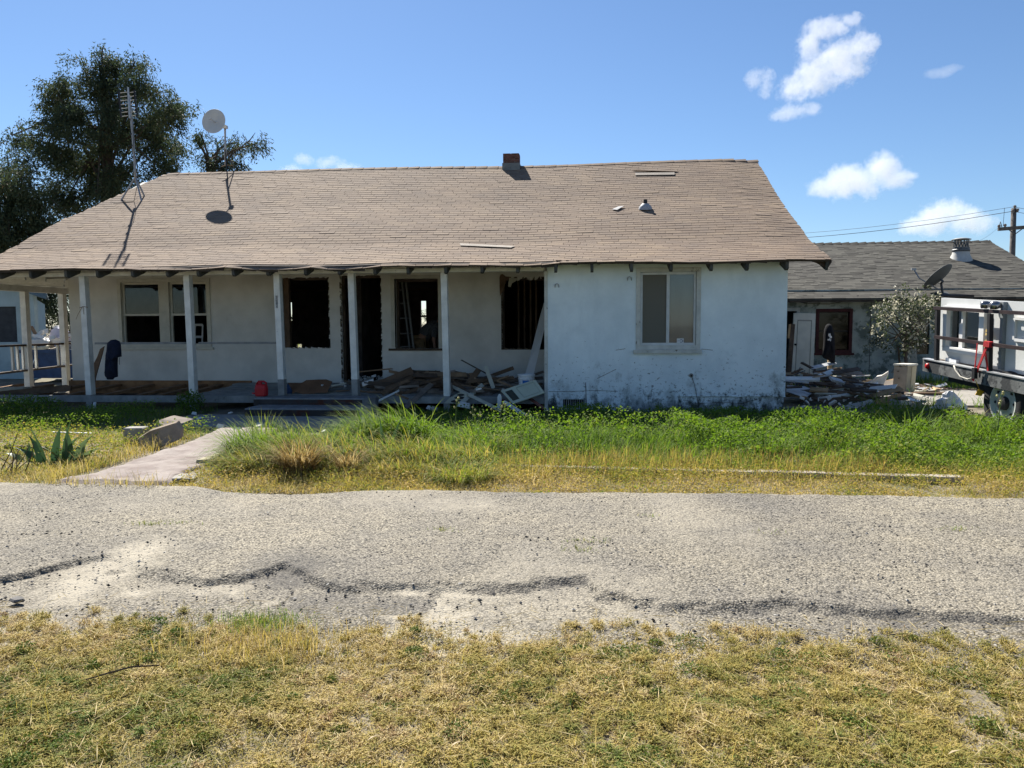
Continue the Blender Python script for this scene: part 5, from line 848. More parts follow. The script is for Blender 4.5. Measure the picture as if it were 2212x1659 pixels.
nodes = [(h, .15), (h+V3((.14, -.06, .22)), .15), (h+V3((.32, -.12, .36)), .16), (h+V3((.46, -.16, .40)), .10), (h+V3((.56, -.18, .38)), .06), (h+V3((.64, -.19, .34)), .085), (h+V3((.72, -.2, .26)), .09),
         (h+V3((.38, -.32, .30)), .06), (h+V3((.36, -.42, .05)), .048), (h+V3((.40, -.46, -.18)), .036), (h+V3((.42, -.47, -.26)), .034), (h+V3((.40, .10, .30)), .06), (h+V3((.42, .16, .04)), .048), (h+V3((.48, .12, -.2)), .036), (h+V3((.50, .1, -.28)), .034),
         (h+V3((-.02, -.11, -.04)), .10), (h+V3((.04, -.12, -.45)), .065), (h+V3((-.03, -.12, -.82)), .05), (h+V3((.1, -.14, -.87)), .04), (h+V3((-.02, .11, -.04)), .10), (h+V3((.08, .12, -.45)), .065), (h+V3((.02, .12, -.82)), .05), (h+V3((.15, .12, -.87)), .04)]
E_ = [(0, 1), (1, 2), (2, 3), (3, 4), (4, 5), (5, 6), (2, 7), (7, 8), (8, 9), (9, 10), (2, 11), (11, 12), (12, 13), (13, 14), (0, 15), (15, 16), (16, 17), (17, 18), (0, 19), (19, 20), (20, 21), (21, 22)]
for b0 in (10, 14):
    p0 = nodes[b0][0]
    for k in range(5):
        i0 = len(nodes); s_ = (k-2)*.018; ln = (.05, .07, .075, .07, .055)[k]; nodes += [(p0+V3((.01, s_, -.03)), .010), (p0+V3((.02, s_*1.4, -.03-ln*.6)), .009), (p0+V3((-.0, s_*1.4, -.03-ln)), .008)]; E_ += [(b0, i0), (i0, i0+1), (i0+1, i0+2)]
SKN = M_('skin', (.28, .15, .10), .6, .08, 6, .05); skin('body', nodes, E_, SKN, PER)
PLD = M_('plaid_shirt', (.035, .038, .042), .9, .25, 30, .2, 40, c2=(.12, .125, .13)); KH = M_('khaki_cloth', (.17, .11, .055), .9, .2, 8, .2)
skin('shirt', [(n_[0], n_[1]+.03) for n_ in (nodes[0], nodes[1], nodes[2], nodes[3], nodes[7], nodes[8], nodes[11], nodes[12])], [(0, 1), (1, 2), (2, 3), (2, 4), (4, 5), (2, 6), (6, 7)], PLD, PER)
skin('trousers', [(nodes[0][0]+V3((0, 0, -.04)), .165)]+[(nodes[i][0], nodes[i][1]+.025) for i in (15, 16, 17, 19, 20, 21)], [(0, 1), (1, 2), (2, 3), (0, 4), (4, 5), (5, 6)], KH, PER)
hc = nodes[5][0]; MB().lathe([(0, .11), (.06, .10), (.1, .05), (.107, 0), (.095, -.04)], hc+V3((-.02, 0, .035)), (-.35, -.05, 1), 14).build('hair', BKC, PER, smooth=True)
for i, s_ in enumerate((-.035, .035)): MB().lathe([(0, .012), (.009, .008), (.012, 0)], nodes[6][0]+V3((.07, s_, .045)), (1, 0, -.4), 8).build('eye', BLACK, PER)
MB().tube([nodes[6][0]+V3((.07, 0, .02)), nodes[6][0]+V3((.115, 0, -.02))], [.01, .018], 6).build('nose', SKN, PER); MB().box(nodes[6][0]+V3((.075, 0, -.05)), (.01, .05, .01)).build('mouth', RED, PER)
# ---------------------------------------------------------------- debris yard on the right
def z7(x_, y_): return ((3050+x_/3.318)*.5486, (1150+y_/3.318)*.5486)
cb0 = G(1939.6, 851, 0)
CARD = M_('raw_plywood', (.30, .20, .11), .9, .25, 4, .2, 30); DGW = M_('grey_white_sheet', (.42, .43, .44), .9, .2, 5, .4, 30, c3=(.2, .2, .2), thr3=(.55, .65), s3=6)
def sheet(label, pts, Ys, m, d=(0, .02, .012), name='sheet', cat='sheet', group=None):
    Ys = Ys if isinstance(Ys, (list, tuple)) else [Ys]*len(pts); return MB().slab([FY(*z7(*p), y_) for p, y_ in zip(pts, Ys)], d).build(name, m, label=label, cat=cat, group=group)
sheet('large speckled white sheet on the heap beside the house corner', [(155, 1300), (170, 1225), (400, 1240), (525, 1290), (410, 1385)], [15.4, 16.6, 16.8, 16.2, 15.2], DGW)
sheet('small white square standing in the middle of the debris heap', [(808, 1205), (830, 1133), (928, 1145), (925, 1218)], 17.2, WHITE)
sheet('bright white plaster wedge left of the big jagged chunk', [(1045, 1215), (1090, 1180), (1120, 1150), (1170, 1195), (1100, 1222)], 17.0, PLASTER, (.03, .1, .0), 'plaster_chunk', 'plaster')
PC = sheet('big jagged plaster slab standing beside the old cabinet', [(1110, 1262), (1190, 1200), (1285, 1150), (1330, 1105), (1395, 1095), (1475, 1043), (1478, 1075), (1430, 1190), (1395, 1262), (1250, 1275)], [16.8]*6+[16.9, 17, 16.9, 16.8], PLASTER, (.06, .10, .02), 'plaster_slab', 'plaster')
sheet('tan plywood piece in the middle of the debris heap', [(560, 1275), (600, 1250), (740, 1290), (770, 1335), (720, 1345)], [16.2, 16.6, 16.6, 16, 15.8], CARD)
sheet('brown card flap over the crossed laths', [(930, 1180), (1080, 1130), (1090, 1150), (960, 1215), (930, 1215)], 17.3, CARD)
sheet('brown panel lying behind the long white rail piece', [(1045, 1295), (1100, 1290), (1205, 1345), (1180, 1360), (1050, 1350)], 16.0, CARD)
sheet('orange tan cardboard lying alone on the pavement', [(2090, 1285), (2130, 1262), (2190, 1270), (2230, 1288), (2200, 1292)], 18.4, M_('cardboard', (.42, .29, .17), .9, .15, 4, .2), (0, .25, .03), 'cardboard', 'cardboard')
sheet('cream sheet lying flat right of the cabinet foot', [(1815, 1362), (1820, 1325), (1965, 1362), (1920, 1378)], [15.6, 16.4, 16.2, 15.6], PALE)
sheet('round white plastic tray at the right of the debris heap', [(1740, 1385), (1820, 1380), (1890, 1405), (1910, 1430), (1840, 1435), (1775, 1415)], [15.5, 15.9, 15.8, 15.3, 15.1, 15.2], WHITE)
def lath(label, a, c, w, y0, y1, m, name='plank', cat='plank', t=.025): u0, v0 = z7(*a); u1, v1 = z7(*c); return pln(label, u0, v0, u1, v1, w, y0, y1, m, name, cat, None, t)
for r_ in [('long white rail piece lying across the debris heap', (570, 1390), (1045, 1322), 5, 15.5, 15.9, WHITE), ('brown board sloping down to the grass in front of the heap', (415, 1345), (850, 1510), 7, 15.8, 14.7, W0), ('tan timber pointing to the foot of the cabinet', (1320, 1430), (1650, 1340), 7, 15.2, 15.7, CARD), ('thin pale lath running right along the ground from the cabinet', (1650, 1352), (2105, 1425), 4, 15.8, 15.2, PALE),
           ('long low white painted board along the grass edge', (870, 1520), (1270, 1430), 9, 14.7, 15.0, DGW), ('brown lath crossing left of centre of the debris heap', (340, 1425), (1040, 1380), 5, 15.4, 15.6, W0), ('grey lath behind the white rail piece', (930, 1290), (1290, 1262), 5, 16.4, 16.6, W1), ('long brown board under the white square', (700, 1290), (1080, 1225), 7, 16.6, 16.9, W0), ('pale thin lath at the back right of the heap', (900, 1145), (1260, 1165), 3, 17.6, 17.6, CARD),
           ('white lath sloping down right of the tan plywood', (1290, 1275), (1430, 1350), 4, 16.4, 15.9, WHITE), ('second white lath sloping down right of centre', (1230, 1350), (1400, 1395), 4, 15.8, 15.5, WHITE), ('tan board lying in front of the cabinet', (1330, 1455), (1500, 1440), 6, 14.9, 15.0, CARD), ('white slab end in the grass below the cabinet', (1650, 1450), (1790, 1440), 9, 14.9, 15.0, PALE), ('dark board across the middle of the heap', (880, 1375), (1180, 1425), 6, 15.4, 15.2, W0)]: lath(*r_)
HUE = {W0: 'brown', W1: 'weathered grey', W2: 'dark', CARD: 'tan', W3: 'light brown', PALE: 'cream painted', DGW: 'dirty white', WHITE: 'white'}
def scraplabel(m_, l_, zone): return ('short ' if l_ < .42 else 'long ' if l_ > .68 else '')+HUE[m_]+' '+('lath' if l_ > .5 else 'board scrap')+' '+zone
for i in range(210):
    u = 1703+(1-random.random()**1.2)*280; v = random.uniform(826, 870); p = G(u, v, .03); m_ = random.choice((W0, W0, W1, W2, CARD, CARD, W3, PALE, DGW, WHITE, W2)); l_ = random.uniform(.2, .85); a_ = random.gauss(0, .4)+random.choice((0, PI))
    p.y = min(p.y, 18.8); hgt = .50*math.exp(-((p.x-5.0)/1.35)**2)*min(1, max(.15, (p.y-14.2)/1.6))+.03; p.z = .02+hgt*random.uniform(.15, 1); q2 = p+Vector((math.cos(a_)*l_, math.sin(a_)*l_*1.5, random.gauss(0, .09))); q2.z = min(max(.02, q2.z), hgt+.16)
    if p.x < 3.75 or q2.x < 3.75 or (max(p.x, q2.x) > cb0.x-.5 and min(p.y, q2.y) < cb0.y+.5 and max(p.z, q2.z) > .1): continue
    zone = ('by the house corner' if p.x < 4.5 else 'amid the debris yard' if p.x < 5.6 else 'at the debris yard right')+(', towards the back house' if p.y > 16.8 else ', near the grass' if p.y < 15.5 else '')
    MB().beam(p, q2, random.choice((.025, .04, .06, .09, .13)), random.choice((.015, .02, .04)), (random.gauss(0, .3), -.5, 1), .03).build('broken_board', m_, label=scraplabel(m_, l_, zone), cat='board', group='boards in the debris heap between the houses')
mb = MB()
for i in range(170):
    u = random.choice((random.uniform(1703, 1850), random.uniform(1703, 1990), random.uniform(1850, 2060))); v = random.uniform(836, 882); p = G(u, v, .02); s_ = random.uniform(.015, .07); p.z = .02+.18*random.random()*(u < 1850)
    if p.x > 3.7: mb.box(p, (s_*random.uniform(.8, 2.4), s_*random.uniform(.6, 1.5), s_*random.uniform(.15, .7)), Euler((random.random(), random.random(), random.random()*6)).to_matrix(), .7)
mb.build('plaster_rubble', PLASTER, kind='stuff')
# wire tangle, old cabinet, white bag, post with black hoodie
mb = MB(); c = FY(*z7(400, 1150), 17.8)
for i in range(26): p = c+Vector((random.uniform(-.35, .45), random.uniform(-.2, .2), random.uniform(-.25, .18))); mb.tube([p, p+Vector((random.uniform(-.3, .3), 0, random.uniform(-.2, .2))), p+Vector((random.uniform(-.4, .4), .05, random.uniform(-.25, .2)))], .009, 4)
mb.build('wire_tangle', M_('blue_grey_wire', (.07, .085, .10), .7, .2, 5, .1), label='blue grey tangle of wire and netting at the foot of the cream door', cat='wire tangle')
cb = G((1490/3.318+3050)*.5486+20, 851, 0); OC = thing('old_cabinet', (cb.x, cb.y, 0), 'tall narrow old cream cabinet standing in the debris with a chipped white top', 'cabinet')
Y_ = cb.y; F0, F1, F2 = FY(1927, 852, Y_+.1), FY(1956, 857, Y_-.1), FY(1975, 853, Y_+.15); hC = FY(1950, 787, Y_).z; f0 = Vector((F0.x, F0.y, 0)); f1 = Vector((F1.x, F1.y, 0)); f2 = Vector((F2.x, F2.y, 0)); f3 = f0+f2-f1
CAB = M_('dirty_cream_cabinet', (.42, .36, .25), .8, .15, 4, .2, 40, c3=(.16, .12, .08), thr3=(.62, .7), s3=4); CAB2 = M_('cabinet_shade_side', (.25, .22, .18), .85, .15, 5, .2)
tl = Vector((.05, .03, 0)); MB().slab([f0, f1, f2, f3], Vector((.03, 0, hC-.03))).build('carcass', CAB, OC)
d1 = (f1-f0).cross(Vector((0, 0, 1))).normalized()*.012; MB().slab([f0+Vector((.01, 0, .02))+d1, f1+Vector((-.005, 0, .02))+d1, f1+Vector((.02, 0, hC-.06))+d1, f0+Vector((.035, 0, hC-.06))+d1], -d1*.8).build('back_panel', CAB2, OC)  # darker overlay: shade of the unlit face put into its colour
d2 = (f2-f1).cross(Vector((0, 0, 1))).normalized()*.012; mid = f1.lerp(f2, .45); MB().slab([mid+Vector((0, 0, .02))+d2, f2+Vector((-.01, 0, .02))+d2, f2+Vector((.018, 0, hC-.05))+d2, mid+Vector((.028, 0, hC-.05))+d2], -d2*.8).build('side_stile', M_('cabinet_lit_cream', (.5, .42, .27), .8, .1, 4, .2), OC)  # warmer, paler overlay: light on this side put into its colour
e_ = lambda p: Vector((p.x, p.y, 0)); cen = (f0+f2)/2; MB().slab([cen+(p-cen)*1.12+Vector((.03, 0, hC-.028)) for p in (f0, f1, f2, f3)], (0, 0, .035)).build('top', M_('chipped_white', (.66, .64, .56), .8, .1, 7, .3, c3=(.25, .18, .12), thr3=(.6, .66), s3=9), OC)
for t, h_ in ((.35, .5), (.5, .62), (.45, .35)): MB().box(f0.lerp(f1, t)+d1*1.3+Vector((.02, 0, h_)), (.05, .012, .02)).build('scuff_plate', W2, OC)
bp_ = FY(2053, 880, 14.7); bz_ = FY(2053, 845, 14.7).z; mb = MB(); k = 15; nr = 7
for i in range(nr):
    t = i/(nr-1); r0 = .24*(1-t)**.8+.05
    for j in range(k): a = 2*PI*j/k; r_ = r0*random.uniform(.72, 1.25); mb.v.append((bp_.x+r_*math.cos(a)-.03*t, bp_.y+r_*math.sin(a)*.8, .0+t*bz_*random.uniform(.93, 1.04)))
for i in range(nr-1):
    for j in range(k): mb.f.append((i*k+j, i*k+(j+1) % k, (i+1)*k+(j+1) % k, (i+1)*k+j))
mb.f.append(tuple((nr-1)*k+j for j in range(k))); mb.build('crumpled_bag', M_('crumpled_white_plastic', (.60, .60, .61), .5, .08, 6, .6, 14), label='crumpled white plastic sheet heaped between the debris and the trailer', cat='plastic sheet')
po = FY(1791, 830, 19.4); pt_ = FY(1791, 722, 19.4); MB().box((po.x, 19.4, pt_.z/2), (.09, .09, pt_.z)).build('wooden_post', M_('new_lumber', (.42, .31, .18), .85, .15, 3, .2), bevel=.004, label='new square wooden post standing in the debris under a black hoodie', cat='post')
def j7(*p): return [z7(*q) for q in p]
hd_ = cloth('hoodie', 'black hooded sweatshirt with white lettering hung on the wooden post', 'hoodie', j7((668, 440), (690, 420), (715, 415), (745, 432), (760, 480), (775, 560), (783, 640), (785, 760), (790, 860), (786, 935), (740, 930), (715, 895), (645, 865), (625, 835), (632, 740), (640, 640), (640, 560), (650, 490)), 19.3, BKC, .14)
PR = M_('white_print', (.6, .6, .6), .8, .05, 5, 0)
for pp in ([(705, 545), (730, 540), (735, 575), (720, 590), (705, 575)], [(728, 575), (748, 575), (748, 600), (728, 605)], [(695, 615), (706, 612), (708, 632), (697, 634)], [(710, 612), (722, 612), (720, 634), (711, 632)], [(725, 616), (740, 618), (736, 645), (724, 640)], [(715, 598), (727, 596), (727, 608), (716, 608)]):
    MB().slab([FY(*z7(*q), 19.145) for q in pp], (0, .004, 0)).build('white_print', PR, hd_)
pln('dark timber post standing at the corner of the farmhouse wall', 1702.5, 825, 1712, 700, 9, 19.6, 19.6, W2, 'timber', 'timber', t=.08, jag=0)
pln('short yellow brown board fixed by the dark doorway', 1703, 731, 1706.5, 700, 4, 19.5, 19.5, CARD, 'timber', 'timber', jag=0)
# ---------------------------------------------------------------- loaded trailer
AX = (_r*.0 + Vector((math.sin(TH), -math.cos(TH), 0))).normalized(); NX = Vector((-AX.y, AX.x, 0)); NX = NX if NX.x < 0 else -NX
Bz = 12.9; d = ray(1997, 773); B0 = d*(Bz/ (d @ CF)); B0 = Vector((B0.x, B0.y, 0))
TR = thing('flatbed_trailer', (B0+AX*2.2-NX*1.0), 'flatbed trailer with black pipe rails and worn grey side, loaded with white panels', 'trailer')
TILT = -.062
def tp(s_, w_, z_): p = B0+AX*s_-NX*w_; return Vector((p.x, p.y, z_+TILT*s_))     # along, inwards, up
SIDE = M_('scraped_grey_steel', (.12, .125, .125), .75, .25, 5, .4, 30, c3=(.03, .033, .036), thr3=(.52, .56), s3=2.4); LEN = 5.2; DZ = .965
def tbox(mb, s0, s1, w0, w1, z0, z1): return mb.add([tp(s_, w_, z_) for z_ in (z0, z1) for w_ in (w0, w1) for s_ in (s0, s1)], [(0, 2, 3, 1), (4, 5, 7, 6), (0, 1, 5, 4), (2, 6, 7, 3), (0, 4, 6, 2), (1, 3, 7, 5)])
tbox(MB(), 0, LEN, .0, .045, DZ-.20, DZ-.004).build('side_board', SIDE, TR); tbox(MB(), -.03, LEN, -.015, .09, DZ, DZ+.018).build('deck_edge', STEEL, TR); tbox(MB(), -.02, LEN, .09, 2.1, DZ-.04, DZ).build('deck', WOODS[1], TR); tbox(MB(), -.05, .0, .0, 2.1, DZ-.2, DZ-.005).build('rear_board', SIDE, TR); tbox(MB(), .2, LEN, .3, 1.8, DZ-.34, DZ-.05).build('chassis', BLACK, TR)
for s_, tilt_ in ((.3, -.02), (1.70, -.03), (3.0, 0), (4.4, 0)): MB().beam(tp(s_, .04, DZ+.015), tp(s_+tilt_, .04, DZ+.84), .06, .06, NX).build('rail_post', BLACK, TR)
BRAIL = M_('dark_brown_rail', (.035, .022, .022), .5, .3, 5, .1, 40)
MB().beam(tp(.2, .03, DZ+.865), tp(LEN, .03, DZ+.865+.05), .05, .05, NX).build('top_rail', BRAIL, TR); MB().beam(tp(.3, .0, DZ+.40), tp(LEN, .0, DZ+.43), .05, .045, NX).build('mid_rail', BRAIL, TR)
tl_ = MB().lathe([(0, -.03), (.04, -.028), (.05, .0)], tp(.12, -.005, DZ-.10), -NX, 14).build('tail_light', M_('red_lens', (.45, .01, .012), .3, .1, 4, 0), TR, smooth=True)
rb_ = tbox(MB(), .9, 1.5, .35, .40, DZ-.42, DZ-.19).build('light_bracket', BLACK, TR)
for s_ in (1.05, 1.33): MB().lathe([(0, -.02), (.07, -.02), (.07, .0)], tp(s_, .345, DZ-.30), -NX, 14).build('round_lamp', M_('dull_amber', (.10, .085, .04), .4, .1, 4, 0), rb_)
for s_, r_ in ((1.55, .055), (1.78, .06)): MB().lathe([(0, .08), (r_*.7, .07), (r_, .02), (r_, -.05), (0, -.06)], tp(s_, .03, DZ+.97), -NX+AX*.2, 14).build('spotlight', M_('chrome_lamp', (.25, .25, .26), .25, .1, 4, 0, metal=.8), TR, smooth=True)
# wheel
def wheel(s_, w_, zc, r):
    c = B0+AX*s_-NX*w_; c = Vector((c.x, c.y, zc)); wh = MB().lathe([(r*.66, -.10), (r*.9, -.115), (r*.985, -.085), (r, -.05), (r, .05), (r*.985, .085), (r*.9, .115), (r*.66, .10)], c, NX, 40).build('wheel', M_('tyre_rubber', (.018, .018, .019), .85, .2, 20, .3, 60), TR, smooth=True)
    RIMM = M_('dirty_white_rim', (.36, .38, .36), .6, .15, 8, .15, 40, c3=(.2, .17, .12), thr3=(.62, .7), s3=6); MB().lathe([(r*.64, .10), (r*.60, .105), (r*.57, .05), (r*.52, .03), (r*.48, .04), (r*.42, .07), (r*.3, .06), (r*.24, .06), (0, .06)], c, NX, 40).build('rim', RIMM, wh, smooth=True)
    MB().lathe([(r*.22, .055), (r*.2, .12), (r*.1, .13), (0, .13)], c, NX, 16).build('hub', BLACK, wh)
    for i in range(8): a = i*PI/4; q_ = c+AX*(math.cos(a)*r*.45)+Vector((0, 0, math.sin(a)*r*.45)); MB().lathe([(0, .079), (r*.045, .078), (r*.045, .05)], q_, NX, 8).build('rim_hole', BLACK, wh)
wheel(2.0, .16, .43, .46)
# the load
WP = M_('white_door_panel', (.60, .61, .60), .55, .05, 2, .04, 40, c3=(.45, .43, .39), thr3=(.7, .8), s3=2); LP_ = tp(2, .25, DZ+.02)
PAN = thing('white_wall_panel', (LP_.x, LP_.y, LP_.z), 'long white wall panel with a sliding window standing on the trailer behind the rails', 'wall panel')
def wbox(s0, s1, w0, w1, z0, z1, name, m, par): return tbox(MB(), s0, s1, w0, w1, DZ+z0, DZ+z1).build(name, m, par)
mb = MB(); a0, a1, h0, h1 = .34, 1.40, .24, .86
for s0, s1, z0, z1 in ((.15, a0, .03, 1.03), (a1, 4.6, .03, 1.03), (a0, a1, .03, h0), (a0, a1, h1, 1.03)): tbox(mb, s0, s1, .16, .22, DZ+z0, DZ+z1)
mb.build('panel', WP, PAN); wf = MB()
for s0, s1, z0, z1 in ((a0-.02, a0+.09, h0, h1), (a1-.1, a1+.02, h0, h1), (a0-.02, a1+.02, h1-.02, h1+.05), (a0-.02, a1+.03, h0-.06, h0+.02)): tbox(wf, s0, s1, .10, .158, DZ+z0, DZ+z1)
WFR = M_('white_window_trim', (.68, .68, .67), .5, .05, 4, .03); wf = wf.build('window_frame', WFR, PAN)
tbox(MB(), a0+.09, a1-.1, .19, .193, DZ+h0+.02, DZ+h1-.02).build('pane', glass('panel_glass', (.6, .65, .65), .03, .8), wf); tbox(MB(), a0+.42, a0+.46, .15, .2, DZ+h0+.02, DZ+h1-.02).build('stile', WFR, wf); tbox(MB(), a0+.37, a0+.42, .15, .19, DZ+h0+.02, DZ+h0+.40).build('catch', WFR, wf)
wbox(a0-.1, a1+.1, .5, .52, .0, 1.0, 'backing', M_('reflection_backing', (.32, .34, .34), .9, .2, 4, .2), PAN)  # sheet added behind the glass, its pale grey standing in for a reflection
D2 = MB()
for s0, s1, z0, z1 in ((2.05, 2.09, .50, .80), (2.09, 3.2, .78, .82), (2.09, 3.2, .48, .52)): tbox(D2, s0, s1, .125, .158, DZ+z0, DZ+z1)
D2.build('raised_moulding', WFR, PAN); tbox(MB(), 1.80, 1.86, .10, .158, DZ+.05, DZ+1.02).build('edge_trim', M_('grey_edge_strip', (.22, .24, .25), .6, .1, 4, .05), PAN)
tbox(MB(), .45, .75, .1, .15, DZ+.02, DZ+.075).build('white_tray', BW, label='small white plastic tray on the trailer deck below the panel window', cat='tray')
pl_ = [tp(4.2, .3, DZ+1.04), tp(2.9, .3, DZ+1.02), tp(3.6, .3, DZ+1.22), tp(4.6, .3, DZ+1.25)]; MB().slab(pl_, NX*-.04).build('white_board', WHITE, label='white board corner rising above the panel at the right frame edge', cat='board')
for i, z_ in enumerate((.25, .33, .42, .52, .57)): tbox(MB(), 1.52+.004*i, 1.60, .06, .098, DZ+z_, DZ+z_+.035).build('lumber_end', M_('yellow_lumber', (.5, .36, .13), .8, .15, 4, .1), label='yellow lumber end stacked between the panel window and the rail post', cat='lumber', group='yellow lumber ends by the rail post')
RS = M_('red_webbing', (.42, .02, .025), .8, .15, 30, .2); ST_ = thing('ratchet_strap', tp(1.75, -.04, DZ+.1), 'red ratchet strap tied round the trailer mid rail', 'strap')
[MB().beam(tp(1.70+.035*i, -.03, DZ+.37), tp(1.715+.035*i, -.03, DZ+.45), .03, .06, NX).build('wrapped_webbing', RS, ST_) for i in range(4)]; MB().beam(tp(1.74, -.04, DZ+.37), tp(1.52, -.05, DZ-.06), .045, .012, NX).build('strap', RS, ST_); MB().beam(tp(1.52, -.05, DZ+.0), tp(1.46, -.05, DZ-.16), .05, .012, NX).build('strap', RS, ST_); MB().beam(tp(1.68, -.02, DZ+.28), tp(1.75, -.01, DZ+.02), .03, .012, NX).build('strap', RS, ST_); MB().beam(tp(1.50, -.03, DZ+.40), tp(1.46, -.03, DZ-.02), .02, .01, NX).build('strap', RS, ST_)
MB().beam(tp(1.53, -.07, DZ+.04), tp(1.53, -.07, DZ-.12), .07, .05, NX).build('ratchet', BLACK, ST_)
MB().tube([tp(.92, -.03, DZ+.0), tp(1.0, -.05, DZ-.06), tp(1.15, -.06, DZ-.14), tp(1.35, -.06, DZ-.155), tp(1.52, -.06, DZ-.10)], .011, 6).build('rope', M_('pale_rope', (.55, .52, .45), .9, .1, 40, .4), label='pale rope hanging in a loop on the trailer side', cat='rope', smooth=True)
tg = FY(2116, 848, tp(1.5, -.05, .6).y); mb = MB().tube([tp(1.52, -.05, DZ-.14), tg+Vector((0, 0, .03))], .006, 4); mb.slab([tg+Vector((-.06, 0, -.035)), tg+Vector((.03, 0, -.055)), tg+Vector((.065, 0, .02)), tg+Vector((-.02, 0, .045))], (0, .01, 0)).build('warning_tag', M_('yellow_tag', (.65, .38, .02), .6, .1, 4, .1), label='yellow tag hanging on a wire below the red strap', cat='tag')
# ---------------------------------------------------------------- grass and weeds
GR = leafmat('grass_blade', [(0, (.05, .095, .016)), (.25, (.135, .22, .030)), (.45, (.20, .225, .05)), (.62, (.31, .265, .06)), (.8, (.43, .325, .11)), (.92, (.52, .43, .24)), (1, (.20, .135, .05))], .42, .8)
GRD = leafmat('dry_blade', [(0, (.05, .09, .02)), (.25, (.13, .19, .035)), (.45, (.17, .175, .042)), (.62, (.28, .235, .055)), (.8, (.40, .30, .095)), (.92, (.52, .43, .24)), (1, (.26, .16, .07))], .15, .85)
def clampx(x, y): return np.abs(x+.09*y) < .70*y+.7
def grass(name, x, y, h, w, tint, lean=.35, curl=.9, z0=-.01, yaw=None):
    k = len(x); b = np.stack([x, y, np.full(k, z0)], 1)
    V, F4, F3, T = blades(b, h, w, U(0, 2*PI, k) if yaw is None else yaw, np.abs(RNG.normal(size=k))*lean, U(.1, 1, k)*curl, np.clip(tint, 0, 1)); return npmesh(name, V, F4, F3, GR, T, kind='stuff')
# dry mat in the foreground
def shortblades(x, y, z, h, w, tint, lean, curl, name):
    k = len(x); b = np.stack([x, y, z], 1); yaw = U(0, 2*PI, k); d = np.stack([np.cos(yaw), np.sin(yaw), np.zeros(k)], 1); s_ = np.stack([-np.sin(yaw), np.cos(yaw), np.zeros(k)], 1); V = np.zeros((k, 5, 3)); ln = np.abs(RNG.normal(size=k))*lean
    V[:, 0] = b-s_*(w/2)[:, None]; V[:, 1] = b+s_*(w/2)[:, None]; a = ln+curl*.35; m_ = b+d*(h*.55*np.sin(a))[:, None]; m_[:, 2] += h*.55*np.cos(a); V[:, 2] = m_-s_*(w*.4)[:, None]; V[:, 3] = m_+s_*(w*.4)[:, None]
    a2 = ln+curl*1.4; V[:, 4] = m_+d*(h*.45*np.sin(a2))[:, None]; V[:, 4, 2] += h*.45*np.cos(a2); V[:, 2:, 2] = np.maximum(V[:, 2:, 2], -.012+.004*RNG.random((k, 3))); i_ = np.arange(k)[:, None]*5
    return npmesh(name, V.reshape(-1, 3), i_+np.array([0, 1, 3, 2]), i_+np.array([2, 3, 4]), GRD, np.repeat(np.clip(tint, 0, 1), 5), kind='stuff')
yedge = lambda x, y: 4.0+(fnoise(x, 0*y, 1.2, 45)-.5)*.5+(fnoise(x, y, 4, 47)-.5)*.55
def fgpts(N, ymax=4.4): y = 1.9+(ymax-1.9)*RNG.random(N); return (RNG.random(N)-.5)*2*(.72*y+.4)-.09*y, y
# thatch: short lying blades everywhere
x, y = fgpts(130000); k = RNG.random(len(x)) < np.clip((fnoise(x, y, 2.2, 43)-.16)*4, .12, 1)*np.clip((yedge(x, y)-y)/.3, 0, 1); x, y = x[k], y[k]
shortblades(x, y, np.full(len(x), -.018), U(.018, .045, len(x)), U(.002, .0045, len(x)), .80-.25*np.clip((fnoise(x, y, 1.5, 51)-.45)*4, 0, 1)+RNG.normal(size=len(x))*.10, .9, 1.0, 'dry_thatch')
# clumps with their own height and colour, gaps of shade between
x, y = fgpts(6200); k = RNG.random(len(x)) < np.clip((fnoise(x, y, 1.8, 44)-.22)*4, .1, 1)*np.clip((yedge(x, y)-y)/.35, 0, 1); x, y = x[k], y[k]; nc = len(x); gn = fnoise(x, y, 1.3, 51)
ct = .80-.30*np.clip((gn-.42)*4, 0, 1)+RNG.normal(size=nc)*.11; ch = U(.025, .06, nc)*(.55+.9*fnoise(x, y, 2.5, 53)); cr_ = U(.014, .045, nc); nb = 54
a = U(0, 2*PI, (nc, nb)); rr_ = np.sqrt(RNG.random((nc, nb)))*cr_[:, None]; X_ = (x[:, None]+rr_*np.cos(a)).ravel(); Y_ = (y[:, None]+rr_*np.sin(a)).ravel(); n_ = nc*nb; hh = (ch[:, None]*U(.45, 1.1, (nc, nb))).ravel()
shortblades(X_, Y_, np.full(n_, -.016), hh*1.25, U(.002, .0048, n_), np.repeat(ct, nb)+RNG.normal(size=n_)*.07, .55, .9, 'dry_grass')
# dark broadleaf weed clumps
x, y = fgpts(420, 4.0); g = .6*fnoise(x, y, 1.3, 51)+.4*fnoise(x, y, 4, 52); k = (RNG.random(len(x)) < np.clip((g-.40)*5, .03, 1)) & (y < yedge(x, y)-.15); x, y = x[k], y[k]; nc = len(x); nb = 150; r_ = U(.03, .10, nc); h_ = U(.02, .055, nc); a = U(0, 2*PI, (nc, nb)); q = np.sqrt(RNG.random((nc, nb))); X_ = (x[:, None]+r_[:, None]*q*np.cos(a)).ravel(); Y_ = (y[:, None]+r_[:, None]*q*np.sin(a)).ravel(); n_ = nc*nb; Z_ = (h_[:, None]*(1-.7*q**2)*RNG.random((nc, nb))**.5).ravel()-.012
V, F, T = leaves(np.stack([X_, Y_, Z_], 1), np.stack([RNG.normal(size=n_), RNG.normal(size=n_), U(-.3, .9, n_)], 1), U(.008, .019, n_), U(.005, .011, n_), np.clip(np.repeat(U(.12, .5, nc), nb)+RNG.normal(size=n_)*.13, 0, 1)); npmesh('mat_weeds', V, F, None, GRD, T, kind='stuff')
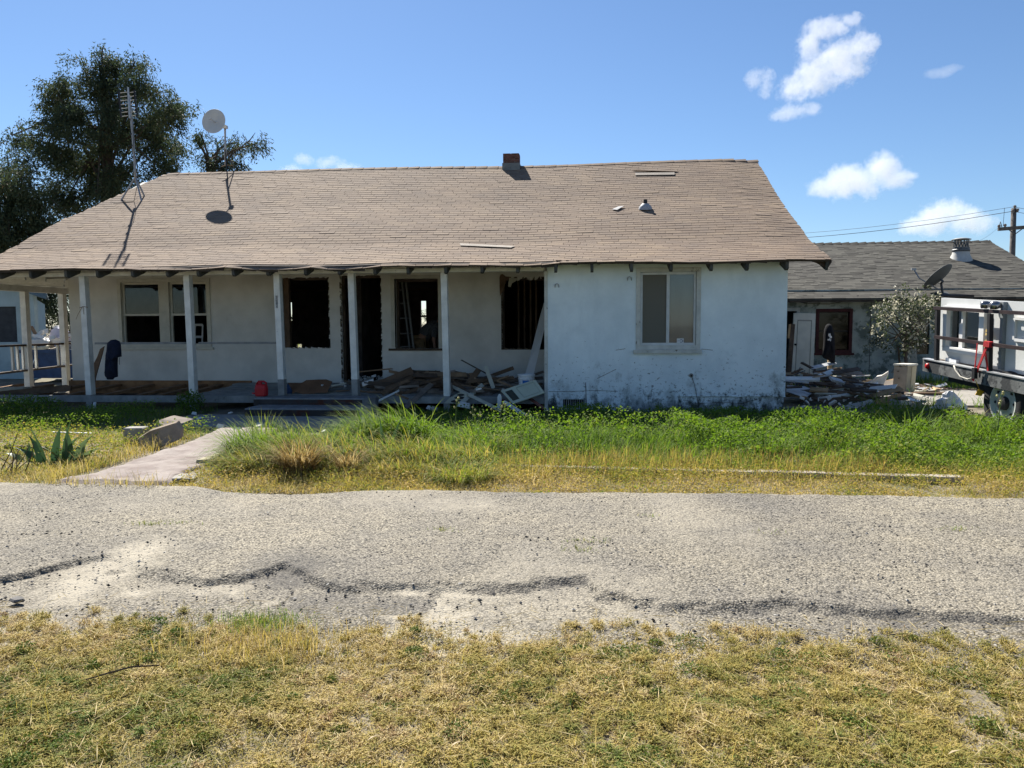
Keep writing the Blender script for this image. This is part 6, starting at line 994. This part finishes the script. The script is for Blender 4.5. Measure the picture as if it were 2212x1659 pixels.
N = 4200; y = 1.95+2.2*RNG.random(N); x = (RNG.random(N)-.5)*2*(.72*y+.4)-.09*y; a = U(0, 6.3, N); l = U(.03, .16, N); d = np.stack([np.cos(a), np.sin(a), U(-.15, .25, N)], 1)
V, F, T = leaves(np.stack([x, y, U(.0, .04, N)], 1), d, l, U(.0015, .004, N), U(.84, .96, N)); npmesh('dead_straw', V, F, None, GRD, T, kind='stuff')
N = 500; y = 1.95+1.9*RNG.random(N); x = (RNG.random(N)-.5)*2*(.72*y+.4)-.09*y; grass('odd_stalks', x, y, U(.06, .17, N), U(.0015, .003, N), U(.45, .95, N), .35, .8)
# wispy dry stalks at the near edge of the driveway
N = 900; c = G(590, 1400); x = c.x+RNG.normal(size=N)*.22; y = c.y+RNG.normal(size=N)*.12; grass('dry_stalks', x, y, U(.06, .16, N), U(.0015, .003, N), U(.6, .95, N), .35, .7)
c = G(560, 1345); N = 900; grass('green_tuft', c.x+RNG.normal(size=N)*.13, c.y+RNG.normal(size=N)*.08, U(.03, .07, N), U(.002, .004, N), U(.05, .5, N), .5, .9)
for u, v, n_ in ((325, 1138, 90), (385, 1136, 60), (1265, 1175, 60), (1255, 1195, 40), (950, 1150, 50), (2070, 1150, 60), (1400, 1120, 40), (1650, 1158, 50)):
    c = G(u, v); grass('driveway_tuft', c.x+RNG.normal(size=n_)*.09, c.y+RNG.normal(size=n_)*.03, U(.015, .05, n_), U(.003, .006, n_), U(.2, .6, n_), .6, 1, .015)
# yellow verge between driveway and kerb
onpath = lambda x, y: (x > -5.45) & (x < -4.15) & (y < 11.3) & (x < -4.0+.0*y) | ((y > 11.2) & (x > -6.8) & (x < -3.6))
N = 105000; x = U(-6.4, 7, N); y = 7.0+1.75*RNG.random(N); yf = 7.14+(fnoise(x, 0*x, 1.1, 21)-.5)*.2+(fnoise(x, y, 6, 63)-.5)*.25-.2*np.exp(-((x+2.9)/.8)**2)
k = (y > yf) & ~onpath(x, y) & (RNG.random(N) < np.clip((fnoise(x, y, 1.8, 61)-.2)*3.5, .1, 1)); x, y = x[k], y[k]; yf = yf[k]; hh = np.clip((y-yf)/.7, .1, 1)*np.where(x > -3.6, 1, .45)
t = .72+RNG.normal(size=len(x))*.13-.22*np.clip((y-7.7)/.8, 0, 1)-.5*(fnoise(x, y, 2.2, 67)-.5); grass('verge_grass', x, y, (.035+.22*hh*RNG.random(len(x))**1.4)*(.5+1.0*fnoise(x, y, 1.6, 69))*np.where((y < 8.25) & (x > -.3), .55, 1), U(.003, .007, len(x)), t, .8, 1.3)
N = 60000; x = U(-4.2, 7, N); y = 7.05+1.6*RNG.random(N); yf = 7.14+(fnoise(x, 0*x, 1.1, 21)-.5)*.2+(fnoise(x, y, 6, 63)-.5)*.25-.2*np.exp(-((x+2.9)/.8)**2); k = (y > yf) & ~onpath(x, y) & (RNG.random(N) < np.clip((fnoise(x, y, 3.1, 66)-.3)*4, .1, 1)); x, y, yf = x[k], y[k], yf[k]; n_ = len(x)
V, F, T = leaves(np.stack([x, y, U(0, .13, n_)*np.clip((y-yf)/.5, .15, 1)], 1), np.stack([RNG.normal(size=n_), RNG.normal(size=n_), U(-.4, .8, n_)], 1), U(.014, .035, n_), U(.007, .016, n_), np.clip(.62-.25*np.clip((y-7.8)/.6, -.3, 1)+RNG.normal(size=n_)*.13-.5*(fnoise(x, y, 2.6, 68)-.5), 0, 1)); npmesh('verge_weeds', V, F, None, GR, T, kind='stuff')
N = 2600; x = U(-.9, 3.2, N); y = U(7.9, 8.75, N); k = RNG.random(N) < fnoise(x, y, 2.2, 65); grass('reddish_stalks', x[k], y[k], U(.15, .34, k.sum()), U(.003, .005, k.sum()), np.where(RNG.random(k.sum()) < .45, 1., .78), .15, .5)
# tall green strip before the house
N = 150000; x = U(-4.1, 9.2, N); y = 8.15+6.0*RNG.random(N); k = clampx(x, y) & ((y < 13.9) | (x > 3.8)) & (RNG.random(N) < np.where(y > 11.4, .45, 1)*np.clip((fnoise(x, y, 1.3, 71)-.12)*4, .15, 1)*np.clip((fnoise(x, y, 4, 72)-.25)*4, .1, 1)); k &= ~((x < -3.5) & (y > 9.6)) & (y < np.where(x > 4.2, 13.4, 14.2)); x, y = x[k], y[k]; n_ = len(x)
hn = fnoise(x, y, .9, 73)*(.45+1.1*fnoise(x, y, 3.2, 74)); h = (.07+.40*hn)*np.clip((y-7.6)/1.3, .3, 1)*np.where(y > 10.6, np.where(x < 1.2, .42, .62), 1)*U(.55, 1.15, n_); t = .24+.42*np.clip((9.0-y)/.9, -.2, 1)+RNG.normal(size=n_)*.10-.18*(fnoise(x, y, 1.1, 75)-.5)-.03*(x > 2.5)
grass('green_grass', x, y, h, U(.005, .010, n_), t, .32, 1.0)
N = 170000; x = U(-3.2, 9.2, N); y = 8.4+5*RNG.random(N); pr_ = np.clip((fnoise(x, y, 3.4, 78)-.3)*4, .15, 1)*np.where(x > 1.2, 1., .30)*np.clip((fnoise(x, y, 1.2, 77)-.3)*4, 0, 1)*np.where(y > 11.6, .4, 1); k = clampx(x, y) & (RNG.random(N) < pr_) & (y < 13.3); x, y = x[k], y[k]; n_ = len(x)
top = (.05+.50*fnoise(x, y, 1.1, 79)*(.35+1.3*fnoise(x, y, 3.4, 78)))*np.clip((y-7.9)/1.1, .35, 1)*np.where(y > 10.8, np.where(x < 1.2, .42, .6), 1); z = top*(1-.75*RNG.random(n_)**2.2); a = U(0, 6.3, n_)
V, F, T = leaves(np.stack([x, y, z], 1), np.stack([np.cos(a), np.sin(a), U(-.9, .8, n_)], 1), U(.018, .05, n_), U(.014, .038, n_), np.clip(.20+RNG.normal(size=n_)*.09+.25*np.clip((8.9-y)/.6, 0, 1), 0, 1), .12); npmesh('clover_weeds', V, F, None, GR, T, kind='stuff')
# left yard
N = 70000; x = U(-13.5, -4.6, N); y = 7.15+7.4*RNG.random(N); k = clampx(x, y) & ~onpath(x, y) & (RNG.random(N) < np.clip((fnoise(x, y, 1.5, 81)-.22)*3.2, .05, 1)*np.where(y > 10.9, .7, 1)) & (y < 13.8); x, y = x[k], y[k]; n_ = len(x)
t = np.where(y < 10.6, .64, .33)+RNG.normal(size=n_)*.14-.4*(fnoise(x, y, 1.6, 84)-.5); grass('yard_weeds', x, y, (.03+.15*fnoise(x, y, 1.4, 83)*np.clip((y-7.2)/1.2, .3, 1))*U(.5, 1.2, n_)*np.where(y > 11.2, 1.5, 1), U(.004, .008, n_), t, .5, 1.1)
N = 30000; x = U(-12.5, -5.5, N); y = 8.3+5*RNG.random(N); k = clampx(x, y) & ~onpath(x, y) & (fnoise(x, y, 1.1, 85) > .47); x, y = x[k], y[k]; n_ = len(x)
V, F, T = leaves(np.stack([x, y, U(.02, .26, n_)*(.4+fnoise(x, y, .9, 87))], 1), np.stack([RNG.normal(size=n_), RNG.normal(size=n_), U(-.2, .6, n_)], 1), U(.02, .045, n_), U(.014, .03, n_), np.clip(np.where(y < 10.7, .48, .25)+RNG.normal(size=n_)*.1, 0, 1)); npmesh('yard_leaves', V, F, None, GR, T, kind='stuff')
N = 1500; c = G(1000, 1063); e = np.concatenate([np.stack([np.full(700, -5.5)+RNG.normal(size=700)*.1, U(7.3, 9.9, 700)], 1), np.stack([np.full(500, -5.75)+RNG.normal(size=500)*.12, U(8.3, 10.2, 500)], 1), np.stack([U(-5.4, -4.1, 300), 7.16+RNG.normal(size=300)*.05], 1)]); grass('path_edge_grass', e[:, 0], e[:, 1], U(.06, .24, N), U(.003, .006, N), U(.55, .95, N), .3, .8)
N = 9000; x = U(5.2, 9.8, N); y = U(14.0, 21.5, N); k = (fnoise(x, y, 1.1, 91) > .46) & ~((y > 15.2) & (y < 18.4) & (fnoise(x, y, 2, 92) > .3)); grass('back_grass', x[k], y[k], U(.1, .4, k.sum()), U(.008, .014, k.sum()), .26+RNG.normal(size=k.sum())*.1, .4, 1)
N = 14000; x = U(-30, 30, N); y = 26+60*RNG.random(N)**1.5; grass('field_grass', x, y, U(.15, .5, N), U(.03, .06, N), .38+RNG.normal(size=N)*.12, .4, 1)
# big tussocks
def tussock(name, label, cx, cy, n_, r, h, w, tint, lean, curl, sd=.09, yawc=None, z0=0.):
    a = U(0, 2*PI, n_); rr_ = r*np.sqrt(RNG.random(n_)); b = np.stack([cx+rr_*np.cos(a), cy+rr_*np.sin(a)*.7, np.full(n_, z0)], 1)
    yaw = a+RNG.normal(size=n_)*.9 if yawc is None else yawc+RNG.normal(size=n_)*.5
    V, F4, F3, T = blades(b, h*U(.35, 1.05, n_), U(w*.6, w*1.2, n_), yaw, np.abs(RNG.normal(size=n_))*lean+.05, U(.3, 1, n_)*curl, np.clip(tint+RNG.normal(size=n_)*sd, 0, 1)); o = npmesh(name, V, F4, F3, GR, T); return setp(o, label, 'grass tussock', 'grass tussocks')
TS = [('tallest bright green grass tussock in front of the wood heap', -2.42, 9.7, 3200, .50, .80, .013, .24, .30, 1.6, .10),
    ('green tussock beside the walkway blown over to the left', -3.72, 8.75, 2200, .45, .66, .011, .27, .45, 1.4, .09),
    ('drooping green tuft between the blown over and the tallest tussocks', -3.1, 9.0, 2300, .52, .64, .011, .33, .45, 1.5, .12),
    ('shaggy dead brown tussock drooping over the driveway verge', -2.98, 7.80, 900, .14, .52, .008, 1.0, .14, .9, .04),
    ('narrow dead tuft just right of the shaggy brown tussock', -2.5, 7.95, 350, .10, .42, .007, .98, .15, .9, .06),
    ('thin bright blades sticking up at the walkway bend', -4.15, 9.65, 120, .12, .55, .010, .40, .15, .5, .08),
    ('coarse green tuft in the yellow verge right of the dead tussocks', -1.25, 7.75, 600, .32, .36, .009, .45, .5, 1.3, .12),
    ('yellowing tussock below the tallest one', -2.2, 8.6, 2400, .55, .56, .010, .48, .45, 1.5, .16),
    ('yellow green tussock behind the dead brown one', -3.05, 8.3, 2200, .45, .58, .010, .46, .42, 1.4, .16),
    ('olive tussock at the right end of the tall grass mass', -1.5, 8.6, 2000, .55, .42, .010, .48, .5, 1.4, .16),
    ('olive tussock at the foot of the blown over one', -3.55, 8.1, 1500, .35, .42, .009, .52, .5, 1.3, .16),
    ('low yellow tussock right of the narrow dead tuft', -2.0, 8.0, 1300, .4, .34, .008, .60, .5, 1.3, .16),
    ('green tussock right behind the tallest tussock', -1.65, 9.9, 1200, .5, .42, .012, .25, .4, 1.4, .1),
    ('rank green tuft at the foot of the trailer wheel', 5.35, 10.3, 700, .4, .55, .014, .2, .4, 1.2, .07),
    ('long arching blades in the clover before the debris heap', 4.55, 11.0, 500, .4, .55, .014, .2, .5, 1.2, .07)]
for k_, (u_, v_) in enumerate([(1050, 955), (1130, 925), (1240, 940), (1330, 915), (1420, 945), (1500, 925), (1590, 920), (1660, 960), (1740, 915), (1790, 950), (1850, 925), (1930, 965), (1990, 915), (2040, 945), (2110, 930)]):
    p = G(u_, v_+20); TS.append((['ragged tuft', 'leaning tuft', 'tall loose tuft'][k_ % 3]+' of grass in the green strip '+['right of the tallest tussock', 'below the cabinet door', 'below the foundation vent', 'left of the front window', 'straight below the front window', 'below the cable on the front wall', 'right of the cable on the front wall', 'near the kerb below the house corner', 'at the right corner of the house', 'above the middle kerb section', 'before the speckled sheet', 'above the right end of the kerb', 'before the old cabinet', 'below the crumpled sheet', 'left of the trailer wheel'][k_], p.x, p.y, 260, .3, random.uniform(.36, .52), .010, random.uniform(.2, .42), .35, 1.2, .1))
for lab, cx_, cy_, n_, r_, h_, w_, t_, le, cu, sd in TS: tussock('grass_tussock', lab, cx_, cy_, n_, r_, h_, w_, t_, le, cu, sd, yawc=None if n_ < 1000 else U(2.2, 5.2, n_))
# iris-like plants with broad leaves
BL = leafmat('broad_leaf', [(0, (.03, .065, .03)), (.5, (.06, .11, .045)), (1, (.14, .18, .09))], .25, .45)
def iris(name, label, c, fans, L0, w0):
    root = thing(name, (c.x, c.y, 0), label, 'plant', 'broad leaved garden plants')
    for (dx, ang, L_, tw) in fans:
        V = []; nseg = 7
        for i in range(nseg):
            t = i/(nseg-1); an = ang*(.5+.8*t); p = Vector((c.x+dx+math.sin(an)*L_*L0*t, c.y+tw*.15*t, math.cos(an*.9)*L_*L0*t)); w = w0*(math.sin(PI*min(1, .25+t*.75))**.7)*(1-t**3)+.001; s_ = Vector((math.cos(ang), tw, 0)).normalized()
            V += [p-s_*w, p+Vector((0, .012, 0)), p+s_*w]
        F = []
        for i in range(nseg-1): F += [(3*i, 3*i+1, 3*i+4, 3*i+3), (3*i+1, 3*i+2, 3*i+5, 3*i+4)]
        npmesh('leaf', np.array(V, float), np.array(F), None, BL, np.full(len(V), random.random()), parent=root, smooth=True)
iris('iris_plant', 'broad leaved green plant with pointed leaves in the left yard', G(125, 1000), [(-.28, -.9, .9, .3), (-.2, -.5, 1, .6), (-.15, -.2, 1.1, -.5), (-.05, .12, 1.2, .4), (0, .5, 1.0, .8), (.08, .2, 1.35, -.3), (.15, -.15, 1.1, .5), (.18, .55, 1.15, .2), (.25, .95, 1.05, .6), (.3, .35, .9, -.6), (-.35, -.2, .6, .5), (-.45, -1.1, .8, .3), (.05, -.7, .8, -.4), (.22, 1.1, .75, .1)], .38, .045)
iris('iris_plant', 'smaller broad leaved plant half hidden in the tallest tussock', G(830, 990), [(-.1, -.6, 1, .4), (0, -.1, 1.2, .3), (.05, .25, 1.25, .5), (.1, .7, .9, .2), (-.05, .5, .8, .6)], .42, .03)
# weed stalks with seed heads along the porch
FL = M_('seed_head', (.42, .38, .18), .9, .2, 20, .3); SM = M_('weed_stem', (.12, .17, .05), .8, .2, 9, .1)
for i, (u, v, hh, lab) in enumerate([(986, 860, .50, 'tallest weed stalk in front of the fifth porch post'), (1022, 873, .42, 'first of two weed stalks standing close together before the picket'), (1036, 885, .36, 'second of two weed stalks standing close together before the picket'), (1066, 885, .34, 'short weed stalk left of the cabinet door'), (1090, 868, .46, 'weed stalk with yellow head before the cabinet door'), (1142, 890, .28, 'short weed stalk before the reddish leaning board'), (2162, 850, .55, 'weed stalk with seed heads before the trailer wheel')]):
    p = FY(u, v, 10.9 if i < 6 else 10.0); root = thing('weed_stalk', (p.x, p.y, 0), lab, 'weed', 'weed stalks with seed heads'); pts = [Vector((p.x-.05, p.y, 0)), Vector((p.x-.01, p.y, p.z*.5)), Vector((p.x, p.y, p.z))]; MB().tube(pts, [.008, .006, .004], 5).build('stem', SM, root)
    for k in range(5): q = pts[2]+Vector((random.uniform(-.05, .05), random.uniform(-.04, .04), random.uniform(-.16, .02))); MB().lathe([(0, .02), (.016, .005), (.012, -.012), (0, -.02)], q, n=7).build('seed_head', FL, root); MB().tube([pts[1].lerp(pts[2], .4+.1*k), q], .003, 4).build('stalk', SM, root)
tw = MB(); c = G(25, 1020)
for i in range(9): p = c+Vector((random.uniform(-.15, .15), random.uniform(-.05, .05), 0)); q = p+Vector((random.uniform(-.2, .25), 0, random.uniform(.15, .5))); tw.tube([p, p.lerp(q, .5)+Vector((.03, 0, .02)), q], [.006, .005, .003], 4)
tw.build('dry_twigs', WOODS[2], label='bare dry twig bush at the left edge beside the driveway', cat='dry bush')
a, c = G(185, 1468, .03), G(345, 1437, .035); MB().tube([a, a.lerp(c, .3)+Vector((0, 0, .01)), a.lerp(c, .6)+Vector((.0, .01, .015)), c], [.003, .004, .0045, .003], 5).build('fallen_stick', WOODS[2], label='thin dark stick lying in the dry grass of the foreground', cat='stick')
for i, (u, v) in enumerate([(1358, 1345), (1320, 1378), (805, 1594), (985, 1607), (2060, 1625), (1440, 1358), (160, 1540), (1700, 1048)]):
    p = G(u, v, .035); a_ = random.uniform(-.4, .8); l_ = .028; d_ = Vector((math.cos(a_), math.sin(a_), .1)); s_ = Vector((-d_.y, d_.x, .3))*.3
    MB().add([p-d_*l_, p+s_*l_, p+d_*l_*1.2, p-s_*l_*.6+Vector((0, 0, .008))], [(0, 1, 2), (0, 2, 3)]).build('dead_leaf', M_('bleached_leaf', (.45, .37, .24), .8, .15, 20, .2), label=['bleached dead leaf on the dry grass right of the driveway middle', 'bleached leaf just below the one at the driveway edge', 'bleached leaf at the bottom of the picture left of the middle', 'bleached leaf at the bottom of the picture in the middle', 'bleached leaf near the bottom right corner', 'bleached leaf beside the driveway right of two others', 'bleached leaf at the lower left in the dry grass', 'pale scrap of bark at the far driveway edge below the kerb'][i], cat='leaf', group='bleached leaves on the dry grass')
p = G(1690, 1048, .05)
# shade-side bush by the second porch post
def lowbush(name, label, c, r, h, n_, tint):
    d = RNG.normal(size=(n_, 3)); d /= np.linalg.norm(d, axis=1)[:, None]; P0 = np.array([c.x, c.y, h*.45])+d*np.array([r, r*.7, h*.55])*(RNG.random(n_)**.4)[:, None]; V, F, T = leaves(P0, RNG.normal(size=(n_, 3))+np.array([0, 0, .5]), U(.03, .07, n_), U(.015, .03, n_), np.clip(tint+RNG.normal(size=n_)*.08, 0, 1)); o = npmesh(name, V, F, None, GR, T); setp(o, label, 'weed bush', 'weed bushes')
lowbush('weed_bush', 'dark green weed bush growing in front of the second porch post', Vector((-7.15, 13.4, 0)), .28, .42, 800, .1); lowbush('weed_bush', 'low dark weeds spreading before the first porch post', Vector((-9.9, 12.6, 0)), .9, .38, 2200, .1); lowbush('weed_bush', 'dark weeds at the left frame edge before the porch', Vector((-11.3, 12.7, 0)), .8, .3, 1500, .12)
lowbush('weed_bush', 'leafy green weed against the foundation vent', Vector((.1, 12.2, 0)), .6, .34, 1500, .18); lowbush('weed_bush', 'leafy mound beside the right corner of the house', Vector((3.3, 11.0, 0)), .8, .42, 2600, .16)
# ---------------------------------------------------------------- clouds
CD = 700.
def cloud(label, blobs, dens, nscale, amp, stretch=(1, 1, 1), thick=.7):
    cs = [(FY(u, v, CD), rx/1661*CD, ry/1661*CD) for u, v, rx, ry in blobs]; o0 = sum((c for c, _, _ in cs), Vector())/len(cs); import bmesh; bm = bmesh.new()
    for c, rx, ry in cs:
        r = bmesh.ops.create_icosphere(bm, subdivisions=2, radius=1.28)
        for v in r['verts']: v.co = Vector((v.co.x*rx, v.co.y*(rx+ry)*.5*thick, v.co.z*ry))+c-o0
    h_ = bmesh.ops.convex_hull(bm, input=bm.verts); bmesh.ops.delete(bm, geom=list({g for g in h_['geom_interior']+h_['geom_unused'] if isinstance(g, bmesh.types.BMVert)}), context='VERTS')
    me = bpy.data.meshes.new('cloud'); bm.to_mesh(me); bm.free(); o = bpy.data.objects.new('cloud', me); COL.objects.link(o); o.location = o0; setp(o, label, 'cloud', 'clouds')
    m = bpy.data.materials.new('cloud_vapour'); m.use_nodes = True; n = m.node_tree.nodes; L = m.node_tree.links; n.remove(n['Principled BSDF']); pv = n.new('ShaderNodeVolumePrincipled'); pv.inputs['Color'].default_value = (.94, .95, .97, 1); pv.inputs['Anisotropy'].default_value = .0; L.new(pv.outputs[0], n['Material Output'].inputs['Volume'])
    P = n.new('ShaderNodeTexCoord').outputs['Object']; acc = None
    wz = n.new('ShaderNodeTexNoise'); wz.inputs['Scale'].default_value = nscale*.45; wz.inputs['Detail'].default_value = 2; L.new(P, wz.inputs['Vector'])
    for c, rx, ry in cs:
        s_ = n.new('ShaderNodeVectorMath'); s_.operation = 'SUBTRACT'; L.new(P, s_.inputs[0]); s_.inputs[1].default_value = tuple(c-o0); d_ = n.new('ShaderNodeVectorMath'); d_.operation = 'DIVIDE'; L.new(s_.outputs[0], d_.inputs[0]); d_.inputs[1].default_value = (rx, (rx+ry)*.5*thick, ry)
        l_ = n.new('ShaderNodeVectorMath'); l_.operation = 'LENGTH'; L.new(d_.outputs[0], l_.inputs[0])
        if acc is None: acc = l_.outputs['Value']
        else:
            mn = n.new('ShaderNodeMath'); mn.operation = 'SMOOTH_MIN'; L.new(acc, mn.inputs[0]); L.new(l_.outputs['Value'], mn.inputs[1]); mn.inputs[2].default_value = .25; acc = mn.outputs[0]
    mp = n.new('ShaderNodeMapping'); mp.inputs['Scale'].default_value = stretch; mp.inputs['Location'].default_value = (len(label)*3.1, 5, 9); L.new(P, mp.inputs[0]); nz_ = n.new('ShaderNodeTexNoise'); nz_.inputs['Scale'].default_value = nscale; nz_.inputs['Detail'].default_value = 7; nz_.inputs['Roughness'].default_value = .66; L.new(mp.outputs[0], nz_.inputs['Vector'])
    a = n.new('ShaderNodeMath'); a.operation = 'SUBTRACT'; L.new(nz_.outputs[0], a.inputs[0]); a.inputs[1].default_value = .5
    n2_ = n.new('ShaderNodeTexNoise'); n2_.inputs['Scale'].default_value = nscale*3.1; n2_.inputs['Detail'].default_value = 6; n2_.inputs['Roughness'].default_value = .7; n2_.inputs['Distortion'].default_value = .6; L.new(mp.outputs[0], n2_.inputs['Vector']); a2 = n.new('ShaderNodeMath'); a2.operation = 'MULTIPLY_ADD'; L.new(n2_.outputs[0], a2.inputs[0]); a2.inputs[1].default_value = .55; L.new(nz_.outputs[0], a2.inputs[2])
    a = n.new('ShaderNodeMath'); a.operation = 'SUBTRACT'; L.new(a2.outputs[0], a.inputs[0]); a.inputs[1].default_value = .79
    b_ = n.new('ShaderNodeMath'); b_.operation = 'MULTIPLY_ADD'; L.new(a.outputs[0], b_.inputs[0]); b_.inputs[1].default_value = amp; L.new(acc, b_.inputs[2])
    mr = n.new('ShaderNodeMapRange'); mr.inputs[1].default_value = 1.0; mr.inputs[2].default_value = .45; mr.inputs[3].default_value = 0; mr.inputs[4].default_value = dens; L.new(b_.outputs[0], mr.inputs[0]); L.new(mr.outputs[0], pv.inputs['Density'])
    me.materials.append(m)
    return o
cloud('largest torn cloud high above the right end of the roof', [(1722, 190, 42, 30), (1765, 165, 50, 38), (1815, 135, 55, 42), (1850, 105, 42, 36), (1745, 105, 26, 40), (1795, 60, 50, 22), (1835, 45, 26, 16)], .05, .06, 3.0)
cloud('small ragged cloud left of the largest torn cloud', [(1632, 172, 22, 20), (1655, 180, 18, 30), (1640, 158, 24, 14)], .035, .075, 3.2)
cloud('thin flat cloud just below the largest torn cloud', [(1690, 248, 26, 14), (1720, 240, 34, 18), (1752, 238, 22, 14)], .04, .075, 2.8)
cloud('two humped cloud to the right of the roof ridge', [(1785, 408, 42, 22), (1820, 395, 45, 38), (1860, 392, 48, 36), (1905, 368, 42, 36), (1935, 385, 36, 22), (1965, 380, 22, 9)], .06, .06, 2.0)
cloud('low heaped cloud above the back house beside the utility pole', [(1972, 488, 36, 20), (2015, 478, 40, 32), (2045, 460, 42, 34), (2085, 478, 46, 28), (2120, 480, 30, 22)], .06, .06, 2.0)
cloud('small cloud low over the ridge left of the chimney', [(625, 366, 26, 14), (655, 345, 22, 14), (705, 352, 26, 18), (745, 366, 36, 16)], .045, .07, 2.4)
cloud('faint wisp of cloud at the upper right', [(2030, 158, 30, 11), (2055, 148, 24, 9)], .018, .06, 1.8)
